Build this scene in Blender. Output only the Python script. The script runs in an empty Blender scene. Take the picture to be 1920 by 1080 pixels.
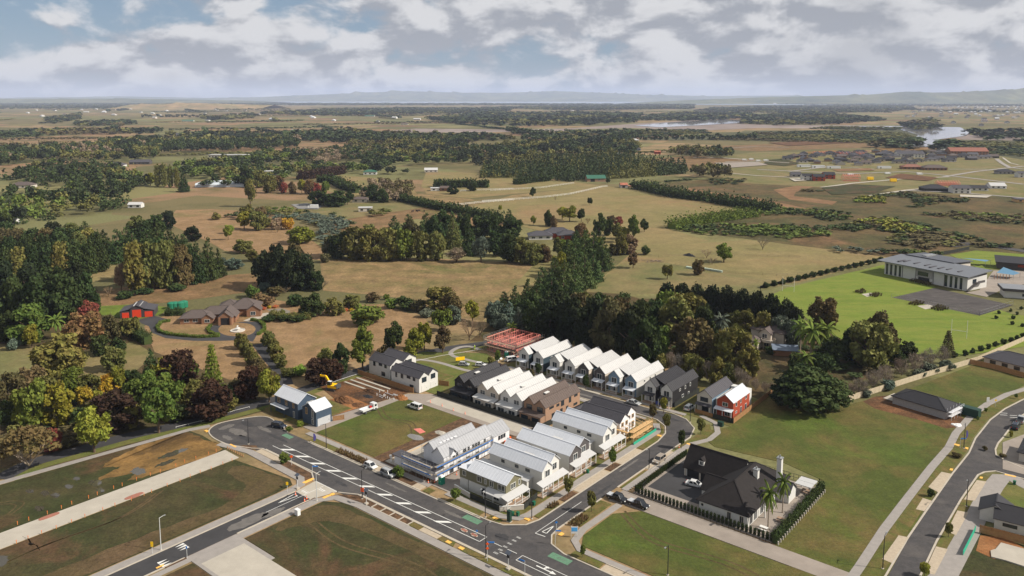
import bpy, math, random
import numpy as np
from mathutils import Vector
random.seed(7); rng = np.random.default_rng(7)
R = math.radians
scene = bpy.context.scene
COL = scene.collection

# ---------------------------------------------------------------- camera
F_PX, C_Y, PITCH, CAM_H = 1500.0, 370.0, R(7.05), 96.0
cam_d = bpy.data.cameras.new('camera'); cam = bpy.data.objects.new('camera', cam_d); COL.objects.link(cam)
cam.location = (0, 0, CAM_H); cam.rotation_euler = (R(90) - PITCH, 0, 0)
cam_d.sensor_fit = 'HORIZONTAL'; cam_d.sensor_width = 36.0; cam_d.lens = 36.0 * F_PX / 1920.0
cam_d.shift_y = -(540.0 - C_Y) / 1920.0
cam_d.clip_start = 1.0; cam_d.clip_end = 200000.0
scene.camera = cam

# ---------------------------------------------------------------- sun, sky, exposure
SUN_ELEV, SUN_AZ = 39.0, -12.5          # azimuth measured from +X, counter-clockwise
sx, sy, sz = math.cos(R(SUN_AZ)) * math.cos(R(SUN_ELEV)), math.sin(R(SUN_AZ)) * math.cos(R(SUN_ELEV)), math.sin(R(SUN_ELEV))
sun_d = bpy.data.lights.new('sun', 'SUN'); sun = bpy.data.objects.new('sun', sun_d); COL.objects.link(sun)
sun_d.energy = 5.0; sun_d.angle = R(0.55); sun_d.color = (1.0, 0.93, 0.83)
sun.rotation_euler = Vector((sx, sy, sz)).to_track_quat('Z', 'Y').to_euler()
sun.location = (0, 0, 300)

world = bpy.data.worlds.new('World'); scene.world = world; world.use_nodes = True
def build_world():
    nt = world.node_tree; N = nt.nodes; L = nt.links; N.clear()
    out = N.new('ShaderNodeOutputWorld'); bg = N.new('ShaderNodeBackground'); bg.inputs[1].default_value = 0.052
    L.new(bg.outputs[0], out.inputs[0])
    sky = N.new('ShaderNodeTexSky'); sky.sky_type = 'NISHITA'; sky.sun_disc = False
    sky.sun_elevation = R(SUN_ELEV); sky.sun_rotation = math.atan2(sx, sy); sky.altitude = 50
    sky.air_density = 1.0; sky.dust_density = 0.3; sky.ozone_density = 3.0
    tc = N.new('ShaderNodeTexCoord')
    mp = N.new('ShaderNodeMapping'); mp.inputs['Scale'].default_value = (1, 1, 1.9); L.new(tc.outputs['Generated'], mp.inputs[0])
    def noise(vec, scale, detail, rough, dist=0.0):
        n = N.new('ShaderNodeTexNoise'); n.inputs['Scale'].default_value = scale; n.inputs['Detail'].default_value = detail
        n.inputs['Roughness'].default_value = rough; n.inputs['Distortion'].default_value = dist
        L.new(vec, n.inputs['Vector']); return n.outputs['Fac']
    def math_(op, a, b, clamp=False):
        m = N.new('ShaderNodeMath'); m.operation = op; m.use_clamp = clamp
        for i, v in enumerate((a, b)):
            if isinstance(v, (int, float)): m.inputs[i].default_value = v
            else: L.new(v, m.inputs[i])
        return m.outputs[0]
    def maprange(v, a, b, c=0.0, d=1.0):
        m = N.new('ShaderNodeMapRange'); m.interpolation_type = 'SMOOTHSTEP'
        m.inputs[1].default_value = a; m.inputs[2].default_value = b; m.inputs[3].default_value = c; m.inputs[4].default_value = d
        L.new(v, m.inputs[0]); return m.outputs[0]
    def mixc(f, a, b):
        m = N.new('ShaderNodeMix'); m.data_type = 'RGBA'
        if isinstance(f, (int, float)): m.inputs[0].default_value = f
        else: L.new(f, m.inputs[0])
        for k, v in ((6, a), (7, b)):
            if isinstance(v, tuple): m.inputs[k].default_value = v + (1,)
            else: L.new(v, m.inputs[k])
        return m.outputs[2]
    off = N.new('ShaderNodeVectorMath'); off.operation = 'ADD'; off.inputs[1].default_value = (3.7, 1.3, 0.4)
    L.new(mp.outputs[0], off.inputs[0]); v0 = off.outputs[0]
    off2 = N.new('ShaderNodeVectorMath'); off2.operation = 'ADD'; off2.inputs[1].default_value = (0.016, -0.003, 0.035)
    L.new(v0, off2.inputs[0]); v1 = off2.outputs[0]
    big = noise(v0, 4.2, 2.0, 0.5)
    det = noise(v0, 12.0, 10.0, 0.55, 0.2); det_up = noise(v1, 12.0, 6.0, 0.52, 0.2)
    cov = math_('ADD', math_('MULTIPLY', big, 0.55), math_('MULTIPLY', det, 0.55))
    mask = maprange(cov, 0.415, 0.51)
    lit = maprange(math_('SUBTRACT', det, det_up), -0.09, 0.11)      # sunlit tops and grey bases are painted into the cloud colour
    cloud = mixc(lit, (5.2, 5.5, 6.1), (10.6, 10.6, 10.7))
    thick = maprange(cov, 0.60, 0.76)
    cloud = mixc(math_('MULTIPLY', thick, 0.55), cloud, (5.3, 5.5, 5.9))
    col = mixc(mask, mixc(0.65, sky.outputs[0], (3.3, 5.0, 7.0)), cloud)
    L.new(col, bg.inputs[0])
build_world()
vs = scene.view_settings
vs.view_transform = 'Standard'; vs.look = 'None'; vs.gamma = 1.0; vs.exposure = 0.38; vs.use_curve_mapping = False
scene.cycles.volume_bounces = 1; scene.cycles.max_bounces = 6; scene.cycles.diffuse_bounces = 3
scene.cycles.transparent_max_bounces = 8; scene.cycles.use_denoising = True

# ---------------------------------------------------------------- placing: a photo point on level ground -> metres; town grid (along street, across)
_s, _c = math.sin(PITCH), math.cos(PITCH)
def P(x, y, z=0.0):
    u = (x - 960) / F_PX; v = (C_Y - y) / F_PX; t = (CAM_H - z) / (_s - v * _c)
    return (u * t, (_c + v * _s) * t)
TA = R(-39.5); _ca, _sa = math.cos(TA), math.sin(TA); T0 = P(985, 1015)
def T(s, t): return (T0[0] + s * _ca - t * _sa, T0[1] + s * _sa + t * _ca)
def PX(pts): return [P(x, y) for x, y in pts]
def ST(pts): return [T(s, t) for s, t in pts]
def mpp(y): return CAM_H / (y - 184.5)          # metres per photo pixel, across, at a ground row
ROT_A, ROT_C = TA, TA + R(90)

# ---------------------------------------------------------------- materials
MATS = {}
def _nodes(name):
    m = bpy.data.materials.new(name); m.use_nodes = True
    nt = m.node_tree; nt.nodes.clear()
    o = nt.nodes.new('ShaderNodeOutputMaterial'); b = nt.nodes.new('ShaderNodeBsdfPrincipled'); nt.links.new(b.outputs[0], o.inputs[0])
    return m, nt, b
def mat(name, rgb, rough=0.7, var=0.12, scale=2.0, metal=0.0, spec=0.3, bump=0.0, fine=14.0):
    if name in MATS: return MATS[name]
    if min(rgb) > 0.33: rgb = tuple(c * 0.8 for c in rgb)
    m, nt, b = _nodes(name); N, L = nt.nodes, nt.links
    b.inputs['Roughness'].default_value = rough; b.inputs['Metallic'].default_value = metal
    b.inputs['Specular IOR Level'].default_value = spec
    g = N.new('ShaderNodeNewGeometry')
    n = N.new('ShaderNodeTexNoise'); n.inputs['Scale'].default_value = scale; n.inputs['Detail'].default_value = 5; n.inputs['Roughness'].default_value = 0.65
    L.new(g.outputs['Position'], n.inputs['Vector'])
    r = N.new('ShaderNodeMapRange'); r.inputs[1].default_value = 0.3; r.inputs[2].default_value = 0.7
    r.inputs[3].default_value = 1 - var; r.inputs[4].default_value = 1 + var; L.new(n.outputs['Fac'], r.inputs[0])
    h = N.new('ShaderNodeHueSaturation'); h.inputs['Color'].default_value = tuple(rgb) + (1,); L.new(r.outputs[0], h.inputs['Value'])
    L.new(h.outputs[0], b.inputs['Base Color'])
    if bump:
        n2 = N.new('ShaderNodeTexNoise'); n2.inputs['Scale'].default_value = fine; n2.inputs['Detail'].default_value = 3; L.new(g.outputs['Position'], n2.inputs['Vector'])
        bp = N.new('ShaderNodeBump'); bp.inputs['Strength'].default_value = bump; bp.inputs['Distance'].default_value = 0.05
        L.new(n2.outputs['Fac'], bp.inputs['Height']); L.new(bp.outputs[0], b.inputs['Normal'])
    MATS[name] = m; return m
def gmat(name, A, B, C=None, scale=0.05, lo=0.4, hi=0.6, cscale=0.02, clo=0.56, chi=0.68, fine=0.9, fvar=0.22, rough=0.95, streak=None, bd=0.25):
    """ground cover: colour A broken by patches of B and C, with fine mottling and tussock relief"""
    if name in MATS: return MATS[name]
    A, B, C = [tuple(c * 0.85 for c in q) if q else None for q in (A, B, C)]
    m, nt, b = _nodes(name); N, L = nt.nodes, nt.links
    b.inputs['Roughness'].default_value = rough; b.inputs['Specular IOR Level'].default_value = 0.15
    g = N.new('ShaderNodeNewGeometry'); vec = g.outputs['Position']
    if streak:
        mpn = N.new('ShaderNodeMapping'); mpn.inputs['Rotation'].default_value = (0, 0, streak[0]); mpn.inputs['Scale'].default_value = (1, streak[1], 1)
        L.new(vec, mpn.inputs[0]); vec2 = mpn.outputs[0]
    else: vec2 = vec
    def noise(v, s, d=6, r=0.6, dist=0.0):
        n = N.new('ShaderNodeTexNoise'); n.inputs['Scale'].default_value = s; n.inputs['Detail'].default_value = d; n.inputs['Roughness'].default_value = r
        n.inputs['Distortion'].default_value = dist; L.new(v, n.inputs['Vector']); return n.outputs['Fac']
    def mr(v, a, bb, c=0, d=1):
        q = N.new('ShaderNodeMapRange'); q.inputs[1].default_value = a; q.inputs[2].default_value = bb; q.inputs[3].default_value = c; q.inputs[4].default_value = d
        L.new(v, q.inputs[0]); return q.outputs[0]
    def mix(f, a, bb):
        q = N.new('ShaderNodeMix'); q.data_type = 'RGBA'; L.new(f, q.inputs[0])
        for k, v in ((6, a), (7, bb)):
            if isinstance(v, tuple): q.inputs[k].default_value = v + (1,)
            else: L.new(v, q.inputs[k])
        return q.outputs[2]
    col = mix(mr(noise(vec2, scale, 8, 0.62, 0.4), lo, hi), tuple(A), tuple(B))
    if C: col = mix(mr(noise(vec2, cscale, 7, 0.6, 0.6), clo, chi), col, tuple(C))
    f1 = noise(vec, fine, 7, 0.78)
    f2 = noise(vec, fine * 0.16, 5, 0.7); h2 = N.new('ShaderNodeHueSaturation'); L.new(col, h2.inputs['Color']); L.new(mr(f2, 0.32, 0.68, 1 - fvar, 1 + fvar), h2.inputs['Value']); col = h2.outputs[0]
    h = N.new('ShaderNodeHueSaturation'); L.new(col, h.inputs['Color']); L.new(mr(f1, 0.32, 0.68, 1 - fvar * 1.5, 1 + fvar * 1.5), h.inputs['Value'])
    L.new(h.outputs[0], b.inputs['Base Color'])
    bp = N.new('ShaderNodeBump'); bp.inputs['Strength'].default_value = 0.6; bp.inputs['Distance'].default_value = bd
    L.new(f1, bp.inputs['Height']); L.new(bp.outputs[0], b.inputs['Normal'])
    MATS[name] = m; return m
def leafmat(name='leaf', trans=0.16, var=0.22):
    if name in MATS: return MATS[name]
    m, nt, b = _nodes(name); N, L = nt.nodes, nt.links
    oi = N.new('ShaderNodeObjectInfo'); g = N.new('ShaderNodeNewGeometry')
    a = N.new('ShaderNodeMapRange'); a.inputs[3].default_value = 1 - var; a.inputs[4].default_value = 1 + var
    L.new(g.outputs['Random Per Island'], a.inputs[0])
    hu = N.new('ShaderNodeMapRange'); hu.inputs[3].default_value = 0.485; hu.inputs[4].default_value = 0.515
    n = N.new('ShaderNodeTexNoise'); n.inputs['Scale'].default_value = 0.35; L.new(g.outputs['Position'], n.inputs['Vector'])
    L.new(n.outputs['Fac'], hu.inputs[0]); hu.inputs[1].default_value = 0.35; hu.inputs[2].default_value = 0.65
    h = N.new('ShaderNodeHueSaturation'); L.new(oi.outputs['Color'], h.inputs['Color']); L.new(a.outputs[0], h.inputs['Value']); L.new(hu.outputs[0], h.inputs['Hue'])
    L.new(h.outputs[0], b.inputs['Base Color']); b.inputs['Roughness'].default_value = 0.8; b.inputs['Specular IOR Level'].default_value = 0.1
    tr = N.new('ShaderNodeBsdfTranslucent'); L.new(h.outputs[0], tr.inputs[0])
    mx = N.new('ShaderNodeMixShader'); mx.inputs[0].default_value = trans
    L.new(b.outputs[0], mx.inputs[1]); L.new(tr.outputs[0], mx.inputs[2])
    out = [x for x in N if x.type == 'OUTPUT_MATERIAL'][0]; L.new(mx.outputs[0], out.inputs[0])
    MATS[name] = m; return m
def attrleaf(name='leaf_mass'):
    """leaves of a wood seen from afar: each tree's own leaf colour is stored on its faces"""
    if name in MATS: return MATS[name]
    m, nt, b = _nodes(name); N, L = nt.nodes, nt.links
    at = N.new('ShaderNodeAttribute'); at.attribute_name = 'leaf_colour'
    g = N.new('ShaderNodeNewGeometry'); a = N.new('ShaderNodeMapRange'); a.inputs[3].default_value = 0.86; a.inputs[4].default_value = 1.14
    L.new(g.outputs['Random Per Island'], a.inputs[0])
    h = N.new('ShaderNodeHueSaturation'); L.new(at.outputs['Color'], h.inputs['Color']); L.new(a.outputs[0], h.inputs['Value'])
    L.new(h.outputs[0], b.inputs['Base Color']); b.inputs['Roughness'].default_value = 0.7; b.inputs['Specular IOR Level'].default_value = 0.15
    MATS[name] = m; return m

# ---------------------------------------------------------------- mesh helpers
class MB:
    def __init__(self): self.v = []; self.f = []; self.m = []; self.mi = 0
    def mat(self, i): self.mi = i; return self
    def face(self, pts):
        n = len(self.v); self.v += [tuple(p) for p in pts]; self.f.append(list(range(n, n + len(pts)))); self.m.append(self.mi); return self
    def hexa(self, p):                       # 4 bottom + 4 top corners
        n = len(self.v); self.v += [tuple(q) for q in p]
        for a in ((3, 2, 1, 0), (4, 5, 6, 7), (0, 1, 5, 4), (1, 2, 6, 5), (2, 3, 7, 6), (3, 0, 4, 7)):
            self.f.append([n + i for i in a]); self.m.append(self.mi)
        return self
    def box(self, x0, x1, y0, y1, z0, z1):
        return self.hexa([(x0, y0, z0), (x1, y0, z0), (x1, y1, z0), (x0, y1, z0), (x0, y0, z1), (x1, y0, z1), (x1, y1, z1), (x0, y1, z1)])
    def prism(self, pts, z0, z1):
        if sum(pts[i][0] * pts[(i + 1) % len(pts)][1] - pts[(i + 1) % len(pts)][0] * pts[i][1] for i in range(len(pts))) < 0: pts = pts[::-1]
        n = len(self.v); k = len(pts)
        self.v += [(x, y, z0) for x, y in pts] + [(x, y, z1) for x, y in pts]
        self.f.append(list(range(n + k - 1, n - 1, -1))); self.f.append(list(range(n + k, n + 2 * k))); self.m += [self.mi] * 2
        for i in range(k):
            j = (i + 1) % k; self.f.append([n + i, n + j, n + k + j, n + k + i]); self.m.append(self.mi)
        return self
    def bar(self, p, q, w, h=None):          # square bar between two points
        h = h or w; p, q = Vector(p), Vector(q); d = q - p
        if d.length < 1e-6: return self
        d.normalize(); up = Vector((0, 0, 1)) if abs(d.z) < 0.95 else Vector((0, 1, 0))
        a = d.cross(up).normalized() * (w / 2); b = a.cross(d).normalized() * (h / 2)
        return self.hexa([p - a - b, p + a - b, q + a - b, q - a - b, p - a + b, p + a + b, q + a + b, q - a + b])
    def tube(self, p, q, r0, r1=None, n=6, cap=True):
        r1 = r0 if r1 is None else r1; p, q = Vector(p), Vector(q); d = q - p
        if d.length < 1e-6: return self
        d.normalize(); up = Vector((0, 0, 1)) if abs(d.z) < 0.95 else Vector((0, 1, 0))
        a = d.cross(up).normalized(); b = a.cross(d).normalized(); k = len(self.v)
        for c, r in ((p, r0), (q, r1)):
            for i in range(n):
                t = 2 * math.pi * i / n; self.v.append(tuple(c + a * (r * math.cos(t)) + b * (r * math.sin(t))))
        for i in range(n):
            j = (i + 1) % n; self.f.append([k + i, k + n + i, k + n + j, k + j]); self.m.append(self.mi)
        if cap: self.f.append([k + i for i in range(n)]); self.f.append([k + 2 * n - 1 - i for i in range(n)]); self.m += [self.mi] * 2
        return self
    def lathe(self, prof, n=12, cx=0, cy=0):
        k = len(self.v)
        for r, z in prof:
            for i in range(n):
                t = 2 * math.pi * i / n; self.v.append((cx + r * math.cos(t), cy + r * math.sin(t), z))
        for a in range(len(prof) - 1):
            for i in range(n):
                j = (i + 1) % n; self.f.append([k + a * n + i, k + a * n + j, k + (a + 1) * n + j, k + (a + 1) * n + i]); self.m.append(self.mi)
        self.f.append([k + n - 1 - i for i in range(n)]); self.m.append(self.mi)
        self.f.append([k + (len(prof) - 1) * n + i for i in range(n)]); self.m.append(self.mi)
        return self
    def mesh(self, name, mats):
        me = bpy.data.meshes.new(name); me.from_pydata(self.v, [], self.f)
        for x in (mats if isinstance(mats, (list, tuple)) else [mats]): me.materials.append(x)
        if any(self.m): me.polygons.foreach_set('material_index', self.m)
        me.update(); return me
    def build(self, name, mats, parent=None, loc=None, rz=0.0):
        return link(name, self.mesh(name, mats), parent, loc, rz)
def link(name, me, parent=None, loc=None, rz=0.0):
    o = bpy.data.objects.new(name, me); COL.objects.link(o)
    if parent: o.parent = parent
    if loc is not None: o.location = loc if len(loc) == 3 else (loc[0], loc[1], 0)
    if rz: o.rotation_euler = (0, 0, rz)
    return o
LABELS = {}
def tag(o, label, cat, group=None, kind=None):
    if label in LABELS and not group: print('DUP LABEL', label)
    LABELS[label] = 1
    o['label'] = label; o['category'] = cat
    if group: o['group'] = group
    if kind: o['kind'] = kind
    return o
def thing(name, label, cat, loc=(0, 0), rz=0.0, group=None):
    return tag(link(name, None, None, loc, rz), label, cat, group)
ZI = [0]
def sheet(name, pts, m, z=None, kind='structure', label=None, cat=None):
    """a flat ground sheet; each one lies a little above the one before"""
    if z is None: ZI[0] += 1; z = 0.02 + 0.004 * ZI[0]
    b = MB(); 
    if sum(pts[i][0] * pts[(i + 1) % len(pts)][1] - pts[(i + 1) % len(pts)][0] * pts[i][1] for i in range(len(pts))) < 0: pts = pts[::-1]
    b.face([(x, y, z) for x, y in pts]); o = b.build(name, m)
    if kind: o['kind'] = kind
    if label: o['label'] = label
    return o
def slab(name, pts, m, z1, z0=0.0, kind='structure'):
    o = MB().prism(pts, z0, z1).build(name, m); o['kind'] = kind; return o
def offset_line(pts, d):
    out = []
    for i, p in enumerate(pts):
        a = pts[max(i - 1, 0)]; b = pts[min(i + 1, len(pts) - 1)]
        dx, dy = b[0] - a[0], b[1] - a[1]; l = math.hypot(dx, dy) or 1
        out.append((p[0] - dy / l * d, p[1] + dx / l * d))
    return out
def smooth(pts, n=4, closed=False):
    out = []; k = len(pts)
    for i in range(k if closed else k - 1):
        p0, p1, p2, p3 = (pts[(i - 1) % k] if closed or i > 0 else pts[0]), pts[i], pts[(i + 1) % k], (pts[(i + 2) % k] if closed or i + 2 < k else pts[-1])
        for j in range(n):
            t = j / n
            out.append(tuple(0.5 * ((2 * p1[a]) + (-p0[a] + p2[a]) * t + (2 * p0[a] - 5 * p1[a] + 4 * p2[a] - p3[a]) * t * t + (-p0[a] + 3 * p1[a] - 3 * p2[a] + p3[a]) * t ** 3) for a in (0, 1)))
    if not closed: out.append(tuple(pts[-1]))
    return out
def ribbon(name, pts, w, m, z, z0=None, kind='structure'):
    """a strip of constant width along a line; with z0 a solid kerb or path slab"""
    A, B = offset_line(pts, w / 2), offset_line(pts, -w / 2); b = MB()
    for i in range(len(pts) - 1):
        if z0 is None: b.face([(*B[i], z), (*B[i + 1], z), (*A[i + 1], z), (*A[i], z)])
        else: b.hexa([(*B[i], z0), (*B[i + 1], z0), (*A[i + 1], z0), (*A[i], z0), (*B[i], z), (*B[i + 1], z), (*A[i + 1], z), (*A[i], z)])
    o = b.build(name, m); o['kind'] = kind; return o
# ================================================================ the setting: ground, fields, water, hills
def S(r, g, b):
    f = lambda v: (v / 255 / 12.92) if v <= 10 else ((v / 255 + 0.055) / 1.055) ** 2.4
    return (f(r), f(g), f(b))
def ground_mat():
    m, nt, b = _nodes('ground_farmland'); N, L = nt.nodes, nt.links
    b.inputs['Roughness'].default_value = 0.95; b.inputs['Specular IOR Level'].default_value = 0.1
    g = N.new('ShaderNodeNewGeometry')
    mp = N.new('ShaderNodeMapping'); mp.inputs['Rotation'].default_value = (0, 0, R(22)); L.new(g.outputs['Position'], mp.inputs[0])
    vo = N.new('ShaderNodeTexVoronoi'); vo.inputs['Scale'].default_value = 0.0042; vo.distance = 'CHEBYCHEV'; L.new(mp.outputs[0], vo.inputs['Vector'])
    sp = N.new('ShaderNodeSeparateColor'); L.new(vo.outputs['Color'], sp.inputs[0])
    rp = N.new('ShaderNodeValToRGB'); rp.color_ramp.interpolation = 'CONSTANT'; e = rp.color_ramp.elements
    cols = [(0, S(106, 96, 66)), (0.18, S(138, 116, 86)), (0.36, S(108, 106, 70)), (0.52, S(94, 90, 60)), (0.66, S(132, 106, 80)), (0.8, S(118, 112, 74)), (0.92, S(112, 88, 68))]
    e[0].position, e[0].color = cols[0][0], cols[0][1] + (1,); e[1].position, e[1].color = cols[1][0], cols[1][1] + (1,)
    for p, c in cols[2:]:
        q = e.new(p); q.color = c + (1,)
    L.new(sp.outputs[0], rp.inputs[0])
    def noise(s, d=6):
        n = N.new('ShaderNodeTexNoise'); n.inputs['Scale'].default_value = s; n.inputs['Detail'].default_value = d; n.inputs['Roughness'].default_value = 0.65
        L.new(g.outputs['Position'], n.inputs['Vector']); return n.outputs['Fac']
    n1 = noise(0.012, 8); mr = N.new('ShaderNodeMapRange'); mr.inputs[1].default_value = 0.47; mr.inputs[2].default_value = 0.62; L.new(n1, mr.inputs[0])
    mx = N.new('ShaderNodeMix'); mx.data_type = 'RGBA'; L.new(mr.outputs[0], mx.inputs[0]); L.new(rp.outputs[0], mx.inputs[6]); mx.inputs[7].default_value = S(88, 84, 54) + (1,)
    n2 = noise(0.6); m2 = N.new('ShaderNodeMapRange'); m2.inputs[1].default_value = 0.3; m2.inputs[2].default_value = 0.7; m2.inputs[3].default_value = 0.75; m2.inputs[4].default_value = 1.25; L.new(n2, m2.inputs[0])
    h = N.new('ShaderNodeHueSaturation'); L.new(mx.outputs[2], h.inputs['Color']); L.new(m2.outputs[0], h.inputs['Value']); L.new(h.outputs[0], b.inputs['Base Color'])
    return m
gb = MB()
gb.face([(-60000, -3000, 0), (60000, -3000, 0), (60000, 60000, 0), (-60000, 60000, 0)])
gnd = gb.build('ground', ground_mat()); gnd['kind'] = 'structure'

M_dry = gmat('dry_lawn', S(146, 118, 86), S(132, 106, 74), S(118, 106, 68), 0.07, fine=1.1)
M_hay = gmat('hay_grass', S(138, 114, 80), S(116, 102, 66), S(100, 96, 56), 0.06, cscale=0.03, fine=0.7, fvar=0.3)
M_hay2 = gmat('brown_hay', S(130, 102, 72), S(110, 90, 60), S(104, 94, 56), 0.05, fine=0.8, fvar=0.3)
M_past = gmat('pasture', S(134, 119, 80), S(122, 113, 72), S(138, 114, 80), 0.018, cscale=0.012, clo=0.5, chi=0.66, fine=0.5, fvar=0.16)
M_pastg = gmat('green_pasture', S(108, 106, 66), S(126, 112, 76), S(100, 100, 54), 0.03, fine=0.6, fvar=0.16)
M_sport = gmat('sports_turf', S(106, 122, 46), S(118, 126, 54), S(98, 116, 42), 0.05, cscale=0.03, fine=0.8, fvar=0.08, streak=(R(-24), 3.5))
M_lot = gmat('lot_grass', S(76, 84, 38), S(106, 92, 54), S(80, 94, 38), 0.045, lo=0.42, hi=0.64, cscale=0.035, clo=0.53, chi=0.66, fine=1.4, fvar=0.18)
M_lotd = gmat('shade_toned_lot', S(72, 66, 42), S(58, 62, 34), S(88, 68, 48), 0.055, lo=0.38, hi=0.58, cscale=0.04, clo=0.52, chi=0.62, fine=1.5, fvar=0.25)  # dark olive and brown lot, foreground cloud shade put into the tone
M_lotb = gmat('bare_lot', S(140, 108, 64), S(112, 88, 52), S(82, 64, 40), 0.09, cscale=0.06, fine=1.2, fvar=0.2)
M_lawn = gmat('mown_lawn', S(92, 102, 48), S(108, 104, 58), S(84, 94, 42), 0.12, fine=2.0, fvar=0.15)
M_berm = gmat('berm_grass', S(90, 94, 46), S(110, 96, 58), S(82, 88, 38), 0.3, fine=2.5, fvar=0.18)
M_bright = gmat('lush_grass', S(104, 120, 44), S(92, 104, 44), None, 0.1, fine=1.0, fvar=0.15)
M_soil = gmat('turned_soil', S(86, 64, 46), S(112, 78, 52), S(70, 54, 42), 0.12, cscale=0.08, fine=1.3, fvar=0.35)
M_orange = gmat('orange_clay', S(138, 92, 56), S(152, 106, 68), S(112, 78, 52), 0.15, fine=1.5, fvar=0.2)
M_bark = gmat('bark_mulch', S(84, 66, 50), S(108, 82, 60), None, 0.6, fine=4.0, fvar=0.35)
M_wornlot = gmat('worn_lot', S(90, 76, 52), S(80, 70, 44), S(98, 80, 58), 0.2, fine=1.5, fvar=0.25)
M_dirt = gmat('brown_dirt', S(122, 92, 66), S(134, 104, 74), None, 0.05, fine=.3, fvar=0.2)
M_scrub = gmat('scrub_ground', S(96, 80, 52), S(74, 72, 42), S(112, 86, 60), 0.02, cscale=0.015, fine=0.35, fvar=0.3)
M_mang = gmat('mangrove_flat', S(86, 84, 58), S(74, 76, 50), None, 0.02, fine=0.2, fvar=0.3)
M_mud = gmat('tidal_mud', S(128, 110, 98), S(146, 130, 120), S(112, 96, 84), 0.008, cscale=0.006, fine=0.05, fvar=0.1, rough=0.5)
M_woodfl = gmat('leaf_litter', S(88, 72, 48), S(70, 66, 40), S(104, 84, 56), 0.1, fine=1.2, fvar=0.3)
M_path = mat('footpath_concrete', S(140, 134, 128), 0.85, 0.10, 0.7, bump=0.2)
M_conc = mat('new_concrete', S(182, 174, 160), 0.85, 0.10, 0.25, bump=0.2)
M_conc2 = mat('driveway_concrete', S(138, 128, 118), 0.85, 0.14, 0.2, bump=0.2)
M_kerb = mat('kerb_concrete', S(186, 176, 160), 0.85, 0.12, 0.8)
M_gravel = mat('gravel_parking', S(166, 152, 132), 0.9, 0.14, 1.5, bump=0.3)
M_asph = gmat('asphalt', S(82, 79, 78), S(74, 72, 72), S(92, 88, 85), 0.35, cscale=0.12, clo=.5, chi=.7, fine=2.2, fvar=0.12, bd=0.01)
M_patch = mat('road_repair', S(56, 55, 56), 0.9, 0.2, 0.8); M_worn = mat('worn_seal', S(98, 94, 90), 0.9, 0.2, 0.6)
M_asph2 = mat('new_asphalt', S(58, 57, 58), 0.9, 0.2, 0.2, bump=0.2)
M_paint = mat('road_paint', S(225, 224, 218), 0.7, 0.10, 3.0)
M_green = mat('green_cycle_paint', S(88, 122, 98), 0.8, 0.2, 2.0)
M_tact = mat('tactile_yellow', S(226, 172, 84), 0.8, 0.1, 3.0)
M_redc = mat('red_concrete', S(146, 98, 82), 0.85, 0.12, 1.0)

# --- fields (each one its own sheet)
def field(name, pts, m): return sheet(name, PX(pts), m)
field('wood_floor', [(880, 640), (980, 560), (1060, 520), (1200, 560), (1420, 560), (1500, 600), (1600, 640), (1700, 680), (1600, 720), (1450, 760), (1300, 700), (1050, 640)], M_woodfl)
field('wood_floor', [(0, 560), (180, 540), (230, 600), (300, 640), (420, 700), (520, 720), (500, 770), (380, 800), (200, 850), (0, 900)], M_woodfl)
field('estate_lawn', [(270, 612), (330, 580), (430, 600), (500, 560), (600, 575), (720, 570), (800, 600), (792, 640), (690, 672), (560, 700), (500, 712), (430, 712), (290, 660)], M_dry)
field('estate_lawn', [(0, 645), (60, 650), (180, 660), (250, 640), (290, 665), (250, 700), (180, 720), (60, 740), (0, 745)], M_pastg)
field('hay_field', [(600, 488), (800, 484), (1002, 494), (905, 602), (840, 590), (760, 560), (690, 552), (606, 545)], M_hay)
field('track', [(1003, 494), (1034, 494), (1030, 512), (958, 576), (925, 612), (907, 602)], M_past)
field('rough_field', [(176, 548), (300, 526), (480, 512), (486, 545), (330, 566), (180, 578)], M_hay2)
field('lush_grass', [(182, 590), (190, 574), (262, 570), (320, 577), (300, 590), (250, 600)], M_bright)
field('field_strip', [(168, 498), (215, 490), (222, 520), (168, 530)], M_past)
field('dry_paddock', [(312, 418), (330, 394), (400, 392), (520, 400), (610, 470), (600, 488), (480, 480), (420, 470), (396, 456)], M_dry)
field('dry_paddock', [(600, 445), (628, 412), (700, 396), (790, 388), (900, 402), (985, 425), (870, 424), (780, 410), (700, 436)], M_hay2)
field('pasture', [(560, 380), (660, 372), (770, 375), (800, 388), (640, 412), (600, 402)], M_pastg)
field('pasture', [(575, 345), (640, 328), (760, 340), (790, 372), (700, 376), (620, 360)], M_past)
field('pasture', [(790, 348), (800, 320), (905, 325), (1080, 342), (1130, 348), (960, 364), (880, 372), (800, 364)], M_past)
field('dry_paddock', [(770, 362), (880, 373), (960, 390), (905, 398), (830, 390)], M_hay)
field('big_pasture', [(870, 393), (960, 366), (1130, 348), (1260, 366), (1425, 398), (1290, 412), (1250, 428), (1330, 452), (1190, 470), (1040, 440), (960, 420)], M_past)
field('long_pasture', [(1096, 548), (1180, 478), (1250, 460), (1400, 450), (1600, 472), (1672, 484), (1500, 530), (1380, 540), (1180, 545)], M_past)
field('green_paddock', [(1100, 548), (1165, 494), (1240, 492), (1480, 530), (1440, 545), (1180, 552)], M_pastg)
field('scrubland', [(1250, 428), (1430, 398), (1180, 350), (1340, 335), (1920, 372), (1920, 478), (1780, 478), (1660, 482), (1400, 448)], M_scrub)
field('development_site', [(1330, 340), (1280, 300), (1420, 285), (1920, 285), (1920, 372)], M_pastg)
field('earthworks', [(1180, 300), (1300, 292), (1420, 300), (1330, 318), (1200, 312)], M_hay2)
field('earthworks', [(1450, 356), (1495, 348), (1526, 350), (1492, 360), (1488, 368), (1570, 378), (1560, 384), (1480, 374)], M_dirt)
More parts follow.
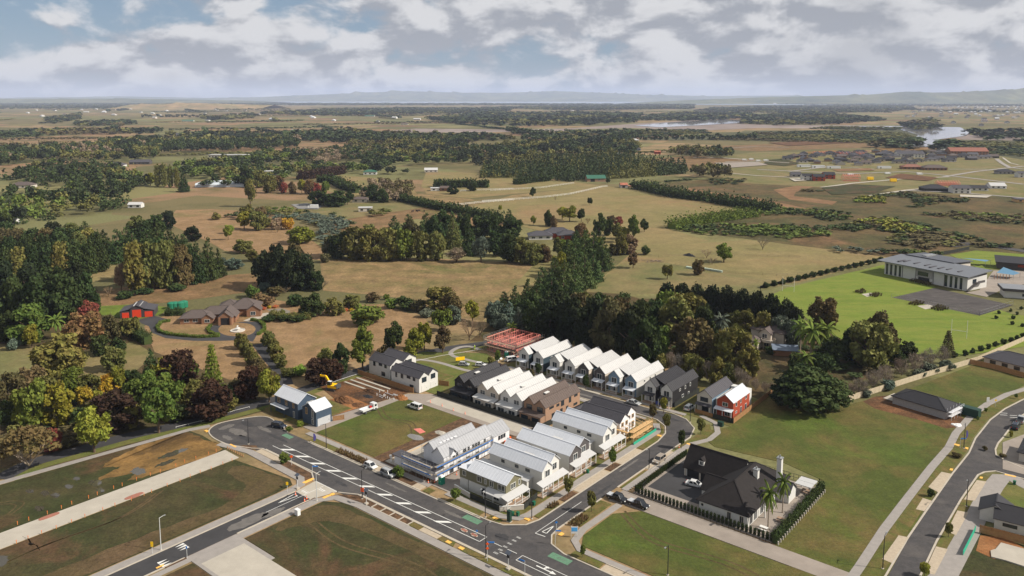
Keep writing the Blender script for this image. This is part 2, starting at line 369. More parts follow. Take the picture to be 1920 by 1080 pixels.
field('earthworks', [(1290, 352), (1330, 360), (1420, 372), (1520, 392), (1500, 396), (1380, 376), (1270, 358)], M_dirt)
field('earthworks', [(1290, 276), (1500, 268), (1700, 266), (1640, 276), (1420, 284)], M_hay2)
field('mangrove_flat', [(1180, 262), (1420, 246), (1700, 240), (1750, 262), (1700, 268), (1400, 264)], M_mang)
field('mangrove_flat', [(1740, 262), (1920, 262), (1920, 300), (1850, 288), (1760, 278)], M_mang)
field('mudflat', [(960, 244), (1080, 240), (1190, 232), (1330, 224), (1400, 226), (1380, 232), (1440, 234), (1700, 236), (1920, 258), (1920, 264), (1810, 262), (1730, 252), (1680, 242), (1420, 240), (1300, 246), (1190, 240)], M_mud)
field('mudflat', [(690, 248), (780, 241), (960, 243), (1090, 240), (1060, 246), (900, 248), (720, 251)], M_mud)

M_water = mat('estuary_water', S(150, 146, 146), 0.06, 0.05, 0.02, spec=0.9)
M_sea = mat('sea_water', S(120, 136, 150), 0.25, 0.04, 0.0005, spec=0.5)
def water(pts, z=0.4): return sheet('estuary_water', PX(pts), M_water, z)
water([(1188, 236), (1240, 231), (1290, 228), (1360, 224), (1392, 226), (1384, 231), (1300, 236), (1240, 239)], 1.0)
water([(1555, 237), (1690, 237), (1800, 239), (1818, 247), (1812, 255), (1760, 262), (1752, 276), (1710, 277), (1700, 268), (1722, 254), (1700, 247), (1680, 242), (1560, 239)], 1.0)
water([(1704, 194), (1780, 190), (1818, 191), (1790, 198), (1720, 198)], 3.0)
sea = sheet('sea', [(-14000, 15500), (-3000, 13600), (600, 12500), (2500, 11800), (3600, 10900), (5600, 11400), (9000, 15000), (9000, 40000), (-14000, 40000)], M_sea, 6.0)

def hill_range(name, Y, pts, depth, m, foot=0.0, jag=0.10, step=7):
    """a far ridge: crest heights read at photo points, real distance and depth"""
    xs = np.arange(pts[0][0], pts[-1][0] + 1, step); ys = np.interp(xs, [p[0] for p in pts], [p[1] for p in pts])
    r2 = np.random.default_rng(len(pts) * 13 + int(Y)); n = len(xs)
    wob = np.cumsum(r2.normal(0, 1, n)); wob -= np.linspace(wob[0], wob[-1], n); wob = wob / (np.abs(wob).max() + 1e-6) * jag * 12
    X = (xs - 960) / F_PX * Y; Z = np.maximum(CAM_H + (184.5 - (ys + wob * 0.35)) / F_PX * Y, foot + 2)
    V = []; Fc = []; rows = [(-1.0, 0.0), (-0.7, 0.22), (-0.4, 0.6), (-0.15, 0.9), (0, 1.0), (0.5, 0.5), (1.0, 0.0)]
    for k, (dy, hz) in enumerate(rows):
        for i in range(n):
            z = foot + (Z[i] - foot) * hz * (1 + (0.12 * r2.normal() if 0 < hz < 1 else 0))
            V.append((X[i], Y + dy * depth + r2.normal() * depth * 0.03, z if hz > 0 else foot - 2))
    for k in range(len(rows) - 1):
        for i in range(n - 1): Fc.append([k * n + i, k * n + i + 1, (k + 1) * n + i + 1, (k + 1) * n + i])
    b = MB(); b.v = V; b.f = Fc; b.m = [0] * len(Fc); o = b.build(name, m); o['kind'] = 'structure'
    for p in o.data.polygons: p.use_smooth = True
    return o
M_hill = gmat('hill_bush', S(72, 84, 60), S(110, 110, 76), None, 0.0012, fine=0.004, fvar=0.3)
hill_range('hills', 27000, [(-260, 186), (0, 184), (240, 181), (400, 184), (500, 182), (640, 176), (760, 171), (860, 174), (940, 174), (1040, 171), (1130, 174), (1220, 178), (1330, 180), (1460, 179), (1560, 182), (2180, 182)], 5000, M_hill)
hill_range('hills', 15500, [(-300, 187), (0, 186), (200, 184.5), (330, 186), (460, 188), (520, 191)], 1800, M_hill)
hill_range('hills', 14500, [(1180, 193), (1280, 188), (1420, 183), (1540, 180), (1620, 178), (1660, 175), (1690, 172), (1740, 174), (1800, 173), (1850, 170), (1890, 168), (1940, 170), (2100, 168), (2250, 168)], 1800, M_hill)
hill_range('hills', 7600, [(250, 196), (300, 194.5), (370, 193), (440, 195), (520, 197)], 500, gmat('hill_pasture', S(158, 132, 96), S(128, 118, 80), None, 0.006, fine=0.02, fvar=0.2), jag=0.02)

# ================================================================ roads, paths, kerbs of the new suburb (town grid)
LOT = 0.10
def lot(name, pts, m, z=LOT): return slab(name, pts, m, z)
# street surfaces
main_far, main_near = 1.2, -9.7
road_z = 0.055
def road(name, pts, m=M_asph, z=road_z): return sheet(name, pts, m, z)
culdesac = smooth([(-89, 1.2), (-95.5, 2.6), (-101.8, 3.9), (-105.6, 2.3), (-108.5, -3), (-110, -8.5), (-107.5, -12.8), (-102, -14.6), (-95, -14.6)], 4)
road('main_street', ST(culdesac + [(-87.4, -11.5), (-60, -11.6), (-57.4, -12.5), (-57.4, -96), (-51.4, -96), (-51.4, -12.5), (-46, -11.8), (-44, -9.7), (90, -9.7), (90, 1.2), (9.5, 1.2), (5, 2.6), (2.9, 5.5), (2.4, 9), (2.4, 64), (2.6, 72), (0.6, 78.5), (-4.2, 83), (-10, 84.6), (-16, 83.4), (-84, 83.4), (-84, 77.4), (-18, 77.4), (-11, 77.2), (-6.5, 74.4), (-4, 70), (-3, 64), (-3, 9), (-4, 5.2), (-8, 1.9), (-12, 1.2)]))
# the newer side street has fresh seal
sheet('side_street_seal', ST([(-57.3, -18.6), (-51.5, -18.6), (-51.5, -96), (-57.3, -96)]), M_asph2, road_z + 0.006)
sheet('raised_crossing', ST([(-58.2, -12.2), (-49.4, -12.2), (-51.4, -18.6), (-57.4, -18.6)]), M_conc, road_z + 0.010)
# lots as solid ground a step above the street
lot('vacant_lot', ST([(-84.6, -18.5), (-64, -15.6), (-61, -17), (-60.4, -22), (-60.4, -96), (-84.6, -96)]), M_lotd)
lot('vacant_lot', ST([(-112, -16.5), (-106, -15.8), (-92.2, -16.6), (-92.2, -96), (-121.5, -96), (-117, -62)]), M_lotd)
def rough(pts, amp, n=8, seed=2):
    r = random.Random(seed); q = smooth(pts, n, True); return [(x + r.uniform(-amp, amp), y + r.uniform(-amp, amp)) for x, y in q]
sheet('bare_earth', ST(rough([(-112, -18), (-105, -17), (-93.2, -17.4), (-93, -34), (-95, -42), (-98, -39), (-101, -47), (-104, -40), (-108, -43), (-112, -33), (-112.5, -26)], .5)), M_lotb, LOT + 0.006)
sheet('bare_earth', ST(rough([(-80, -19), (-66, -17), (-62, -20), (-61, -40), (-61, -70), (-63, -90), (-66, -88), (-67, -60), (-65, -36), (-69, -25), (-79, -24)], .4)), M_wornlot, LOT + 0.006)
sheet('bare_earth', ST(rough([(-46, -17.6), (-30, -15.6), (0, -15.2), (1, -18), (-28, -19.5), (-41, -23), (-45, -32), (-47.4, -28)], .3)), M_wornlot, LOT + 0.006)
for i, q in enumerate(([(-46, -24), (-30, -26), (-10, -22), (12, -26), (40, -24)], [(-83, -40), (-78, -52), (-79, -70), (-74, -95)], [(-98, -70), (-103, -64), (-108, -70), (-110, -90)], [(-82, 30), (-74, 26), (-66, 28), (-58, 22)], [(10, 24), (22, 18), (40, 20), (60, 14)])):
    for d in (-.9, .9): ribbon('wheel_track', ST(smooth([(a, b + d) for a, b in q], 6)), .45, M_wornlot, LOT + 0.003)
M_puddle = mat('puddle_water', S(70, 66, 56), 0.05, 0.05, 0.5, spec=0.6)
for i, (s, t, w, d) in enumerate(((-100, -48, 2.0, .8), (-103, -53, 1.4, .5), (-106, -50, 1.2, .5), (-101, -57, 1.6, .6), (-104, -58, 1.8, .5), (-98, -38, 2.4, 1.0), (-101, -27, 1.4, 2.6), (-97, -31, 1.0, 2.0), (-95, -49, 1.6, .5), (-80, -78, 3.0, 2.4), (-77, -82, 1.6, 1.2), (-108, -60, 1.3, .4), (-97, -62, 1.6, .5))):
    sheet('puddle', ST(rough([(s + w * math.cos(a * .785) , t + d * 1.6 * math.sin(a * .785)) for a in range(8)], .35, 4, i)), M_puddle, LOT + 0.014)
slab('concrete_lane', ST([(-92, -16.9), (-85, -17.1), (-85, -96), (-92, -96)]), M_conc, 0.15)
lot('vacant_lot', ST([(-48.2, -17.2), (-43.5, -14.4), (78, -14.4), (78, -74), (-36, -74), (-36.5, -38.4), (-48.2, -38.4)]), M_lotd)
lot('vacant_lot', ST([(-48.2, -50.6), (-36.5, -50.6), (-36.5, -96), (-48.2, -96)]), M_lotd)
slab('concrete_drive', ST([(-51.2, -38.6), (-36.6, -38.6), (-36.6, -50.4), (-51.2, -50.4)]), M_path, 0.14)
sheet('concrete_drive', ST([(-46.5, -39.6), (-20, -39.6), (-20, -49.6), (-46.5, -49.6)]), M_conc, 0.15)
lot('house_lot', ST([(-57, 5.6), (-30, 5.6), (-30, 41), (-57, 41)]), M_bark)
lot('vacant_lot', ST([(-82.5, 6.4), (-57.2, 6.4), (-57.2, 40.8), (-82.5, 40.8)]), M_lot)
lot('house_lot', ST([(-30, 5.6), (-7.6, 5.6), (-7.6, 70), (-30, 70)]), M_berm, 0.08)
slab('concrete_court', ST([(-82.4, 6.2), (-88.6, 6.2), (-88.6, 14.5), (-84.4, 44), (-78, 49), (-33.6, 49), (-30.2, 56), (-27, 56), (-27, 42), (-30, 40.9), (-82.4, 40.9)]), M_conc2, 0.125)
sheet('parking_apron', ST([(-75, 43.2), (-37, 43.2), (-37, 48.2), (-75, 48.2)]), M_conc, 0.135)
slab('concrete_drive', ST([(-34, 5), (-28.2, 5), (-27.5, 26), (-31, 40.6), (-34.2, 30)]), M_conc2, 0.119)
lot('house_lot', ST([(-88.6, 5.8), (-110, 5.8), (-110, 24.5), (-88.6, 24.5)]), M_berm)
lot('building_site', ST([(-88.7, 14.6), (-94, 24.6), (-112, 30), (-108, 45.5), (-84.8, 45.5)]), M_soil, 0.09)
sheet('bare_earth', ST([(-91.5, 14.2), (-88.9, 15), (-86.8, 30), (-98.5, 30.5), (-100, 24.8), (-93, 24.8)]), M_orange, 0.098)
lot('house_lot', ST([(-84.4, 46.5), (-112, 46.5), (-112, 66), (-84.4, 66)]), M_berm)
lot('park_lawn', ST([(-84, 49.5), (-76.5, 49.5), (-76, 76), (-83, 78), (-84, 88), (-92, 92), (-112, 78), (-112, 66), (-84, 66)]), M_lawn)
lot('row_lots', ST([(-75.8, 49.2), (-33.5, 49.2), (-33.5, 74.4), (-75.8, 74.4)]), M_berm, 0.08)
lot('back_row_lots', ST([(-78, 86.2), (10, 86.6), (10, 112), (-78, 112)]), M_berm, 0.08)
lot('grass_lot', PX([(1308, 812), (1370, 800), (1440, 742), (1545, 770), (1690, 735), (1832, 682), (1920, 668), (1960, 700), (1880, 745), (1832, 790), (1790, 860), (1735, 950), (1665, 1080), (1640, 1130), (1540, 1110), (1447, 1036), (1455, 1020), (1545, 902), (1470, 868), (1340, 838)]), M_lot, 0.09)
lot('vacant_lot', ST([(8.5, 10), (10.5, 6.4), (58, 6.4), (70, 18), (68, 27.2), (13, 27.2), (8.5, 22)]), M_lot)
slab('house_courtyard', ST([(6.9, 33.6), (42.2, 33.6), (42.2, 65.2), (6.9, 62)]), M_conc2, 0.11)
sheet('asphalt_forecourt', ST([(8.2, 38.6), (23, 38.6), (23, 58), (8.2, 60)]), M_asph2, 0.118)
slab('shared_driveway', ST([(4.4, 26.6), (9, 27.4), (75, 27.4), (75, 32.6), (4.4, 33.2)]), M_conc2, 0.13)
# footpaths
def fpath(pts, w=1.9, m=M_path, z=0.15): return ribbon('footpath', ST(pts), w, m, z, 0.0)
fpath([(-84, 4.6), (-34, 4.6)]); fpath([(-28.2, 4.6), (-10.8, 4.6), (-7.2, 6.4), (-6.2, 9.5), (-6.2, 26), (-6.6, 30), (-6.6, 70), (-9.6, 74.4)], 2.0)
fpath([(-110.4, -10.8), (-112.4, -16), (-114.4, -32), (-117.2, -52), (-120.5, -80), (-122, -96)], 1.9)
fpath([(-97, -15.8), (-86, -13.2), (-62, -13.8), (-59.4, -15.6), (-58.8, -19), (-58.8, -96)], 2.2)
fpath([(-49.8, -96), (-49.8, -50.4)], 1.5); fpath([(-49.8, -38.6), (-49.8, -18), (-47.4, -14.2), (-40, -13), (90, -13)], 2.2)
fpath([(7.4, 26.6), (7.0, 12), (8.2, 7), (11, 4.8), (60, 4.8)], 1.7)
fpath([(4.6, 33.4), (4.6, 62), (5.0, 68), (7.6, 74), (7.4, 80), (4, 86), (-2, 88.4)], 1.7)
fpath([(-6, 86), (-76, 85.6)], 1.6); fpath([(-14, 75.6), (-76, 75.6)], 1.4)
# verges (berms), planted beds and parking bays between path and kerb
def bed(name, s0, s1, t0, t1, m, z=0.13): return slab(name, ST([(s0, t0), (s1, t0), (s1, t1), (s0, t1)]), m, z)
bed('grass_verge', -79.5, -68, 1.5, 3.6, M_berm); bed('planted_bed', -68, -55.6, 1.5, 3.6, M_bark); bed('gravel_bay', -55.4, -44.5, 1.45, 3.6, M_gravel, 0.07)
bed('planted_bed', -44.2, -37.6, 1.5, 3.6, M_bark); bed('gravel_bay', -37.4, -34.4, 1.5, 3.6, M_gravel); bed('grass_verge', -33.6, -31.2, 1.5, 3.6, M_berm)
bed('grass_verge', -25.8, -15, 1.5, 3.6, M_berm); bed('grass_verge', -13, -9.4, 2.0, 3.6, M_berm)
bed('grass_verge', -5, -3.4, 9.5, 17.5, M_berm); bed('planted_bed', -5.2, -3.4, 19.5, 24.8, M_bark)
bed('parking_bay', -5.4, -3.3, 25.4, 39.4, M_gravel, 0.075); bed('planted_bed', -5.4, -3.4, 40, 44.6, M_bark); bed('parking_bay', -5.4, -3.3, 45, 55.8, M_gravel, 0.075)
bed('grass_verge', -5.4, -3.4, 56.4, 66.5, M_berm)
slab('grass_verge', ST([(-5, 68.6), (-6.4, 72), (-9, 75), (-10.6, 76.4), (-6.9, 73.8), (-4.5, 69.8)]), M_berm, 0.13)
bed('grass_verge', 2.8, 5.9, 12.5, 25.5, M_berm); bed('grass_verge', 3.0, 3.7, 34, 46, M_berm); bed('parking_bay', 2.7, 4.2, 47, 60.5, M_gravel, 0.075)
slab('grass_verge', ST([(3.2, 62), (4.2, 62), (6.2, 74), (6, 79), (3, 84), (2, 83), (3.3, 78), (3.4, 72)]), M_berm, 0.13)
bed('grass_verge', 10.6, 18, 1.7, 3.8, M_berm); bed('parking_bay', 18.4, 34, 1.5, 3.8, M_gravel, 0.075); bed('grass_verge', -16, -8, 84.0, 84.7, M_berm)
bed('parking_apron', -74, -36, 83.8, 84.6, M_conc, 0.1); bed('parking_apron', -70, -30, 76.0, 77.1, M_conc, 0.1)
# near side of the main street
slab('planted_bed', ST([(-91.5, -14.2), (-86.5, -11.8), (-85.4, -10.6), (-88, -9.8), (-91, -12)]), M_bark, 0.13)
bed('gravel_bay', -85, -73.6, -12.0, -10.0, M_gravel, 0.07)
slab('planted_bed', ST([(-73.4, -12.6), (-73.4, -10.2), (-69.6, -9.9), (-63, -10.1), (-59.2, -12.4), (-60.5, -13.6), (-66, -12.6)]), M_bark, 0.13)
slab('planted_bed', ST([(-48.2, -13), (-44.4, -10.2), (-37.6, -10.0), (-37.4, -11.6), (-42, -12.0), (-46, -13.6)]), M_bark, 0.13)
for k in range(4): bed('rain_garden', -37.0 + k * 3.1, -34.4 + k * 3.1, -11.7, -10.1, M_bark, 0.11)
bed('grass_verge', -24.6, -21.4, -11.7, -10.1, M_berm); bed('gravel_bay', -21.2, -15.6, -11.7, -10.1, M_gravel, 0.075)
slab('grass_verge', ST([(-15.4, -11.7), (-15.2, -10.2), (-11.4, -10.1), (-10.6, -11.7)]), M_berm, 0.13); bed('grass_verge', -8.4, 9, -11.7, -10.1, M_berm)
bed('gravel_bay', 9.4, 24, -11.7, -10.1, M_gravel, 0.075); bed('grass_verge', 24.4, 60, -11.7, -10.1, M_berm)
# side street edges
bed('planted_bed', -57.9, -57.5, -29.8, -18.8, M_bark, 0.13); bed('parking_bay', -58.0, -57.45, -41.6, -30.2, M_conc, 0.10); bed('planted_bed', -58.0, -57.5, -56.4, -42, M_bark, 0.13)
bed('planted_bed', -51.3, -50.7, -24.5, -17.5, M_bark, 0.13); bed('parking_bay', -51.35, -50.6, -37.5, -25, M_conc, 0.10); bed('planted_bed', -51.3, -50.6, -55, -46, M_bark, 0.13)
# kerbs
def kerb(pts, z=0.157): return ribbon('kerb', ST(pts), 0.34, M_kerb, z, 0.0)
kerb(culdesac); kerb([(-78.6, 1.3), (-34.2, 1.3)]); kerb([(-28, 1.3), (-12, 1.3), (-8, 2.0), (-4.1, 5.3), (-3.1, 9), (-3.1, 64), (-4.1, 70), (-6.6, 74.5), (-11, 77.3), (-18, 77.5), (-76, 77.5)])
kerb([(2.5, 33.6), (2.5, 64), (2.7, 72), (0.7, 78.6), (-4.2, 83.1), (-10, 84.7), (-16, 83.5), (-76, 83.5)]); kerb([(2.5, 26.4), (2.5, 9), (3, 5.6), (5.1, 2.7), (9.5, 1.3), (60, 1.3)])
kerb([(-95, -14.7), (-87.4, -11.6), (-85, -9.8), (-70, -9.8), (-62.5, -10.0), (-58.6, -12.2)]); kerb([(-49, -12.2), (-44.4, -9.8), (70, -9.8)])
kerb([(-57.5, -18.6), (-57.5, -96)]); kerb([(-51.3, -18.6), (-51.3, -38.4)]); kerb([(-51.3, -50.6), (-51.3, -96)])
for s0, s1, t0, t1 in ((-37.2, -24.2, -11.9, -11.7), (-55.4, -44.4, 3.65, 3.8), (-5.7, -5.45, 25.4, 55.8), (4.25, 4.45, 47, 60.5), (9.2, 24.2, -11.95, -11.75), (18.2, 34.2, 3.9, 4.1)): bed('kerb', s0, s1, t0, t1, M_kerb, 0.16)
for k in range(5): bed('kerb', -37.35 + k * 3.1, -37.05 + k * 3.1, -11.7, -10.0, M_kerb, 0.16)
# edge line: pale channel beside the kerbs of the main street
for pts in ([(-79, 0.9), (-14, 0.9)], [(-84, -9.35), (-60, -9.35)], [(-44, -9.35), (60, -9.35)]): ribbon('kerb_channel', ST(pts), 0.35, M_kerb, road_z + 0.006)
# --- painted markings
MK = road_z + 0.012
def paint(pts, m=M_paint, name='road_marking', z=MK + .004): return sheet(name, ST(pts), m, z)
def pline(a, b, w=0.14, m=M_paint, name='road_marking'): return ribbon(name, ST([a, b]), w, m, MK)
pline((-84.5, -6.9), (-7.6, -6.5), 0.16); pline((-82.5, -4.7), (-7.6, -4.1), 0.16); pline((-7.6, -6.55), (-7.6, -4.05), 0.16)
for k in range(10):
    s = -81.0 + k * 6.6
    paint([(s, -6.75), (s + 1.3, -6.75), (s + 4.1, -4.7), (s + 2.8, -4.7)])
for k in range(2): pline((-5.2 + k * 4.2, -4.9), (-2.6 + k * 4.2, -4.9)); 
pline((-1.6, -6.8), (0.4, -6.8)); pline((3.0, -6.9), (60, -6.9)); pline((3.0, -4.7), (60, -4.7)); pline((3.0, -6.95), (3.0, -4.65))
paint([(7.5, -5.9), (11.2, -5.9), (11.2, -6.3), (12.6, -5.75), (11.2, -5.2), (11.2, -5.6), (7.5, -5.6)])
paint([(9.2, -5.6), (9.6, -5.6), (9.9, -5.0), (10.3, -5.0), (9.8, -4.5), (9.0, -4.8), (9.4, -4.9)])
for k in range(6): pline((-2.6 + (k % 6) * 0.02, 0.3 - k * 1.55), (-1.4, 0.3 - k * 1.55), 0.10); pline((-2.6, 0.0 - k * 1.55), (-1.4, 0.0 - k * 1.55), 0.10)
pline((-0.3, 3.9), (-0.3, 22), 0.12); pline((-0.3, 3.9), (2.3, 4.2), 0.18)
for a, b in (((0.5, 5.4), (1.7, 5.4)), ((0.5, 5.4), (1.1, 9.0)), ((1.7, 5.4), (1.1, 9.0))): pline(a, b, 0.20)
paint([(-17.5, -1.6), (-12.6, -1.6), (-12.6, 0.3), (-17.5, 0.3)], M_green, 'cycle_marking'); paint([(7.2, -1.6), (12.4, -1.6), (12.4, 0.4), (7.2, 0.4)], M_green, 'cycle_marking')
paint([(-88.5, -1.3), (-84.6, -1.3), (-84.6, 0.3), (-88.5, 0.3)], M_green, 'cycle_marking')
for s in (-15.4, 9.6, -86.8): 
    for d in (0, 1.0): ribbon('cycle_symbol', ST([(s + d + 0.30 * math.cos(q * 0.7854), -0.6 + 0.35 * math.sin(q * 0.7854)) for q in range(9)]), 0.08, M_worn, MK + 0.008)
# side street: centre line, give-way triangle, shark teeth
pline((-54.4, -29), (-54.4, -12.6), 0.13)
for a, b in (((-56.6, -19.6), (-55.2, -19.6)), ((-56.6, -19.6), (-55.9, -24.6)), ((-55.2, -19.6), (-55.9, -24.6))): pline(a, b, 0.22)
for k in range(3):
    paint([(-57.0 + k * 0.95, -47.9), (-56.2 + k * 0.95, -47.9), (-56.6 + k * 0.95, -50.0)]); paint([(-54.1 + k * 0.95, -55.2), (-53.3 + k * 0.95, -55.2), (-53.7 + k * 0.95, -53.1)])
    paint([(-56.6 + k * 0.7, -17.6), (-56.1 + k * 0.7, -17.6), (-56.35 + k * 0.7, -16.4)]); paint([(-54.0 + k * 0.7, -13.6), (-53.5 + k * 0.7, -13.6), (-53.75 + k * 0.7, -14.8)])
pline((-58, -12.1), (-49.6, -12.1), 0.2)
# tactile pads
def tact(s, t, w=1.3, d=0.8): slab('tactile_paving', ST([(s - w / 2, t - d / 2), (s + w / 2, t - d / 2), (s + w / 2, t + d / 2), (s - w / 2, t + d / 2)]), M_tact, 0.165)
for q in ((-11.2, 3.0), (-5.4, 7.4), (-8.8, -11.0), (-12.6, -11.0), (4.4, 7.2, 0.8, 1.3), (-107.8, -13.4), (-59.6, -13.2, 0.8, 3.2), (-49.4, -14.8, 0.8, 3.2), (4.6, 67.6), (-4.6, 67.4), (-92.8, -14.0, 3.0, 0.5), (-52.2, -55.5, 0.4, 1.6)): tact(*q)
# little median islands by the intersection
for s in (-13.2, -10.2):
    slab('median_island', ST(smooth([(s - 0.9, -5.2), (s, -4.75), (s + 0.9, -5.2), (s + 0.9, -5.6), (s, -6.0), (s - 0.9, -5.6)], 3, True)), M_kerb, 0.2); slab('median_island_top', ST([(s - 0.8, -5.0), (s + 0.8, -5.0), (s + 0.8, -5.75), (s - 0.8, -5.75)]), M_redc, 0.21)
for s, t in ((-85.7, -45), (-91.3, -62), (-34, -48.5)):
    slab('planter_island', ST(smooth([(s - 0.5, t - 2.0), (s + 0.5, t - 2.0), (s + 0.75, t), (s + 0.5, t + 2.0), (s - 0.5, t + 2.0), (s - 0.75, t)], 3, True)), M_redc, 0.22)

for i, (s, t, w, d, m) in enumerate(((-100, -8, 4, 1.6, 1), (-103, -3, 3, 1.2, 0), (-96, -2, 3.5, .8, 1), (-94, -9, 4, 1.0, 0), (-99, -12, 2.5, .8, 1), (-106, -8, 1.2, 2.5, 1), (-88, -3, 5, .6, 0), (-60, -8.6, 2.2, .7, 0), (-52, -8.9, 2.5, .6, 0), (-40, -1.4, 4, .35, 1), (-30, -8.4, 3.5, .4, 0), (-20, -1.8, 3, .5, 1), (-5, -2, 1.8, 1.2, 0), (0.6, 30, .5, 4, 0), (-1.6, 46, .4, 5, 1), (1, 58, .5, 3, 0), (-54, -34, 1.8, 5, 1), (-53, -28, 1.2, 3, 1), (-9, 80.6, 4, .8, 0), (-40, 80, 6, .6, 1))):
    sheet('road_repair', ST(rough([(s + w * math.cos(a * .785), t + d * math.sin(a * .785)) for a in range(8)], .18 * min(w, d) + .05, 4, i)), M_worn if m else M_patch, road_z + 0.008)
# --- road on the right edge (px lines)
k8 = lambda x, y: (1480 + x / 3.857, 800 + y / 3.857); k4 = lambda x, y: (1480 + x / 4.355, 620 + y / 4.355)
Lk = [k8(*q) for q in ((640, 1170), (700, 1075), (860, 800), (990, 610), (1180, 340), (1300, 190))] + [k4(*q) for q in ((1520, 880), (1640, 730), (1760, 640), (1916, 560), (2100, 505))]
Rk = [k8(*q) for q in ((900, 1170), (950, 1075), (1065, 830), (1240, 530), (1365, 350), (1410, 330), (1490, 322), (1570, 345), (1697, 380), (1900, 450))]
Rk2 = [k8(*q) for q in ((1900, 370), (1697, 305), (1560, 245), (1495, 205), (1490, 165), (1510, 120))] + [k4(*q) for q in ((1740, 880), (1800, 800), (1890, 700), (1990, 640), (2130, 600))]
Lk, Rk, Rk2 = PX(Lk), PX(Rk), PX(Rk2)
road('right_street', Lk + Rk2[::-1] + Rk[::-1])
for pts in (Lk, Rk, Rk2): o = ribbon('kerb', pts, 0.4, M_kerb, 0.15, 0.0)
ribbon('footpath', offset_line(Lk, 5.0), 2.0, M_path, 0.14, 0.0)
ribbon('grass_verge', offset_line(Lk, 2.3), 3.2, M_berm, 0.12, 0.0)
ribbon('footpath', PX([k8(1010, 1170), k8(1130, 1075), k8(1290, 780), k8(1400, 560), k8(1480, 430), k8(1530, 370), k8(1600, 370), k8(1697, 420), k8(1800, 470)]), 4.2, M_path, 0.14, 0.0)
ribbon('grass_verge', offset_line(Rk[:5], -1.6), 2.6, M_berm, 0.12, 0.0)
for q in ([(1100, 330), (1170, 345), (1080, 480), (1005, 440)], [(965, 520), (1030, 540), (975, 615), (915, 600)], [(790, 790), (860, 805), (740, 990), (670, 960)]): slab('parking_bay', PX([k8(*p) for p in q]), M_gravel, 0.155)
for q in ([(1355, 390), (1425, 400), (1340, 540), (1262, 530)], [(1215, 610), (1295, 625), (1205, 790), (1140, 760)], [(1060, 870), (1145, 890), (1050, 1075), (975, 1060)]): slab('parking_bay', PX([k8(*p) for p in q]), M_gravel, 0.155)
lot('vacant_lot', PX([k8(*q) for q in ((1500, 400), (1697, 400), (1800, 420), (1800, 640), (1440, 590))]), M_lawn)
lot('building_site', PX([k8(*q) for q in ((1370, 760), (1697, 860), (1760, 1100), (1180, 1100), (1250, 930))]), M_lotd)
sheet('bare_earth', PX([k8(*q) for q in ((1380, 790), (1560, 800), (1697, 880), (1697, 960), (1480, 960), (1350, 900))]), M_orange, 0.112)
for q in ([(1195, 125), (1235, 135), (1225, 145), (1190, 133)], [(1275, 150), (1295, 155), (1290, 168), (1270, 160)], [(1165, 305), (1185, 308), (1178, 322), (1158, 317)], [(1380, 365), (1400, 368), (1395, 380), (1375, 376)], [(1560, 345), (1640, 362), (1635, 370), (1555, 352)]): slab('tactile_paving', PX([k8(*p) for p in q]), M_tact, 0.165)
for x0, y0 in ((1720, 680), (1800, 700)):
    for j in (0, 1): ribbon('road_marking', PX([k4(x0, y0 - 8 + j * 16), k4(x0 + 60, y0 - 4 + j * 16)]), 0.25, M_paint, MK)
slab('house_lot', PX([(1960, 800), (1880, 830), (1880, 880), (1960, 900)]), M_conc2, 0.11)
# soil apron round the unfinished bungalow
sheet('bare_earth', PX([k4(*q) for q in ((600, 580), (700, 540), (830, 530), (1240, 720), (1380, 690), (1440, 730), (1400, 790), (1280, 800), (1050, 730), (700, 640))]), M_soil, 0.096)
# --- country lane behind the suburb, estate drive
lane = smooth(PX([(0, 898), (60, 868), (150, 843), (240, 818), (330, 798), (420, 775), (520, 748), (600, 720), (690, 690), (770, 668), (850, 652), (910, 644), (960, 636)]), 4)
ribbon('country_lane', lane, 5.2, M_asph2, 0.05)
ribbon('lane_verge', offset_line(lane, -4.2), 3.0, M_lawn, 0.045)
drv = smooth(PX([(537, 722), (528, 700), (505, 672), (492, 655), (484, 645)]), 4)
ribbon('estate_drive', drv, 4.6, M_asph2, 0.06)
k14 = lambda x, y: (180 + x / 3.84, 500 + y / 3.84)
cx, cy = P(*k14(1012, 450))
ring_o = [(cx + 13.5 * math.cos(a * R(15)), cy + 21 * math.sin(a * R(15))) for a in range(24)]
sheet('estate_drive', PX([k14(*q) for q in ((880, 420), (1080, 395), (1180, 400), (1200, 450), (1160, 490), (1130, 540), (1030, 530), (900, 535), (700, 535), (500, 515), (400, 475), (380, 430), (330, 410), (300, 385), (420, 355), (540, 385), (500, 395), (445, 430), (450, 470), (560, 500), (700, 512), (890, 505), (830, 480), (810, 440), (840, 425))]), M_asph2, 0.062)
sheet('round_lawn', PX([k14(*q) for q in smooth([(880, 455), (920, 415), (1020, 405), (1110, 415), (1150, 450), (1110, 490), (1010, 502), (920, 490)], 3, True)]), M_dry, 0.07)
sheet('garden_path', PX([k14(*q) for q in ((1130, 345), (1250, 330), (1260, 360), (1160, 380), (1100, 395), (1060, 390), (1110, 370))]), M_conc, 0.07)
sheet('garden_pond', PX([k14(*q) for q in ((1230, 310), (1340, 300), (1400, 320), (1390, 350), (1280, 340))]), mat('pond_gravel', S(120, 112, 100), 0.8, 0.2, 1.0), 0.072)
# paths of the little park
ribbon('park_path', smooth(PX([(742, 688), (775, 676), (800, 676), (830, 682), (870, 694), (905, 700)]), 4), 1.8, M_path, 0.125, 0.0)
ribbon('park_path', smooth(PX([(900, 656), (880, 650), (860, 652), (846, 660), (850, 668), (880, 676), (915, 684)]), 4), 1.8, M_path, 0.125, 0.0)
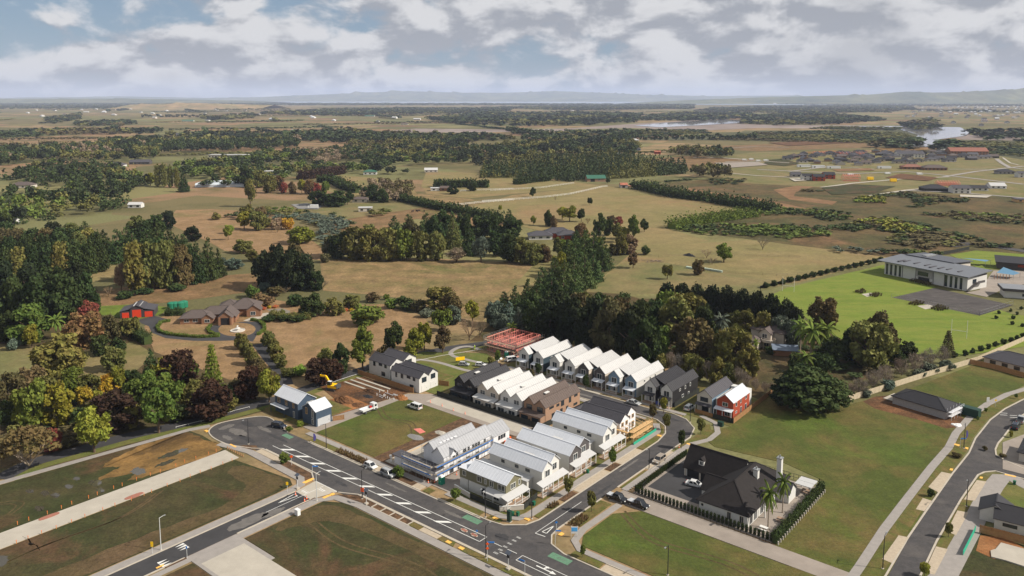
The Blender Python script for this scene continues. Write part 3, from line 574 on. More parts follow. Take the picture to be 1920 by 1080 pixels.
# school: turf, hard court, concrete
sheet('sports_field', PX([(1420, 566), (1475, 540), (1655, 497), (1680, 500), (1770, 548), (1900, 590), (1990, 600), (1990, 640), (1790, 670), (1690, 662), (1600, 650), (1500, 590)]), M_sport, 0.16)
sheet('sports_field', PX([(1780, 478), (1830, 470), (1960, 480), (1960, 500), (1840, 506)]), M_sport, 0.16)
k17 = lambda x, y: (1420 + x / 3.84, 440 + y / 3.84)
sheet('hard_court', PX([k17(*q) for q in ((970, 455), (1275, 385), (1840, 510), (1600, 585))]), gmat('court_seal', S(74, 70, 69), S(92, 87, 84), S(62, 59, 60), 0.12, fine=.6, fvar=.1, streak=(R(60), 6.0), bd=.01), 0.17)
sheet('school_paving', PX([k17(*q) for q in ((1500, 420), (1600, 400), (1700, 260), (1920, 260), (1990, 340), (1760, 400), (1650, 450))]), M_conc2, 0.172)
for q in ([(750, 430), (820, 420), (850, 435), (790, 450)], [(1150, 515), (1230, 505), (1290, 525), (1210, 540)]): sheet('concrete_pad', PX([k17(*p) for p in q]), M_conc, 0.174)
# far roads of the subdivision and farm tracks
def fardrive(pts, w, m=M_conc): return ribbon('far_road', PX(pts), w, m, 0.35 + 0.02 * (ZI.append(0) or len(ZI)))
for pts, w in (([(1420, 318), (1500, 322), (1600, 326), (1700, 322), (1800, 332), (1920, 346)], 7), ([(1480, 322), (1560, 312), (1640, 318)], 6), ([(1540, 352), (1600, 344), (1690, 336), (1780, 332)], 5), ([(1630, 368), (1700, 357), (1760, 352)], 5),
               ([(1770, 332), (1830, 322), (1920, 312)], 6), ([(1868, 298), (1878, 306), (1892, 314), (1920, 318)], 6), ([(1880, 296), (1894, 306), (1910, 310)], 3), ([(1330, 322), (1420, 330), (1500, 334)], 5), ([(1700, 358), (1800, 362), (1920, 372)], 6), ([(1780, 318), (1850, 318)], 4), ([(1360, 304), (1420, 302), (1480, 306)], 5), ([(1370, 278), (1420, 275), (1480, 277)], 6), ([(1300, 296), (1350, 296), (1400, 300)], 8)): fardrive(pts, w, M_path if w in (6, 7) else M_conc)
ribbon('far_road', smooth(PX([(1780, 462), (1830, 457), (1880, 465), (1960, 478)]), 3), 9, M_asph, 0.3)
# ================================================================ trees and other planting
def leaf_cloud(blobs, n, leaf, seed, out=0.5, droop=0.0, flat=0.0, fill=0.45):
    """n small leaf-clump faces spread through a crown made of several lobes (unit tree: width 1, height 1)"""
    r = np.random.default_rng(seed); B = np.array(blobs, float)
    wt = (B[:, 3] * B[:, 4] + B[:, 4] * B[:, 5] + B[:, 3] * B[:, 5]); wt /= wt.sum()
    idx = r.choice(len(B), n, p=wt); d = r.normal(size=(n, 3)); d /= np.linalg.norm(d, axis=1)[:, None]
    rad = 1 - fill * r.random(n) ** 1.6; rad *= 1 + 0.16 * r.normal(size=n)
    c = B[idx, :3] + d * B[idx, 3:6] * rad[:, None]
    nr = d * out + r.normal(size=(n, 3)) * (1 - out) * 0.9 + np.array([0, 0, flat]); nr /= np.linalg.norm(nr, axis=1)[:, None]
    a = np.cross(nr, r.normal(size=(n, 3))); a /= np.linalg.norm(a, axis=1)[:, None]; b = np.cross(nr, a)
    if droop: b = b * (1 - droop) + np.array([0, 0, -1.0]) * droop
    s = leaf * (0.55 + 0.9 * r.random(n)); V = np.empty((n, 4, 3))
    for k, (u, v) in enumerate(((-1, -0.7), (0.8, -1), (1, 0.8), (-0.7, 1))):
        V[:, k] = c + a * (u * s * (0.7 + 0.5 * r.random(n)))[:, None] + b * (v * s * (0.7 + 0.5 * r.random(n)))[:, None]
    V[:, :, 2] = np.maximum(V[:, :, 2], 0.004)
    return V
def quads_mesh(name, V, m, cols=None):
    n = len(V); me = bpy.data.meshes.new(name)
    me.vertices.add(n * 4); me.vertices.foreach_set('co', V.reshape(-1).astype(np.float32))
    me.loops.add(n * 4); me.loops.foreach_set('vertex_index', np.arange(n * 4, dtype=np.int32))
    me.polygons.add(n); me.polygons.foreach_set('loop_start', np.arange(0, n * 4, 4, dtype=np.int32)); me.polygons.foreach_set('loop_total', np.full(n, 4, np.int32))
    if cols is not None:
        at = me.attributes.new('leaf_colour', 'FLOAT_COLOR', 'POINT')
        at.data.foreach_set('color', np.repeat(np.c_[cols, np.ones(n)], 4, axis=0).reshape(-1).astype(np.float32))
    me.materials.append(m); me.update(); me.validate(); return me
def lobes(n, seed, cz, R0, Rz, br, zmin=0.0, shell=0.75):
    r = np.random.default_rng(seed); out = []
    for i in range(n):
        d = r.normal(size=3); d /= np.linalg.norm(d); q = shell * (0.55 + 0.45 * r.random())
        k = br * (0.75 + 0.6 * r.random()); z = cz + d[2] * Rz * q
        out.append((d[0] * R0 * q, d[1] * R0 * q, max(z, zmin + k * 0.6), k, k, k * 0.9 * Rz / R0 if Rz < R0 * 1.2 else k * 1.1))
    return out
LEAF, LEAF2 = leafmat(), leafmat('needle', 0.1, 0.3)
BARK = mat('bark', S(92, 76, 62), 0.9, 0.2, 3.0); BARKP = mat('pale_bark', S(150, 136, 120), 0.9, 0.2, 3.0)
def trunk_mesh(name, h=0.5, r=0.035, limbs=4, seed=1, m=None, lean=0.0):
    b = MB(); rr = random.Random(seed); b.tube((0, 0, -0.02), (lean * 0.5, 0, h * 0.5), r, r * 0.75, 7); b.tube((lean * 0.5, 0, h * 0.5), (lean, 0, h), r * 0.75, r * 0.45, 7)
    for i in range(limbs):
        a = i * 6.283 / max(limbs, 1) + rr.random(); z0 = h * (0.45 + 0.4 * rr.random()); L = 0.22 + 0.12 * rr.random()
        b.tube((lean * 0.6, 0, z0), (lean + math.cos(a) * L, math.sin(a) * L, z0 + 0.22), r * 0.5, r * 0.15, 5)
    return b.mesh(name, m or BARK)
PROTO = {}
def proto(k, crowns, trunks): PROTO[k] = (crowns, trunks)
def cm(V, m=LEAF): return quads_mesh('crown', V, m)
proto('b', [cm(leaf_cloud(lobes(30, s, 0.56, 0.43, 0.40, 0.115, 0.10, 0.88), 3800, 0.030, s)) for s in (1, 2, 3, 4)], [trunk_mesh('trunk', 0.5, 0.035, 4, s) for s in (1, 2)])
proto('B', [cm(leaf_cloud(lobes(46, s, 0.46, 0.45, 0.52, 0.105, 0.0, 0.88), 4600, 0.029, s)) for s in (11, 12, 13)], [trunk_mesh('trunk', 0.5, 0.04, 4, 5)])
proto('y', [cm(leaf_cloud(lobes(18, s, 0.60, 0.38, 0.36, 0.15, 0.2), 1600, 0.045, s)) for s in (21, 22)], [trunk_mesh('trunk', 0.55, 0.03, 3, 7)])
def conifer_blobs(seed, rows=13, base=0.06, power=0.8, wid=0.46):
    r = np.random.default_rng(seed); out = []
    for i in range(rows):
        z = base + (0.96 - base) * i / (rows - 1); R1 = wid * (1 - (z - base) / (1.02 - base)) ** power + 0.02; n = max(3, int(9 * R1 / wid))
        for j in range(n):
            a = 6.283 * (j + r.random()) / n; q = R1 * (0.55 + 0.3 * r.random())
            out.append((math.cos(a) * q, math.sin(a) * q, z + 0.02 * r.normal(), R1 * 0.42 + 0.02, R1 * 0.42 + 0.02, 0.05))
    out.append((0, 0, 0.95, 0.03, 0.03, 0.06)); return out
proto('c', [cm(leaf_cloud(conifer_blobs(s), 3200, 0.026, s, 0.6, 0.25, 0.3), LEAF2) for s in (31, 32, 33)], [trunk_mesh('trunk', 0.9, 0.03, 0, 3)])
proto('d', [cm(leaf_cloud([(0.30 * math.cos(a * 2.4) * q, 0.30 * math.sin(a * 2.4) * q, 0.06 + 0.82 * a / 34, 0.17 * q + 0.03, 0.17 * q + 0.03, 0.11) for a in range(34) for q in [(1 - (a / 36) ** 2.6) ** 0.6]], 3600, 0.027, s, 0.6), LEAF2) for s in (41, 42, 43)], [trunk_mesh('trunk', 0.8, 0.035, 0, 3)])
proto('p', [cm(leaf_cloud([(0.2 * math.cos(a * 2.4), 0.2 * math.sin(a * 2.4), 0.08 + 0.84 * a / 26, 0.20 * (1 - abs(a / 26 - 0.4) ** 2.2), 0.20 * (1 - abs(a / 26 - 0.4) ** 2.2), 0.09) for a in range(27)], 1800, 0.03, s)) for s in (51, 52)], [trunk_mesh('trunk', 0.7, 0.05, 0, 3)])
proto('s', [cm(leaf_cloud(lobes(15, s, 0.42, 0.38, 0.40, 0.17, 0.0), 1900, 0.04, s)) for s in (61, 62, 63)], [trunk_mesh('trunk', 0.3, 0.04, 3, 9)])
proto('f', [cm(leaf_cloud([(math.cos(a * 2.4) * 0.40 * math.sqrt(a / 30), math.sin(a * 2.4) * 0.40 * math.sqrt(a / 30), 0.40 + 0.48 * (1 - (a / 30)) + 0.05 * math.sin(a * 3), 0.13, 0.13, 0.07) for a in range(31)] + [(0.3 * math.cos(a), 0.3 * math.sin(a), 0.26, 0.15, 0.15, 0.12) for a in range(0, 7)], 4200, 0.022, s, 0.6, 0, 0.35), LEAF2) for s in (71,)], [trunk_mesh('trunk', 0.55, 0.045, 5, 4)])
proto('w', [cm(leaf_cloud(lobes(16, s, 0.55, 0.36, 0.34, 0.16, 0.05), 2600, 0.030, s, 0.4, 0.6)) for s in (81, 82)], [trunk_mesh('trunk', 0.5, 0.04, 4, 4)])
proto('n', [cm(leaf_cloud([(math.cos(j * 1.047 + i) * 0.46 * (1 - i / 12.5) * q, math.sin(j * 1.047 + i) * 0.46 * (1 - i / 12.5) * q, 0.1 + i * 0.074 + 0.02 * q, 0.08, 0.08, 0.018) for i in range(12) for j in range(6) for q in (0.4, 0.75, 1.0)], 2600, 0.020, s, 0.5, 0, 0.5), LEAF2) for s in (91,)], [trunk_mesh('trunk', 0.97, 0.03, 0, 3)])
def bare_mesh(seed, lean=0.5, n=7):
    b = MB(); r = random.Random(seed); tw = []
    def grow(p, d, L, rad, k):
        q = p + d * L; b.tube(p, q, rad, rad * 0.65, 5, False)
        if k == 0: return
        for i in range(3 if k > 1 else 4):
            nd = (d + Vector((r.uniform(-1, 1), r.uniform(-1, 1), r.uniform(-0.2, 0.7))) * lean).normalized(); grow(q - d * L * 0.15 * i, nd, L * r.uniform(0.62, 0.85), rad * 0.55, k - 1)
    for i in range(n):
        a = i * 6.283 / n; grow(Vector((0, 0, 0.10)), Vector((math.cos(a) * 0.55, math.sin(a) * 0.55, 0.8)).normalized(), 0.26, 0.014, 3)
    return b
proto('r', [bare_mesh(s).mesh('crown', leafmat('twig', 0.0, 0.25)) for s in (3, 4)], [trunk_mesh('trunk', 0.14, 0.03, 0, 2)])
proto('q', [cm(leaf_cloud(lobes(26, s, 0.5, 0.42, 0.46, 0.13, 0.02), 2600, 0.011, s, 0.2, 0.35, 0, 0.9)) for s in (97, 98)], [bare_mesh(6, 0.4, 7).mesh('trunk', BARKP)])
proto('v', [cm(leaf_cloud([(0.38 * math.cos(i * 2.4) * math.sqrt(i / 22), 0.38 * math.sin(i * 2.4) * math.sqrt(i / 22), 0.86 - 0.34 * (i / 22) ** 1.5, 0.13, 0.13, 0.08) for i in range(23)], 1700, 0.024, s)) for s in (95,)],
      [bare_mesh(8, 0.42, 6).mesh('trunk', BARKP)])
def palm_mesh(seed, nf=20):
    b = MB(); r = random.Random(seed)
    for i in range(nf):
        a = i * 2.4; el = 1.1 - 1.9 * i / nf; p = Vector((0, 0, 0.80)); d = Vector((math.cos(a) * math.cos(el), math.sin(a) * math.cos(el), math.sin(el))); side = Vector((-math.sin(a), math.cos(a), 0))
        for k in range(6):
            q = p + d * 0.085; w0, w1 = 0.07 * math.sin(0.4 + k * 0.42), 0.07 * math.sin(0.4 + (k + 1) * 0.42) if k < 5 else 0.01
            dr = Vector((0, 0, -0.04))
            b.face([p, q, q + side * w1 + dr, p + side * w0 + dr]); b.face([p, p - side * w0 + dr, q - side * w1 + dr, q]); p = q; d = (d + Vector((0, 0, -0.22))).normalized()
    return b.mesh('crown', LEAF)
proto('k', [palm_mesh(1), palm_mesh(2, 24)], [MB().lathe([(0.05, -0.01), (0.035, 0.1), (0.03, 0.5), (0.032, 0.8)], 8).mesh('trunk', BARKP)])
COLS = {'g': ((.042, .060, .018), 'dark green'), 'm': ((.105, .140, .026), 'mid green'), 'o': ((.135, .130, .036), 'olive green'), 'y': ((.20, .195, .027), 'yellow green'), 'Y': ((.42, .27, .03), 'golden yellow'),
        'r': ((.155, .102, .046), 'rusty brown'), 'R': ((.24, .065, .042), 'red leaved'), 'p': ((.052, .029, .018), 'dark copper'), 'b': ((.105, .085, .035), 'brown green'), 't': ((.22, .165, .105), 'pale leafless'),
        'e': ((.17, .14, .11), 'grey'), 'k': ((.022, .030, .012), 'blackish green'), 's': ((.10, .125, .090), 'silver green'), 'c': ((.060, .085, .026), 'deep green'), 'O': ((.5, .16, .06), 'orange flowering'), 'l': ((.16, .21, .033), 'light green')}
KINDS = {'b': ('broadleaf_tree', 'broadleaf tree', 'tree'), 'B': ('spreading_tree', 'full crowned tree', 'tree'), 'y': ('street_tree', 'young tree', 'tree'), 'c': ('conifer_tree', 'conifer', 'tree'), 'd': ('cypress_tree', 'dense cypress', 'tree'),
         'p': ('poplar_tree', 'poplar', 'tree'), 's': ('shrub', 'shrub', 'shrub'), 'f': ('spreading_cypress', 'wide layered cypress', 'tree'), 'w': ('willow_tree', 'drooping tree', 'tree'), 'n': ('layered_pine', 'tiered pine', 'tree'),
         'q': ('leafless_tree', 'twiggy leafless tree', 'tree'), 'r': ('bare_tree', 'bare twiggy tree', 'tree'), 'v': ('vase_tree', 'sparse vase shaped tree', 'tree'), 'k': ('palm_tree', 'palm', 'tree')}
ORD = 'first second third fourth fifth sixth seventh eighth ninth tenth eleventh twelfth thirteenth fourteenth fifteenth sixteenth seventeenth eighteenth nineteenth twentieth'.split()
def ordw(i):
    if i < 20: return ORD[i]
    t = ['twenty', 'thirty', 'forty', 'fifty', 'sixty'][(i + 1) // 10 - 2]; u = (i + 1) % 10
    return ('twentieth thirtieth fortieth fiftieth sixtieth'.split()[(i + 1) // 10 - 2]) if u == 0 else t + '-' + ORD[u - 1]
TREES = []           # (kind, colour key, X, Y, w, h, context)
def tree_at(X, Y, w, h, kind, col, ctx): TREES.append((kind, col, X, Y, w, h, ctx))
def trees(ctx, data, x0=0, y0=0, k=1.0):
    """rows of: base x, base y, height, width (photo pixels, given a zoom k and origin), kind, colour"""
    for row in data.split(';'):
        q = row.split()
        if len(q) < 6: continue
        x, y, h, w = x0 + float(q[0]) / k, y0 + float(q[1]) / k, float(q[2]) / k, float(q[3]) / k
        X, Y = P(x, y); m = mpp(y); tree_at(X, Y, w * m, h * m * 1.04, q[4], q[5], ctx)
def inside(p, poly):
    c = False; j = len(poly) - 1
    for i in range(len(poly)):
        if (poly[i][1] > p[1]) != (poly[j][1] > p[1]) and p[0] < (poly[j][0] - poly[i][0]) * (p[1] - poly[i][1]) / (poly[j][1] - poly[i][1]) + poly[i][0]: c = not c
        j = i
    return c
def scatter(poly, gap, seed, cap=4000):
    r = random.Random(seed); xs = [p[0] for p in poly]; ys = [p[1] for p in poly]; pts = []; grid = {}; tries = 0
    area = (max(xs) - min(xs)) * (max(ys) - min(ys)); nt = int(min(200000, area / gap ** 2 * 6))
    for _ in range(nt):
        p = (r.uniform(min(xs), max(xs)), r.uniform(min(ys), max(ys)))
        if not inside(p, poly): continue
        g = (int(p[0] // gap), int(p[1] // gap))
        if any(math.dist(p, q) < gap for a in (-1, 0, 1) for b in (-1, 0, 1) for q in grid.get((g[0] + a, g[1] + b), ())): continue
        grid.setdefault(g, []).append(p); pts.append(p)
        if len(pts) >= cap: break
    return pts
def wood(ctx, poly, gap, hr, mix_, seed, wf=(0.75, 1.0), cap=200):
    r = random.Random(seed)
    for X, Y in scatter(PX(poly), gap, seed, cap):
        h = r.uniform(*hr); k, c = r.choice(mix_.split()); tree_at(X, Y, gap * r.uniform(*wf) * 1.5, h, k, c, ctx)
def row(ctx, a, b, n, h, w, kind, cols, seed=1, jit=0.12):
    r = random.Random(seed); A, B = P(*a), P(*b)
    for i in range(n):
        t = (i + 0.5) / n; X, Y = A[0] + (B[0] - A[0]) * t, A[1] + (B[1] - A[1]) * t
        tree_at(X + r.uniform(-1, 1) * jit * w, Y + r.uniform(-1, 1) * jit * w, w * r.uniform(0.85, 1.2), h * r.uniform(0.85, 1.15), r.choice(kind), r.choice(cols), ctx)

trees('beside the country lane', '''55 881 84 112 v b;97 846 46 40 B R;177 848 86 70 b y;298 812 86 74 b m;218 806 78 108 B p;398 784 70 92 B p;158 766 44 40 b Y;66 800 92 78 B m;112 796 80 70 B y;62 735 54 62 B r;
 112 716 92 108 B o;138 742 54 58 B m;206 742 42 44 B Y;224 738 56 34 b y;262 764 62 64 b m;284 716 62 38 c g;335 732 74 88 B p;302 716 44 42 b y;358 726 58 34 b m;314 772 72 64 b m;400 742 100 46 n l;468 748 60 62 B p;
 26 760 62 64 B b;150 800 40 50 s g;180 815 30 60 s b;250 800 46 52 B o;330 790 40 50 s g;360 760 50 50 B o;280 745 50 46 B m;246 730 40 40 B g;380 745 44 40 B b;170 745 44 50 B o;90 765 60 60 B o;40 840 40 50 s g;130 835 30 50 s b;430 770 26 40 s o;20 800 54 50 B g;190 770 40 44 B y;240 786 44 40 B g;430 752 34 46 s g;445 738 30 34 B b''')
trees('below the red doored shed', '''165 652 74 80 B r;165 604 44 44 B R;206 642 52 44 B b;244 636 46 44 b o;190 666 46 46 s g;221 664 36 36 s g;213 694 48 50 B o;56 642 70 84 B m;60 652 44 34 b y;25 656 26 26 s s;12 640 40 44 B g;106 636 44 40 k m;20 600 50 60 B k''')
trees('lining the estate driveway', '''452 654 32 30 B o;462 668 32 30 B o;472 684 32 32 B o;482 700 32 32 B b;492 716 34 36 B b;502 648 30 28 B o;511 662 30 28 B o;520 676 30 30 B o;528 690 28 28 B o;512 716 24 36 s b;536 706 20 24 s o''')
trees('along the lane below the estate', '''505 754 62 48 b y;600 718 50 70 B p;628 712 38 40 B p;612 692 40 42 B o;562 704 22 28 s l;543 706 18 32 s o;640 702 58 40 B g;680 692 78 54 b m;738 664 60 40 b g;722 667 24 28 s b;777 676 58 50 b y;796 656 58 32 b y;830 662 50 40 b r;
 828 622 48 48 b m;880 638 56 54 r t;900 632 40 40 r t;886 602 38 32 b y;850 607 34 40 B s''')
trees('in the estate garden', '''825 584 50 70 B o;846 590 42 50 B b;785 584 26 38 s b;757 580 28 50 s g;735 578 22 34 s m;800 594 20 34 s s;690 609 42 78 s m;472 558 26 30 s m;490 574 26 52 s r;552 574 26 38 s g;585 594 46 54 B g;625 590 32 40 B o;660 577 26 40 B o;604 544 26 34 r t;
 515 556 22 34 s b;495 545 18 30 s s;535 550 16 26 r t;700 566 22 34 s r;725 562 12 14 s m;640 590 24 26 s o;530 590 12 10 s m;560 602 14 40 s g;535 602 14 40 s g;505 602 12 30 s g''')
trees('in the flower bed', '''494 581 7 13 s O;505 578 6 10 s Y;516 577 7 13 s O;648 584 7 13 s O;659 583 6 12 s Y;640 584 6 10 s R''')
trees('in the black clump', '''505 541 76 62 B k;540 546 88 66 B k;572 543 66 56 B k;592 545 40 34 B g;520 536 80 50 B k;556 536 78 50 B b''')
trees('above the red shed', '''30 606 88 66 B g;74 612 96 72 B g;118 608 98 76 B g;158 594 86 60 B g;8 570 80 60 B k;56 574 80 66 B k;100 570 76 62 B g;140 560 70 56 B k;20 640 60 60 B g;140 606 50 40 B o;178 588 40 30 B g;4 606 70 60 B g''')
trees('in the upper left belt', '''12 524 62 44 d g;38 522 62 44 d o;64 520 64 44 d g;90 518 64 44 d g;116 516 66 46 d o;142 514 66 46 d g;166 512 62 42 d g;188 508 50 38 d g;20 500 60 40 d g;52 498 60 40 d g;84 496 60 40 d g;116 494 62 40 d g;150 492 60 40 d o;180 488 56 40 d g''')
trees('in the tall stand', '''228 548 60 32 w t;256 546 92 62 B o;288 542 92 58 B o;312 540 88 56 B o;340 536 78 58 B b;370 530 76 40 c g;392 524 78 42 c g;410 518 52 30 c g;330 520 70 50 B b;272 528 84 50 B g;300 522 80 54 B g;204 556 26 26 r t;355 516 60 40 d g;232 560 16 40 s g;270 552 14 40 s g;330 545 14 40 s g''')
trees('by the dry paddock', '''196 486 54 42 c g;222 492 62 46 c c;250 490 60 46 c g;278 490 58 46 c c;306 494 56 44 c g;334 496 54 42 c g;240 470 46 44 c c;268 462 50 50 c g;296 468 46 44 c c;318 474 44 44 c g;344 480 40 36 c c;362 452 30 34 B k;315 430 34 36 B k;290 446 44 50 B g;260 444 40 44 B o''')
trees('in the far left hedge', '''10 462 36 44 d b;36 464 38 44 d b;62 466 40 46 d g;88 466 40 46 d b;114 466 40 46 d g;140 468 42 44 d g;166 466 40 42 d o;12 446 32 40 d g;24 480 30 40 d g;52 482 26 36 d g;8 430 30 40 B g;100 444 30 40 d k;134 446 30 38 d o;160 450 34 38 c g''')
trees('on the dry grass slope', '''428 450 28 18 b y;430 438 18 22 b l;456 474 26 40 B o;404 412 16 26 s o;458 430 34 32 b y;484 432 38 36 B o;464 412 30 30 B o;490 408 22 24 B r;562 457 34 58 B y;520 430 26 34 s t;520 436 18 22 r t;500 426 20 26 s o;478 418 22 26 b m;440 505 22 38 B s;474 490 24 28 B o;414 500 20 22 s s;540 430 24 24 s Y;560 440 18 24 s g''')
trees('above the hay field', '''640 484 52 54 B g;668 486 60 56 B o;700 488 60 58 B o;728 488 66 58 B o;756 488 62 54 B m;790 488 54 44 B o;818 488 58 42 B o;770 470 60 40 B b;850 466 62 36 c o;815 462 58 44 B g;848 452 54 40 c c;880 478 64 34 c g;902 492 54 44 w s;856 492 30 48 w t;930 480 50 44 B g;955 492 56 50 B g;980 494 50 46 B o;1000 496 40 40 B o;620 480 36 40 B b;610 492 20 26 s b;
 740 450 44 40 c g;766 446 44 38 c c;800 446 46 40 c c;830 442 48 40 B g;870 446 50 40 B g;900 446 46 44 B g;930 448 44 44 B g;960 450 44 44 B g;690 460 40 46 B o;870 440 40 32 c b;910 440 36 26 c s''')
trees('in the pine row', '''1048 520 50 40 b y;1064 512 62 38 c c;1078 506 64 44 c c;1096 500 66 44 c c;1112 498 64 44 c c;1130 506 62 42 c c;1040 540 58 44 c c;1058 550 62 46 c c;1076 544 62 46 c c;1096 538 60 44 c c;1112 528 58 42 c c;1016 560 60 44 c c;1034 572 64 46 c c;1056 576 62 44 c c;1078 566 60 44 c c;
 990 582 58 40 c g;1006 596 62 44 c c;1028 602 60 44 c c;966 588 52 34 c g;980 604 54 40 c c;955 612 46 46 c s;928 610 50 44 B s;938 620 36 36 B s;972 626 50 34 c s;945 580 34 30 c g;960 634 28 24 k l''')
trees('behind the white terrace', '''1030 640 84 64 B k;1066 648 96 70 B k;1104 660 104 74 B k;1144 672 112 80 B b;1186 684 116 84 B k;1212 690 104 70 B g;1240 676 66 44 b m;1040 618 74 58 B k;1080 622 78 62 B b;1120 628 78 60 B g;1160 634 76 62 B b;1200 640 78 62 B g;1006 632 70 52 B g;1000 610 66 50 B g;
 1060 600 60 50 B g;1096 604 56 50 B o;1130 606 60 50 B g;1166 610 60 50 B g;1196 600 28 26 B s;1296 676 88 90 B b;1268 640 84 84 B o;1290 630 80 90 B o;1250 620 74 70 B m;1226 630 70 54 B g;1320 640 74 54 B g;1380 700 96 84 B o;1350 690 70 50 B o;1350 640 50 40 k s;1322 672 60 60 B b;1400 706 70 50 B o''')  # several crowns coloured blackish to carry the shade on the belt's near side
trees('beside the sports field', '''1250 578 50 40 d k;1278 580 52 42 d k;1306 584 54 42 d k;1334 590 58 44 d k;1362 596 62 44 d k;1390 602 64 44 d k;1418 608 66 44 d k;1446 614 66 44 d k;1474 622 64 42 d k;1492 632 60 38 d k;1430 640 56 46 B o;1460 644 52 46 B s;1484 650 52 42 B s;1400 630 54 40 B o;1376 624 44 36 B o''')
trees('near the cream house', '''1500 660 60 44 k m;1520 676 70 60 k m;1545 672 66 54 k m;1560 684 56 60 B g;1546 618 66 62 B b;1628 690 96 96 B o;1648 670 86 70 B b;1600 672 60 60 B g;1702 676 36 44 B g;1684 686 30 36 B g;1466 640 24 22 b m;1510 700 40 44 k m;1490 690 34 36 s g;1776 670 52 30 n b;1540 700 46 50 s g;1416 660 24 18 k l;1444 664 16 26 s g''')
trees('at the end of the pale fence', '''1516 768 82 128 f g;1478 764 64 74 f k;1556 764 60 84 f g;1500 756 78 80 f g''')
trees('beside the pale fence', '''1612 742 40 44 q e;1636 730 44 46 q e;1660 722 46 48 q e;1690 708 44 44 q e;1716 700 46 44 q e;1740 690 46 44 q e;1766 682 40 40 q e;1624 744 16 26 s s;1664 730 20 36 s s;1742 700 22 40 s s;1776 692 20 34 s s;1596 744 30 30 q e;1724 706 16 30 s s''')
trees('behind the black duplex', '''1240 700 40 34 B o;1256 700 50 34 q e;1272 706 52 36 q e;1290 708 46 40 B o;1308 714 52 38 B o;1326 716 48 36 q e;1346 722 52 40 B o;1364 724 44 34 B o;1382 726 46 36 q e;1398 730 40 30 q e;1416 734 30 24 q e;1434 738 28 20 q e;1446 738 26 18 q e;1230 690 36 26 B m''')
trees('on the long pasture', '''1251 524 31 26 b o;1310 516 32 26 B b;1357 492 35 38 b l;1187 503 30 24 b r;1325 484 22 30 r t;1430 468 30 32 r t;1335 496 18 26 r t;1210 478 20 20 s g;1150 478 22 24 B b;1180 476 36 38 B t;1166 478 40 30 B o''')
trees('by the brick farmhouse', '''1090 452 34 36 B r;1124 450 48 28 b g;1140 442 34 24 B g;1158 455 36 30 b o;1172 448 24 24 b y;1188 449 44 28 b m;1208 435 24 18 b g;1146 419 16 20 B r;1160 424 18 18 B R;1068 416 32 34 b y;1054 412 24 24 b y;1090 416 26 18 b g;1102 420 16 14 r r;1028 424 30 20 B g;1038 426 22 16 B r;1000 422 18 12 b y;954 420 28 22 c g;975 425 16 22 s g;
 1046 480 34 26 b o;1060 488 42 34 B m;1010 488 34 44 B o;1024 492 30 24 B r;1100 476 44 40 c m;1120 480 40 34 B m;1080 472 40 32 c g''')
trees('standing alone on the big pasture', '''999 370 18 16 b g;1106 385 16 12 b g;938 396 12 9 b y;1041 376 10 8 r t;1140 344 9 10 b g;1187 350 10 16 s g;886 358 18 22 B g;850 364 18 24 B g;864 352 10 10 s g''')
trees('in the tall poplar group', '''296 350 42 16 p o;308 350 44 16 p o;320 352 42 15 p o;332 352 38 14 p o;345 360 36 22 c g;282 348 24 24 b y''')
trees('by the trucks in the yard', '''505 362 34 30 B o;525 358 30 22 B r;532 362 22 18 B R;548 364 24 18 B r;566 362 26 20 b y;580 364 30 26 B r;594 364 22 22 B R;610 362 24 18 B m;486 352 36 34 B o;470 388 58 28 w o;460 350 40 30 B g;598 385 30 44 B g;630 387 30 54 B g;652 384 26 26 b g;700 376 30 34 B g;716 380 26 30 B g;685 370 20 20 B g''')
def plant_all():
    from collections import defaultdict
    cnt = defaultdict(list)
    for i, t in enumerate(TREES): cnt[(t[6], t[0], t[1])].append(i)
    lab = {}
    for (ctx, k, c), ids in cnt.items():
        ids.sort(key=lambda i: TREES[i][2] / TREES[i][3])
        cn, kn = COLS[c][1], KINDS[k][1]
        for j, i in enumerate(ids):
            lab[i] = f'{cn} {kn} {ctx}' if len(ids) == 1 else f'{cn} {kn} {ctx}, {ordw(j)} from the left'
    r = random.Random(5)
    for i, (k, c, X, Y, w, h, ctx) in enumerate(TREES):
        crowns, trunks = PROTO[k]
        o = thing(KINDS[k][0], lab[i], KINDS[k][2], (X, Y, 0.0), r.uniform(0, 6.28), KINDS[k][1] + 's ' + ctx)
        o.scale = (w, w, h)
        tr = link('trunk', trunks[i % len(trunks)], o); cr = link('crown', crowns[r.randrange(len(crowns))], o)
        base = COLS[c][0]; v = r.uniform(0.8, 1.25); hs = r.uniform(-0.12, 0.12)
        cr.color = (base[0] * v * (1 + hs), base[1] * v, base[2] * v * (1 - hs * 0.5), 1)
plant_all()
print('trees', len(TREES))

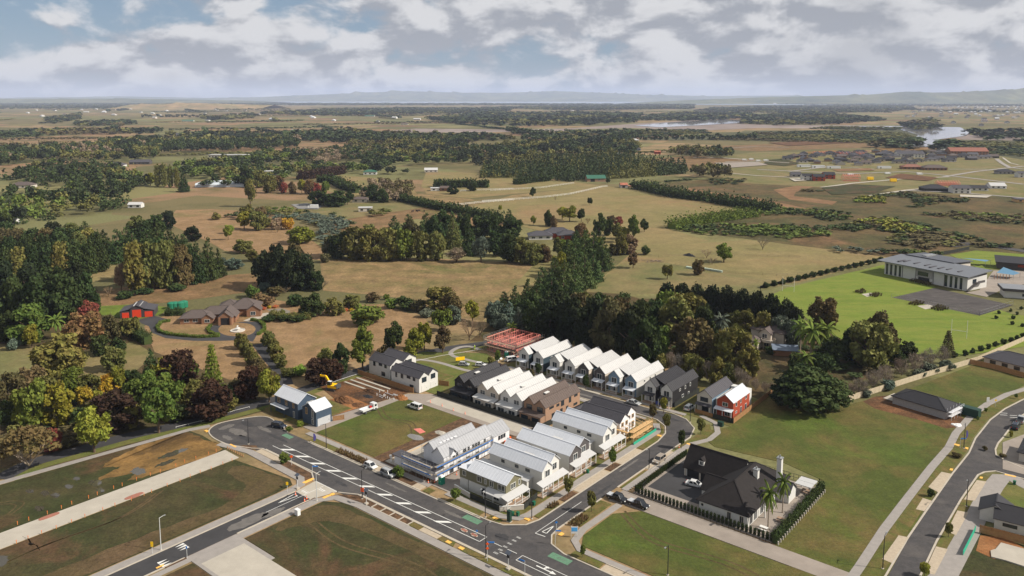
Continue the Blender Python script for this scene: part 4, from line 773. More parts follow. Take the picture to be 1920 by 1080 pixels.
# --- hedges: dense clipped leaf volumes along a line, one object each
def hedge(label, pts, w, h, col, n_per_m=60, leaf=0.16, name='hedge', kind=None, group=None, rough=0.12):
    V = []; r = np.random.default_rng(len(label) + int(abs(pts[0][0])))
    for (x0, y0), (x1, y1) in zip(pts[:-1], pts[1:]):
        L = math.hypot(x1 - x0, y1 - y0); n = int(L * n_per_m); ux, uy = (x1 - x0) / L, (y1 - y0) / L
        u = r.random(n) * L; a = r.random(n) * (w + 2 * h) ; top = a < w
        off = np.where(top, a - w / 2, np.where(a < w + h, -w / 2, w / 2)); z = np.where(top, h, np.where(a < w + h, a - w, a - w - h))
        bump = 1 + rough * np.sin(u * 1.3 + off) + rough * r.normal(size=n); z = np.maximum(z * bump, 0.05); off = off * bump
        c = np.c_[x0 + ux * u - uy * off, y0 + uy * u + ux * off, z]
        q = r.normal(size=(n, 3)); q /= np.linalg.norm(q, axis=1)[:, None]; b = np.cross(q, r.normal(size=(n, 3))); b /= np.linalg.norm(b, axis=1)[:, None]; s = leaf * (0.6 + 0.8 * r.random(n))
        V.append(np.stack([c - q * s[:, None] - b * s[:, None], c + q * s[:, None] - b * s[:, None], c + q * s[:, None] + b * s[:, None], c - q * s[:, None] + b * s[:, None]], 1))
    me = quads_mesh(name, np.concatenate(V), LEAF); o = link(name, me)
    # solid inner body of twigs so that nothing shows through
    A, B = offset_line(pts, w * 0.40), offset_line(pts, -w * 0.40); bb = MB()
    for i in range(len(pts) - 1): bb.hexa([(*B[i], 0), (*B[i + 1], 0), (*A[i + 1], 0), (*A[i], 0), (*B[i], h * 0.9), (*B[i + 1], h * 0.9), (*A[i + 1], h * 0.9), (*A[i], h * 0.9)])
    core = bb.build('inner_growth', leafmat('inner_leaf', 0.0, 0.1), o); core.color = COLS[col][0] + (1,)
    o.color = COLS[col][0] + (1,); tag(o, label, 'hedge', group); return o
H14 = lambda pts: PX([k14(*q) for q in pts])
hedge('clipped oval hedge around the dry lawn before the brick estate house', H14([(535, 395), (470, 405), (442, 440), (455, 470), (520, 492), (620, 503), (740, 512), (890, 505)]), 1.1, 1.0, 'm', 70, .12)
hedge('short clipped hedge between the oval lawn and the round drive', H14([(825, 430), (805, 455), (820, 480), (885, 500)]), 1.1, 1.0, 'm', 70, .12)
hedge('curved clipped hedge on the far side of the round drive', H14([(1115, 388), (1170, 395), (1210, 425), (1215, 460), (1165, 495)]), 1.1, 1.0, 'm', 70, .12)
hedge('dark clipped hedge running from the shed drive to the dry lawn', H14([(170, 465), (260, 500), (330, 535), (375, 560)]), 3.5, 3.5, 'g', 90)
hedge('round-topped hedge beside the green water tanks', H14([(500, 350), (640, 345)]), 4, 2.5, 'g', 90)
hedge('low olive hedge along the pond of the estate', H14([(1265, 360), (1330, 380), (1420, 385), (1550, 375)]), 3.5, 2.6, 'o', 90)
hedge('long clipped hedge with white posts beside the black roofed house', ST([(42.3, 33.6), (42.3, 64.5)]), 1.1, 2.0, 'g', 160, 0.12)
k2b = lambda x, y: (460 + x / 3.84, 160 + y / 3.84)
hedge('dark shelter hedge running down from the truck yard across dry paddocks', PX([k2b(*q) for q in ((1080, 820), (1200, 850), (1380, 890), (1480, 905), (1640, 940), (1840, 975))]), 6, 4, 'g', 50, 0.5, rough=0.3)
hedge('shelter hedge curving above the white roofed farmhouse', PX([k2b(*q) for q in ((530, 695), (640, 705), (700, 740), (810, 775))]), 7, 5, 'g', 50, 0.6, rough=0.3)
hedge('plum coloured hedge along the tan paddock', PX([k2b(*q) for q in ((390, 680), (520, 665), (640, 645), (700, 635))]), 9, 6, 'p', 50, 0.7, rough=0.3)
hedge('dark hedge ending at the small house on the pasture', PX([k2b(*q) for q in ((1360, 735), (1500, 730), (1750, 735))]), 8, 5, 'g', 50, 0.7, rough=0.3)
k3b = lambda x, y: (920 + x / 3.84, 160 + y / 3.84)
hedge('long rough hedge along the edge of the big pasture', PX([k3b(*q) for q in ((1050, 740), (1200, 775), (1330, 805), (1570, 835))]), 9, 5, 'g', 50, 0.6, rough=0.35)
hedge('rough hedge continuing beyond the gap beside the clay track', PX([k3b(*q) for q in ((1600, 840), (1760, 870), (1900, 890), (2050, 915))]), 9, 5, 'g', 50, 0.6, rough=0.35)
hedge('silver green gorse hedge at the corner of the big pasture', PX([k3b(*q) for q in ((1310, 1035), (1420, 1010), (1550, 985), (1700, 965), (1900, 940))]), 10, 4, 'm', 70, 0.4, rough=0.4)
hedge('dark hedge below the green roofed barn', PX([k3b(*q) for q in ((180, 715), (280, 700), (420, 685))]), 7, 4, 'g', 50, 0.6, rough=0.3)
# clipped bushes in a row along the school boundary; slim conifers round the forecourt of the black-roofed house
def bushes(ctx, pts, w, h, col, name='clipped_bush', word='round clipped bush'):
    base = link(name, None); n = 0
    mesh, tk = PROTO['s'][0], PROTO['s'][1]
    for i, (X, Y) in enumerate(pts):
        o = thing(name, f'{word} {ctx}, {ordw(i)} from the left', 'bush', (X, Y), i * 1.7, word + ' ' + ctx); o.scale = (w, w, h)
        c = link('crown', mesh[i % 3], o); c.color = COLS[col][0] + (1,); link('trunk', tk[0], o)
    bpy.data.objects.remove(base)
def along(a, b, n): return [(a[0] + (b[0] - a[0]) * i / (n - 1), a[1] + (b[1] - a[1]) * i / (n - 1)) for i in range(n)]
bushes('along the school boundary fence', along(P(1436, 540), P(1652, 491), 17), 4.2, 3.6, 'g')
bushes('inside the pale fence', [P(*k4(x, y)) for x, y in ((1348, 218), (1435, 205), (1492, 185), (1563, 168), (1622, 152), (1683, 130), (1750, 112), (1810, 96), (1863, 78), (1910, 60))], 2.6, 2.6, 'g')
bushes('scattered beside the hard court', [P(*k17(x, y)) for x, y in ((1718, 608), (1738, 572), (1822, 556), (1835, 650), (1868, 580), (1900, 540), (1842, 610), (1908, 665))], 1.9, 2.0, 'g')
def slim(ctx, pts):
    for i, (X, Y) in enumerate(pts):
        o = thing('slim_conifer', f'slim upright conifer {ctx}, {ordw(i)} from the left', 'bush', (X, Y, 0.1), i, 'slim conifers ' + ctx); o.scale = (1.0, 1.0, 1.8)
        c = link('crown', PROTO['p'][0][i % 2], o); c.color = COLS['g'][0] + (1,); link('trunk', PROTO['p'][1][0], o)
slim('before the black roofed house', [T(7.3, 34.5 + i * 1.0) for i in range(27)])
slim('along the shared driveway', [T(8.2 + i * .95, 34.2) for i in range(36)])
for i, (s, t, c, kind) in enumerate(((-4.4, 42.3, 'm', 'y'), (-4.3, 22, 'o', 'y'), (4.2, 19.5, 'o', 'y'), (-4.9, 72.2, 'o', 'y'), (4.2, 63.8, 'g', 'y'), (4.2, 75.6, 'o', 'y'), (-11.5, 75.6, 'b', 'y'), (-11.8, 82.9, 'y', 'y'), (-41.5, 84.2, 'g', 'y'), (-61.5, 84.3, 'g', 'y'), (-58.8, 77.0, 'b', 'y'), (-78.6, 79, 'o', 'y'), (-81, 85.5, 'm', 'y'))):
    tree_at(*T(s, t), 2.9, 5.4, kind, c, 'beside the cross street')
bounds_new = len(TREES)
def plant_more(n0):
    r = random.Random(9); names = {}
    sub = sorted(range(n0, len(TREES)), key=lambda i: TREES[i][2] / TREES[i][3]); cc = {}
    for i in sub:
        k, c, X, Y, w, h, ctx = TREES[i]; j = cc.get((ctx, k, c), 0); cc[(ctx, k, c)] = j + 1
        tot = sum(1 for q in sub if TREES[q][0] == k and TREES[q][1] == c and TREES[q][6] == ctx)
        lb = f'{COLS[c][1]} {KINDS[k][1]} {ctx}' + (f', {ordw(j)} from the left' if tot > 1 else '')
        o = thing(KINDS[k][0], lb, KINDS[k][2], (X, Y, 0.1), r.uniform(0, 6.28), KINDS[k][1] + 's ' + ctx); o.scale = (w, w, h)
        link('trunk', PROTO[k][1][0], o); cr = link('crown', PROTO[k][0][i % len(PROTO[k][0])], o); cr.color = COLS[c][0] + (1,)
N0 = bounds_new - 13
trees('on the verge of the main street', '533 869 23 24 s m;747 896 26 26 s m;854 941 27 24 y m;562 800 12 18 s l;543 808 10 16 s m')
trees('beside the vacant corner lot', '1092 1045 24 16 y m')
trees('by the right street', '1745 932 18 16 s g;1778 1008 30 18 y o;1733 1082 30 24 y y;1895 820 14 10 s y;1846 845 10 12 s b;1793 858 10 20 s b;1880 858 8 16 s b')
trees('on the terrace', '1440 990 82 40 k m;1467 962 72 32 k m')
trees('on footpath verges in the new lots', '1833 790 9 7 y m;1848 775 11 8 y m;1905 748 10 8 y m')
plant_more(N0)
# planted beds: low tussocks and flax (too many to count)
def tussocks(name, label, polys, gap, h, col, seed=3, leaf=0.18, n=14, kind='stuff'):
    V = []; r = np.random.default_rng(seed)
    for poly in polys:
        for X, Y in scatter(poly, gap, seed):
            a = r.random(n) * 6.283; sp = h * 0.6; tip = np.c_[X + np.cos(a) * sp * r.random(n), Y + np.sin(a) * sp * r.random(n), h * (0.6 + 0.5 * r.random(n))]; bs = np.c_[X + np.cos(a) * 0.08, Y + np.sin(a) * 0.08, np.full(n, 0.1)]
            sd = np.c_[-np.sin(a), np.cos(a), np.zeros(n)] * leaf * 0.5
            V.append(np.stack([bs - sd, bs + sd, tip + sd * 0.5, tip - sd * 0.5], 1))
    o = link(name, quads_mesh(name, np.concatenate(V), LEAF)); o.color = COLS[col][0] + (1,); o['kind'] = kind; o['label'] = label; o['category'] = 'planting'; return o
rect = lambda s0, s1, t0, t1: ST([(s0, t0), (s1, t0), (s1, t1), (s0, t1)])
tussocks('tussock_planting', 'brown tussock grass in the bed beside the main street', [rect(-67.5, -56, 1.6, 3.5)], 0.55, 0.9, 'r')
tussocks('tussock_planting', 'brown flax bed at the corner of the cross street', [rect(3.2, 5.6, 11.5, 16.5), rect(-5, -3.5, 14.5, 17.3)], 0.5, 0.9, 'r')
tussocks('court_planting', 'low brown planting beside the hard court', [PX([k17(*q) for q in p]) for p in ([(700, 415), (760, 400), (790, 420), (740, 430)], [(800, 440), (850, 425), (905, 440), (850, 455)], [(1090, 505), (1150, 485), (1210, 500), (1150, 515)], [(1240, 535), (1310, 515), (1380, 540), (1310, 555)], [(1090, 335), (1150, 325), (1260, 350), (1240, 375)])], 1.0, 1.3, 'b', 4, 0.4)
# ================================================================ houses
W_white = mat('white_cladding', S(218, 216, 210), 0.6, 0.05, 1.0); W_cream = mat('cream_cladding', S(206, 194, 178), 0.7, 0.06, 1.0)
W_black = mat('black_cladding', S(38, 37, 38), 0.6, 0.15, 1.0); W_brown = mat('brown_brick', S(150, 120, 98), 0.8, 0.12, 3.0); W_olive = mat('olive_cladding', S(120, 116, 92), 0.7, 0.08, 1.0)
W_navy = mat('navy_cladding', S(62, 76, 92), 0.6, 0.08, 1.0); W_teal = mat('slate_cladding', S(52, 66, 74), 0.6, 0.08, 1.0); W_blue = mat('blue_cladding', S(108, 130, 148), 0.6, 0.06, 1.0)
W_dark = mat('charcoal_cladding', S(78, 74, 74), 0.7, 0.08, 1.0); W_red = mat('red_brick', S(150, 66, 44), 0.8, 0.16, 4.0); W_wrap = mat('building_wrap', S(232, 232, 234), 0.6, 0.08, 0.8)
W_orange = mat('orange_brick', S(134, 98, 74), 0.8, 0.15, 3.0); W_block = mat('block_wall', S(168, 164, 162), 0.85, 0.14, 3.0); W_pale = mat('pale_render', S(206, 198, 186), 0.8, 0.06, 1.0)
R_white = mat('white_roof', S(198, 197, 195), 0.45, 0.03, 0.5); R_grey = mat('pale_grey_roof', S(216, 219, 224), 0.45, 0.04, 0.5); R_char = mat('charcoal_roof', S(70, 68, 72), 0.55, 0.10, 0.8)
R_dull = mat('dull_grey_roof', S(164, 165, 168), 0.5, 0.06, 0.5); R_black = mat('black_roof', S(44, 43, 46), 0.55, 0.12, 0.8); R_brown = mat('brown_tile_roof', S(88, 76, 70), 0.75, 0.14, 1.5); R_tile = mat('grey_tile_roof', S(86, 76, 72), 0.8, 0.14, 2.0)
R_shingle = mat('dark_shingle_roof', S(36, 32, 31), 0.9, 0.25, 1.2); R_green = mat('green_roof', S(54, 98, 80), 0.5, 0.06, 0.8); R_rust = mat('rusted_roof', S(160, 100, 78), 0.8, 0.3, 0.6)
GLASS = mat('window_glass', S(44, 52, 58), 0.08, 0.1, 0.6, spec=0.8); TRIM = mat('white_trim', S(230, 228, 222), 0.5, 0.04, 1.0); TRIMD = mat('dark_trim', S(40, 40, 42), 0.5, 0.05, 1.0)
TIMBER = mat('raw_timber', S(196, 160, 112), 0.8, 0.16, 2.0); PINK = mat('pink_treated_timber', S(232, 144, 130), 0.8, 0.12, 2.0); DECKM = mat('deck_timber', S(146, 122, 102), 0.8, 0.14, 2.0)
FENCED = mat('dark_stained_fence', S(44, 46, 42), 0.85, 0.2, 1.5); FENCEB = mat('brown_paling', S(150, 112, 74), 0.85, 0.18, 1.5); FENCEP = mat('weathered_paling', S(186, 172, 146), 0.85, 0.14, 1.5)
STEEL = mat('galvanised_steel', S(176, 178, 178), 0.4, 0.05, 2.0, metal=0.6); BLUEN = mat('blue_toe_board', S(64, 112, 176), 0.7, 0.1, 1.0); DOORM = mat('grey_door', S(190, 192, 194), 0.5, 0.04, 1.0)
PANE_CACHE = {}
def win_mesh(w, h, fm, bars):
    k = (round(w, 2), round(h, 2), fm.name, bars)
    if k not in PANE_CACHE:
        b = MB(); t = 0.09
        b.box(-w / 2 - t, w / 2 + t, -0.07, 0.02, -h / 2 - t, -h / 2); b.box(-w / 2 - t, w / 2 + t, -0.07, 0.02, h / 2, h / 2 + t)
        b.box(-w / 2 - t, -w / 2, -0.07, 0.02, -h / 2, h / 2); b.box(w / 2, w / 2 + t, -0.07, 0.02, -h / 2, h / 2)
        for i in range(bars): x = -w / 2 + w * (i + 1) / (bars + 1); b.box(x - 0.035, x + 0.035, -0.055, 0.0, -h / 2, h / 2)
        g = MB().box(-w / 2, w / 2, -0.025, 0.01, -h / 2, h / 2)
        PANE_CACHE[k] = (b.mesh('window', fm), g.mesh('pane', GLASS))
    return PANE_CACHE[k]
class House:
    """local x runs along the front, y into the depth, front at y = 0"""
    def __init__(s, name, label, st, rot, cat='house', group=None, xy=None):
        s.r = thing(name, label, cat, (*(xy or T(*st)), 0.08), rot, group)
    def part(s, name, b, m): return b.build(name, m, s.r)
    def box(s, name, x0, x1, y0, y1, z0, z1, m): return s.part(name, MB().box(x0, x1, y0, y1, z0, z1), m)
    def walls(s, x0, x1, y0, y1, ze, zr, axis, m, z0=0.0, xr=None):
        b = MB()
        if axis == 'y':
            xm = (x0 + x1) / 2 if xr is None else xr; f = lambda y: [(x0, y, z0), (x1, y, z0), (x1, y, ze), (xm, y, zr), (x0, y, ze)]
            A, B = f(y0), f(y1)
        else:
            ym = (y0 + y1) / 2; f = lambda x: [(x, y1, z0), (x, y0, z0), (x, y0, ze), (x, ym, zr), (x, y1, ze)]; A, B = f(x0), f(x1)
        b.face(A); b.face(B[::-1])
        for i in range(5):
            j = (i + 1) % 5; b.face([A[j], A[i], B[i], B[j]])
        return s.part('wall', b, m)
    def roof(s, x0, x1, y0, y1, ze, zr, axis, m, ov=0.35, oy=0.3, xr=None, ol=None, orr=None, ribs=0.9, zel=None, zerr=None):
        b = MB(); sw = (lambda p: p) if axis == 'y' else (lambda p: (p[1], p[0], p[2]))
        if axis == 'x': x0, x1, y0, y1 = y0, y1, x0, x1
        xm = (x0 + x1) / 2 if xr is None else xr; ol = ov if ol is None else ol; orr = ov if orr is None else orr; th = 0.13
        for (xa, za, o, sg) in ((x0, ze if zel is None else zel, ol, -1), (x1, ze if zerr is None else zerr, orr, 1)):
            sl = (zr - za) / abs(xm - xa); xe = xa + sg * o; z_e = za - sl * o; c = [(xe, y0 - oy, z_e), (xm, y0 - oy, zr), (xm, y1 + oy, zr), (xe, y1 + oy, z_e)]
            b.hexa([sw((p[0], p[1], p[2] + 0.01)) for p in c] + [sw((p[0], p[1], p[2] + th)) for p in c])
            if ribs:
                n = int((y1 - y0) / ribs)
                for i in range(n + 1):
                    y = y0 - oy + 0.1 + (y1 - y0 + 2 * oy - 0.2) * i / max(n, 1)
                    b.hexa([sw(p) for p in ((xe, y - .03, z_e + th), (xm, y - .03, zr + th), (xm, y + .03, zr + th), (xe, y + .03, z_e + th), (xe, y - .03, z_e + th + .05), (xm, y - .03, zr + th + .05), (xm, y + .03, zr + th + .05), (xe, y + .03, z_e + th + .05))])
        b.bar(sw((xm, y0 - oy, zr + th)), sw((xm, y1 + oy, zr + th)), 0.24, 0.08)
        o = s.part('roof', b, m); return o
    def gable(s, x0, x1, y0, y1, ze, zr, axis, wm, rm, **k): s.walls(x0, x1, y0, y1, ze, zr, axis, wm, xr=k.get('xr')); return s.roof(x0, x1, y0, y1, ze, zr, axis, rm, **k)
    def face_panel(s, x0, x1, y, ze, zr, m, z0=0.0):
        xm = (x0 + x1) / 2; b = MB(); A = [(x0, y, z0), (x1, y, z0), (x1, y, ze), (xm, y, zr), (x0, y, ze)]; B = [(p[0], y + 0.05, p[2]) for p in A]
        b.face(A); b.face(B[::-1])
        for i in range(5): j = (i + 1) % 5; b.face([A[j], A[i], B[i], B[j]])
        return s.part('cladding', b, m)
    def win(s, side, u, z, w, h, at=0.0, fm=None, bars=1, name='window'):
        fm = fm or TRIM; a, g = win_mesh(w, h, fm, bars)
        loc, rz = {'f': ((u, at, z), 0), 'r': ((at, u, z), R(90)), 'l': ((at, u, z), R(-90)), 'b': ((u, at, z), R(180))}[side]
        o = link(name, a, s.r, loc, rz); link('pane', g, o); return o
    def door(s, side, u, w, h, at, m=None, name='door'):
        b = MB().box(-w / 2, w / 2, -0.05, 0.03, 0.02, h); n = max(2, int(h / 0.55))
        if name == 'garage_door':
            for i in range(1, n): b.box(-w / 2 + .02, w / 2 - .02, -0.065, -0.045, h * i / n - .015, h * i / n + .015)
        loc, rz = {'f': ((u, at, 0), 0), 'r': ((at, u, 0), R(90)), 'l': ((at, u, 0), R(-90))}[side]
        o = b.build(name, m or DOORM, s.r, loc, rz); MB().box(w * 0.36, w * 0.40, -0.12, -0.05, 0.95, 1.1).build('handle', TRIMD, o); return o
    def porch(s, x0, x1, y0, y1, zl, zh, rm, pm=None, posts=3, rail=True, deck=True):
        pm = pm or TRIM; b = MB(); b.hexa([(x0, y0, zl), (x1, y0, zl), (x1, y1, zh), (x0, y1, zh), (x0, y0, zl + .12), (x1, y0, zl + .12), (x1, y1, zh + .12), (x0, y1, zh + .12)]); s.part('porch_roof', b, rm)
        for i in range(posts): x = x0 + .12 + (x1 - x0 - .24) * i / (posts - 1); s.box('post', x - .08, x + .08, y0 + .06, y0 + .22, 0, zl + 0.02, pm)
        if deck: s.box('porch_deck', x0, x1, y0, y1, 0, 0.18, DECKM)
        if rail:
            b = MB(); b.box(x0 + .1, x1 - .1, y0 + .1, y0 + .16, .95, 1.02); b.box(x0 + .1, x1 - .1, y0 + .1, y0 + .16, .28, .34); n = int((x1 - x0) / .35)
            for i in range(n): x = x0 + .2 + i * .35; b.box(x, x + .05, y0 + .11, y0 + .15, .34, .95)
            s.part('balustrade', b, pm)
def hip_roof(H, x0, x1, y0, y1, ze, zr, m, ov=0.5, name='roof'):
    x0, x1, y0, y1 = x0 - ov, x1 + ov, y0 - ov, y1 + ov; w, d = x1 - x0, y1 - y0; k = min(w, d) / 2
    r0, r1 = ((x0 + k, (y0 + y1) / 2, zr), (x1 - k, (y0 + y1) / 2, zr)) if w >= d else (((x0 + x1) / 2, y0 + k, zr), ((x0 + x1) / 2, y1 - k, zr))
    b = MB(); A, B, C, D = (x0, y0, ze), (x1, y0, ze), (x1, y1, ze), (x0, y1, ze)
    if w >= d: b.face([A, B, r1, r0]); b.face([B, C, r1]); b.face([C, D, r0, r1]); b.face([D, A, r0])
    else: b.face([A, B, r0]); b.face([B, C, r1, r0]); b.face([C, D, r1]); b.face([D, A, r0, r1])
    b.box(x0, x1, y0, y1, ze - 0.18, ze - 0.002); b.bar(r0, r1, 0.3, 0.12)
    for p in (A, B, C, D): b.bar(p, min((r0, r1), key=lambda q: math.dist(p, q)), 0.28, 0.1)
    return H.part(name, b, m)
def terrace_house(label, s0, W, front, side, roof, rec, fm=None, trim=None, porch_rail=True, roofp=None):
    """duplex of the back row: two front gables with a recess between, one asymmetric roof behind"""
    H = House('terrace_house', label, (s0, 88.6), ROT_A, group='duplex houses of the back row'); g = W * 0.40; D, ze, zr = 17.5, 5.3, 7.3; tr = trim or TRIM
    H.walls(0, g, 0, D, ze, zr, 'y', side); H.walls(W - g, W, 0, D, ze, zr, 'y', side); H.box('wall', g, W - g, 2.2, D, 0, ze - .02, rec)
    H.roof(0, g, 0, 2.6, ze, zr, 'y', roof, ov=.2, oy=.25, orr=.2); H.roof(0, W - g, 2.9, D, ze, zr, 'y', roof, ov=.2, xr=g / 2, oy=.05, orr=.0, zerr=ze + .05)
    H.roof(W - g, W, 0, D, ze, zr, 'y', roof, ov=.2, oy=.25, ol=.05)
    for x in (0, W - g): H.face_panel(x + .01, x + g - .01, -.06, ze - .02, zr - .02, front)
    for x in (g * .5, W - g * .5):
        H.win('f', x, 4.0, 1.8, 1.7, -.06, fm=tr); H.door('f', x - .9, .9, 2.1, -.06); H.win('f', x + .6, 1.4, 1.5, 1.8, -.06, fm=tr)
        H.porch(x - g * .5, x + g * .5, -2.0, -.07, 2.55, 3.0, roofp or R_grey, tr, 2, porch_rail)
    H.win('f', W / 2, 4.0, .8, 1.6, 2.2, fm=tr, bars=0)
    for y, z, w, h in ((5, 4.3, .8, .6), (8.6, 4.2, .6, 1.0), (12, 4.2, .6, 1.0), (7, 1.8, 1.2, .8), (11, 1.6, .9, .7)): H.win('r', y, z, w, h, W, fm=tr, bars=0)
    return H
terrace_house('white fronted duplex with slate side wall nearest the pink timber frame', -73.4, 10.8, W_white, W_teal, R_white, W_black)
terrace_house('all white duplex with white roof, second from the pink timber frame', -59.6, 10.6, W_white, W_white, R_white, W_black)
terrace_house('duplex with charcoal gable fronts, cream side wall and white roof', -47.6, 10.8, W_dark, W_cream, R_white, W_teal, porch_rail=False)
terrace_house('duplex with blue gable fronts, white side wall and white roof', -35.4, 10.6, W_blue, W_white, R_white, W_black)
terrace_house('duplex with black walls, black roof and white gable fronts', -21.8, 9.8, W_white, W_black, R_black, W_black, roofp=R_black, porch_rail=False)

def court_house(label, s0, W, wall, roof, lean, tr, door=None):
    H = House('court_house', label, (s0, 52.8), ROT_A, group='houses backing onto the concrete court'); D, ze, zr = 18.2, 5.2, 7.2; g = W / 2
    H.gable(0, g, 0, D, ze, zr, 'y', wall, roof, ov=.2, orr=.02); H.gable(g + .02, W, 0.0, D - .4, ze, zr - .12, 'y', wall, roof, ov=.2, ol=.02)
    H.box('wall', .1, W - .1, -2.3, -.02, 0, 2.7, lean[0]); b = MB(); b.hexa([(-.1, -2.6, 2.72), (W + .1, -2.6, 2.72), (W + .1, 0, 3.15), (-.1, 0, 3.15), (-.1, -2.6, 2.85), (W + .1, -2.6, 2.85), (W + .1, 0, 3.28), (-.1, 0, 3.28)]); H.part('lean_to_roof', b, lean[1])
    for x in (g * .5, g * 1.5): H.win('f', x, 4.1, 1.9, 1.3, -.01, fm=tr); H.win('f', x, 1.15, 2.4, 2.0, -2.31, fm=tr, name='sliding_door')
    for y, z, w, h in ((3, 4.4, 2.0, .5), (6.2, 4.2, 1.2, .6), (8.6, 4.1, 1.4, 1.5), (12.5, 4.0, 1.0, 1.5), (15.6, 4.5, 1.6, .5), (4, 1.6, 1.6, 1.5), (8, 1.5, 1.0, 2.0), (11, 1.4, .9, 2.0), (15.4, 1.8, 1.8, .6)): H.win('r', y, z, w, h, W, fm=tr, bars=1 if w > 1.3 else 0)
    H.box('roof_vent', g * .7, g * .9, 6, 8, zr - .55, zr - .30, TRIM)
    return H
court_house('black walled house with black roof backing onto the court', -71.4, 8.8, W_black, R_black, (W_black, R_black), TRIMD)
court_house('cream house with white double roof beside the black one', -61.4, 8.6, W_cream, R_white, (W_cream, R_white), TRIM)
court_house('bright white house with white double roof, beside the brown one', -51.9, 8.5, W_white, R_white, (W_white, R_white), TRIM)
court_house('brown clad house with dark brown double roof', -42.6, 8.1, W_brown, R_brown, (W_brown, R_brown), TRIMD)

def street_house(label, t0, W, wing, gable_m, wrap, depth=17):
    H = House('street_house', label, (-10.4, t0), ROT_C, group='new white houses along the cross street'); ze, zr = 5.4, 7.3; x0 = 2.2 if wing else 0.0; g = (W - x0) / 2
    H.gable(x0, x0 + g, 0, depth, ze, zr, 'y', W_white, R_grey, ov=.25, orr=.05); H.gable(x0 + g + .02, W, 1.0, depth - 1, ze, zr - .1, 'y', W_white, R_grey, ov=.25, ol=.05)
    if wing: H.box('wall', 0, x0 - .02, 3, depth + 2, 0, 2.7, W_white); b = MB(); b.hexa([(-.3, 2.7, 2.72), (x0, 2.7, 3.1), (x0, depth + 2.3, 3.1), (-.3, depth + 2.3, 2.72), (-.3, 2.7, 2.84), (x0, 2.7, 3.22), (x0, depth + 2.3, 3.22), (-.3, depth + 2.3, 2.84)]); H.part('wing_roof', b, R_white)
    if gable_m: H.face_panel(x0 + .02, x0 + g - .02, -.07, ze - .02, zr - .03, gable_m, 2.9); H.face_panel(x0 + g + .04, W - .02, .93, ze - .02, zr - .14, gable_m, 2.9)
    for i, (x, y) in enumerate(((x0 + g * .5, -.08), (x0 + g * 1.5, .92))):
        H.win('f', x, 4.2, 1.7, 1.6, y, bars=1); H.win('f', x - .4, 1.4, 1.4, 1.5, y); H.door('f', x + 1.2, .9, 2.1, y)
    if wrap: H.porch(-.2, W + .1, -2.1, -.09, 2.6, 3.2, R_white, TRIM, 6, True)
    else: H.porch(x0, x0 + g, -2.1, -.09, 2.6, 3.1, R_white, TRIM, 3, True); H.porch(x0 + g + .2, W, -1.5, .9, 2.6, 3.2, R_white, TRIM, 3, True)
    for y, w in ((4.5, 1.2), (8, 1.0), (12.5, .9)): H.win('l', y, 4.3, w, .6, x0, fm=TRIMD, bars=1)
    H.box('roof_flashing', x0 + g - .5, x0 + g + .5, 6, 9, zr - 1.15, zr - 1.0, R_white)
    return H
street_house('white house with low side wing and full width porch beside the olive house', 17.4, 10.6, True, None, True)
street_house('white house with charcoal gable fronts between two white houses', 31.0, 10.4, False, W_dark, False)
street_house('white house with long porch beside the timber scaffolding', 44.6, 10.6, True, None, True)

H = House('corner_house', 'two storey corner house, olive boards above white walls', (-12.8, 8.7), ROT_C)
H.box('wall', .05, 5.75, .05, 12, 0, 2.8, W_white); H.walls(0, 5.8, 0, 12.2, 5.3, 6.9, 'y', W_olive, 2.82); H.roof(0, 5.8, 0, 12.2, 5.3, 6.9, 'y', R_grey, ov=.2)
H.box('wall', .02, 4.0, 12.25, 15, 2.8, 5.2, W_olive); H.box('wall', .05, 4.0, 12.25, 14.9, 0, 2.78, W_white); b = MB().hexa([(-.2, 12.2, 5.3), (4.2, 12.2, 5.3), (4.2, 15.2, 5.22), (-.2, 15.2, 5.22), (-.2, 12.2, 5.42), (4.2, 12.2, 5.42), (4.2, 15.2, 5.34), (-.2, 15.2, 5.34)]); H.part('roof', b, R_grey)
bb = MB()
for i in range(30): bb.box(-.05, -.01, i * .42, i * .42 + .06, 2.85, 5.25)
for i in range(13): x = i * .45 + .1; bb.box(x, x + .05, -.05, -.01, 2.85, 5.2 + 1.5 * (1 - abs(x - 2.9) / 2.9))
H.part('batten', bb, W_olive)['kind'] = 'stuff'
for y, w, h in ((1.4, 2.0, 1.3), (4.5, 1.1, 1.3), (6.4, .5, 1.1), (8.4, 1.3, 1.3), (13.4, 1.0, 1.1)): H.win('l', y, 4.2, w, h, -.02, bars=1)
H.win('f', 2.6, 4.2, 1.7, 1.2, -.02); H.win('f', 5.0, 4.3, .5, 1.2, -.02, bars=0); H.door('f', 3.2, 1.0, 2.1, .03, TIMBER); H.win('l', 3, 1.4, 1.6, 1.6, .03); H.win('l', 7, 1.4, 1.2, 1.5, .03, fm=TRIMD)
H.porch(-2.0, 6.4, -2.2, -.02, 2.55, 3.1, R_white, TRIM, 4, True)
b = MB().hexa([(-2.0, -.05, 2.55), (-.03, -.05, 3.1), (-.03, 5.6, 3.1), (-2.0, 5.6, 2.55), (-2.0, -.05, 2.67), (-.03, -.05, 3.22), (-.03, 5.6, 3.22), (-2.0, 5.6, 2.67)]); H.part('porch_roof', b, R_white)
for y in (2.4, 5.4): H.box('post', -1.9, -1.74, y, y + .16, 0, 2.6, TRIM)
b = MB().box(-1.9, -1.84, -2, 5.4, .95, 1.02)
for i in range(20): b.box(-1.89, -1.85, -1.9 + i * .36, -1.85 + i * .36, .3, .95)
H.part('balustrade', b, TRIM)

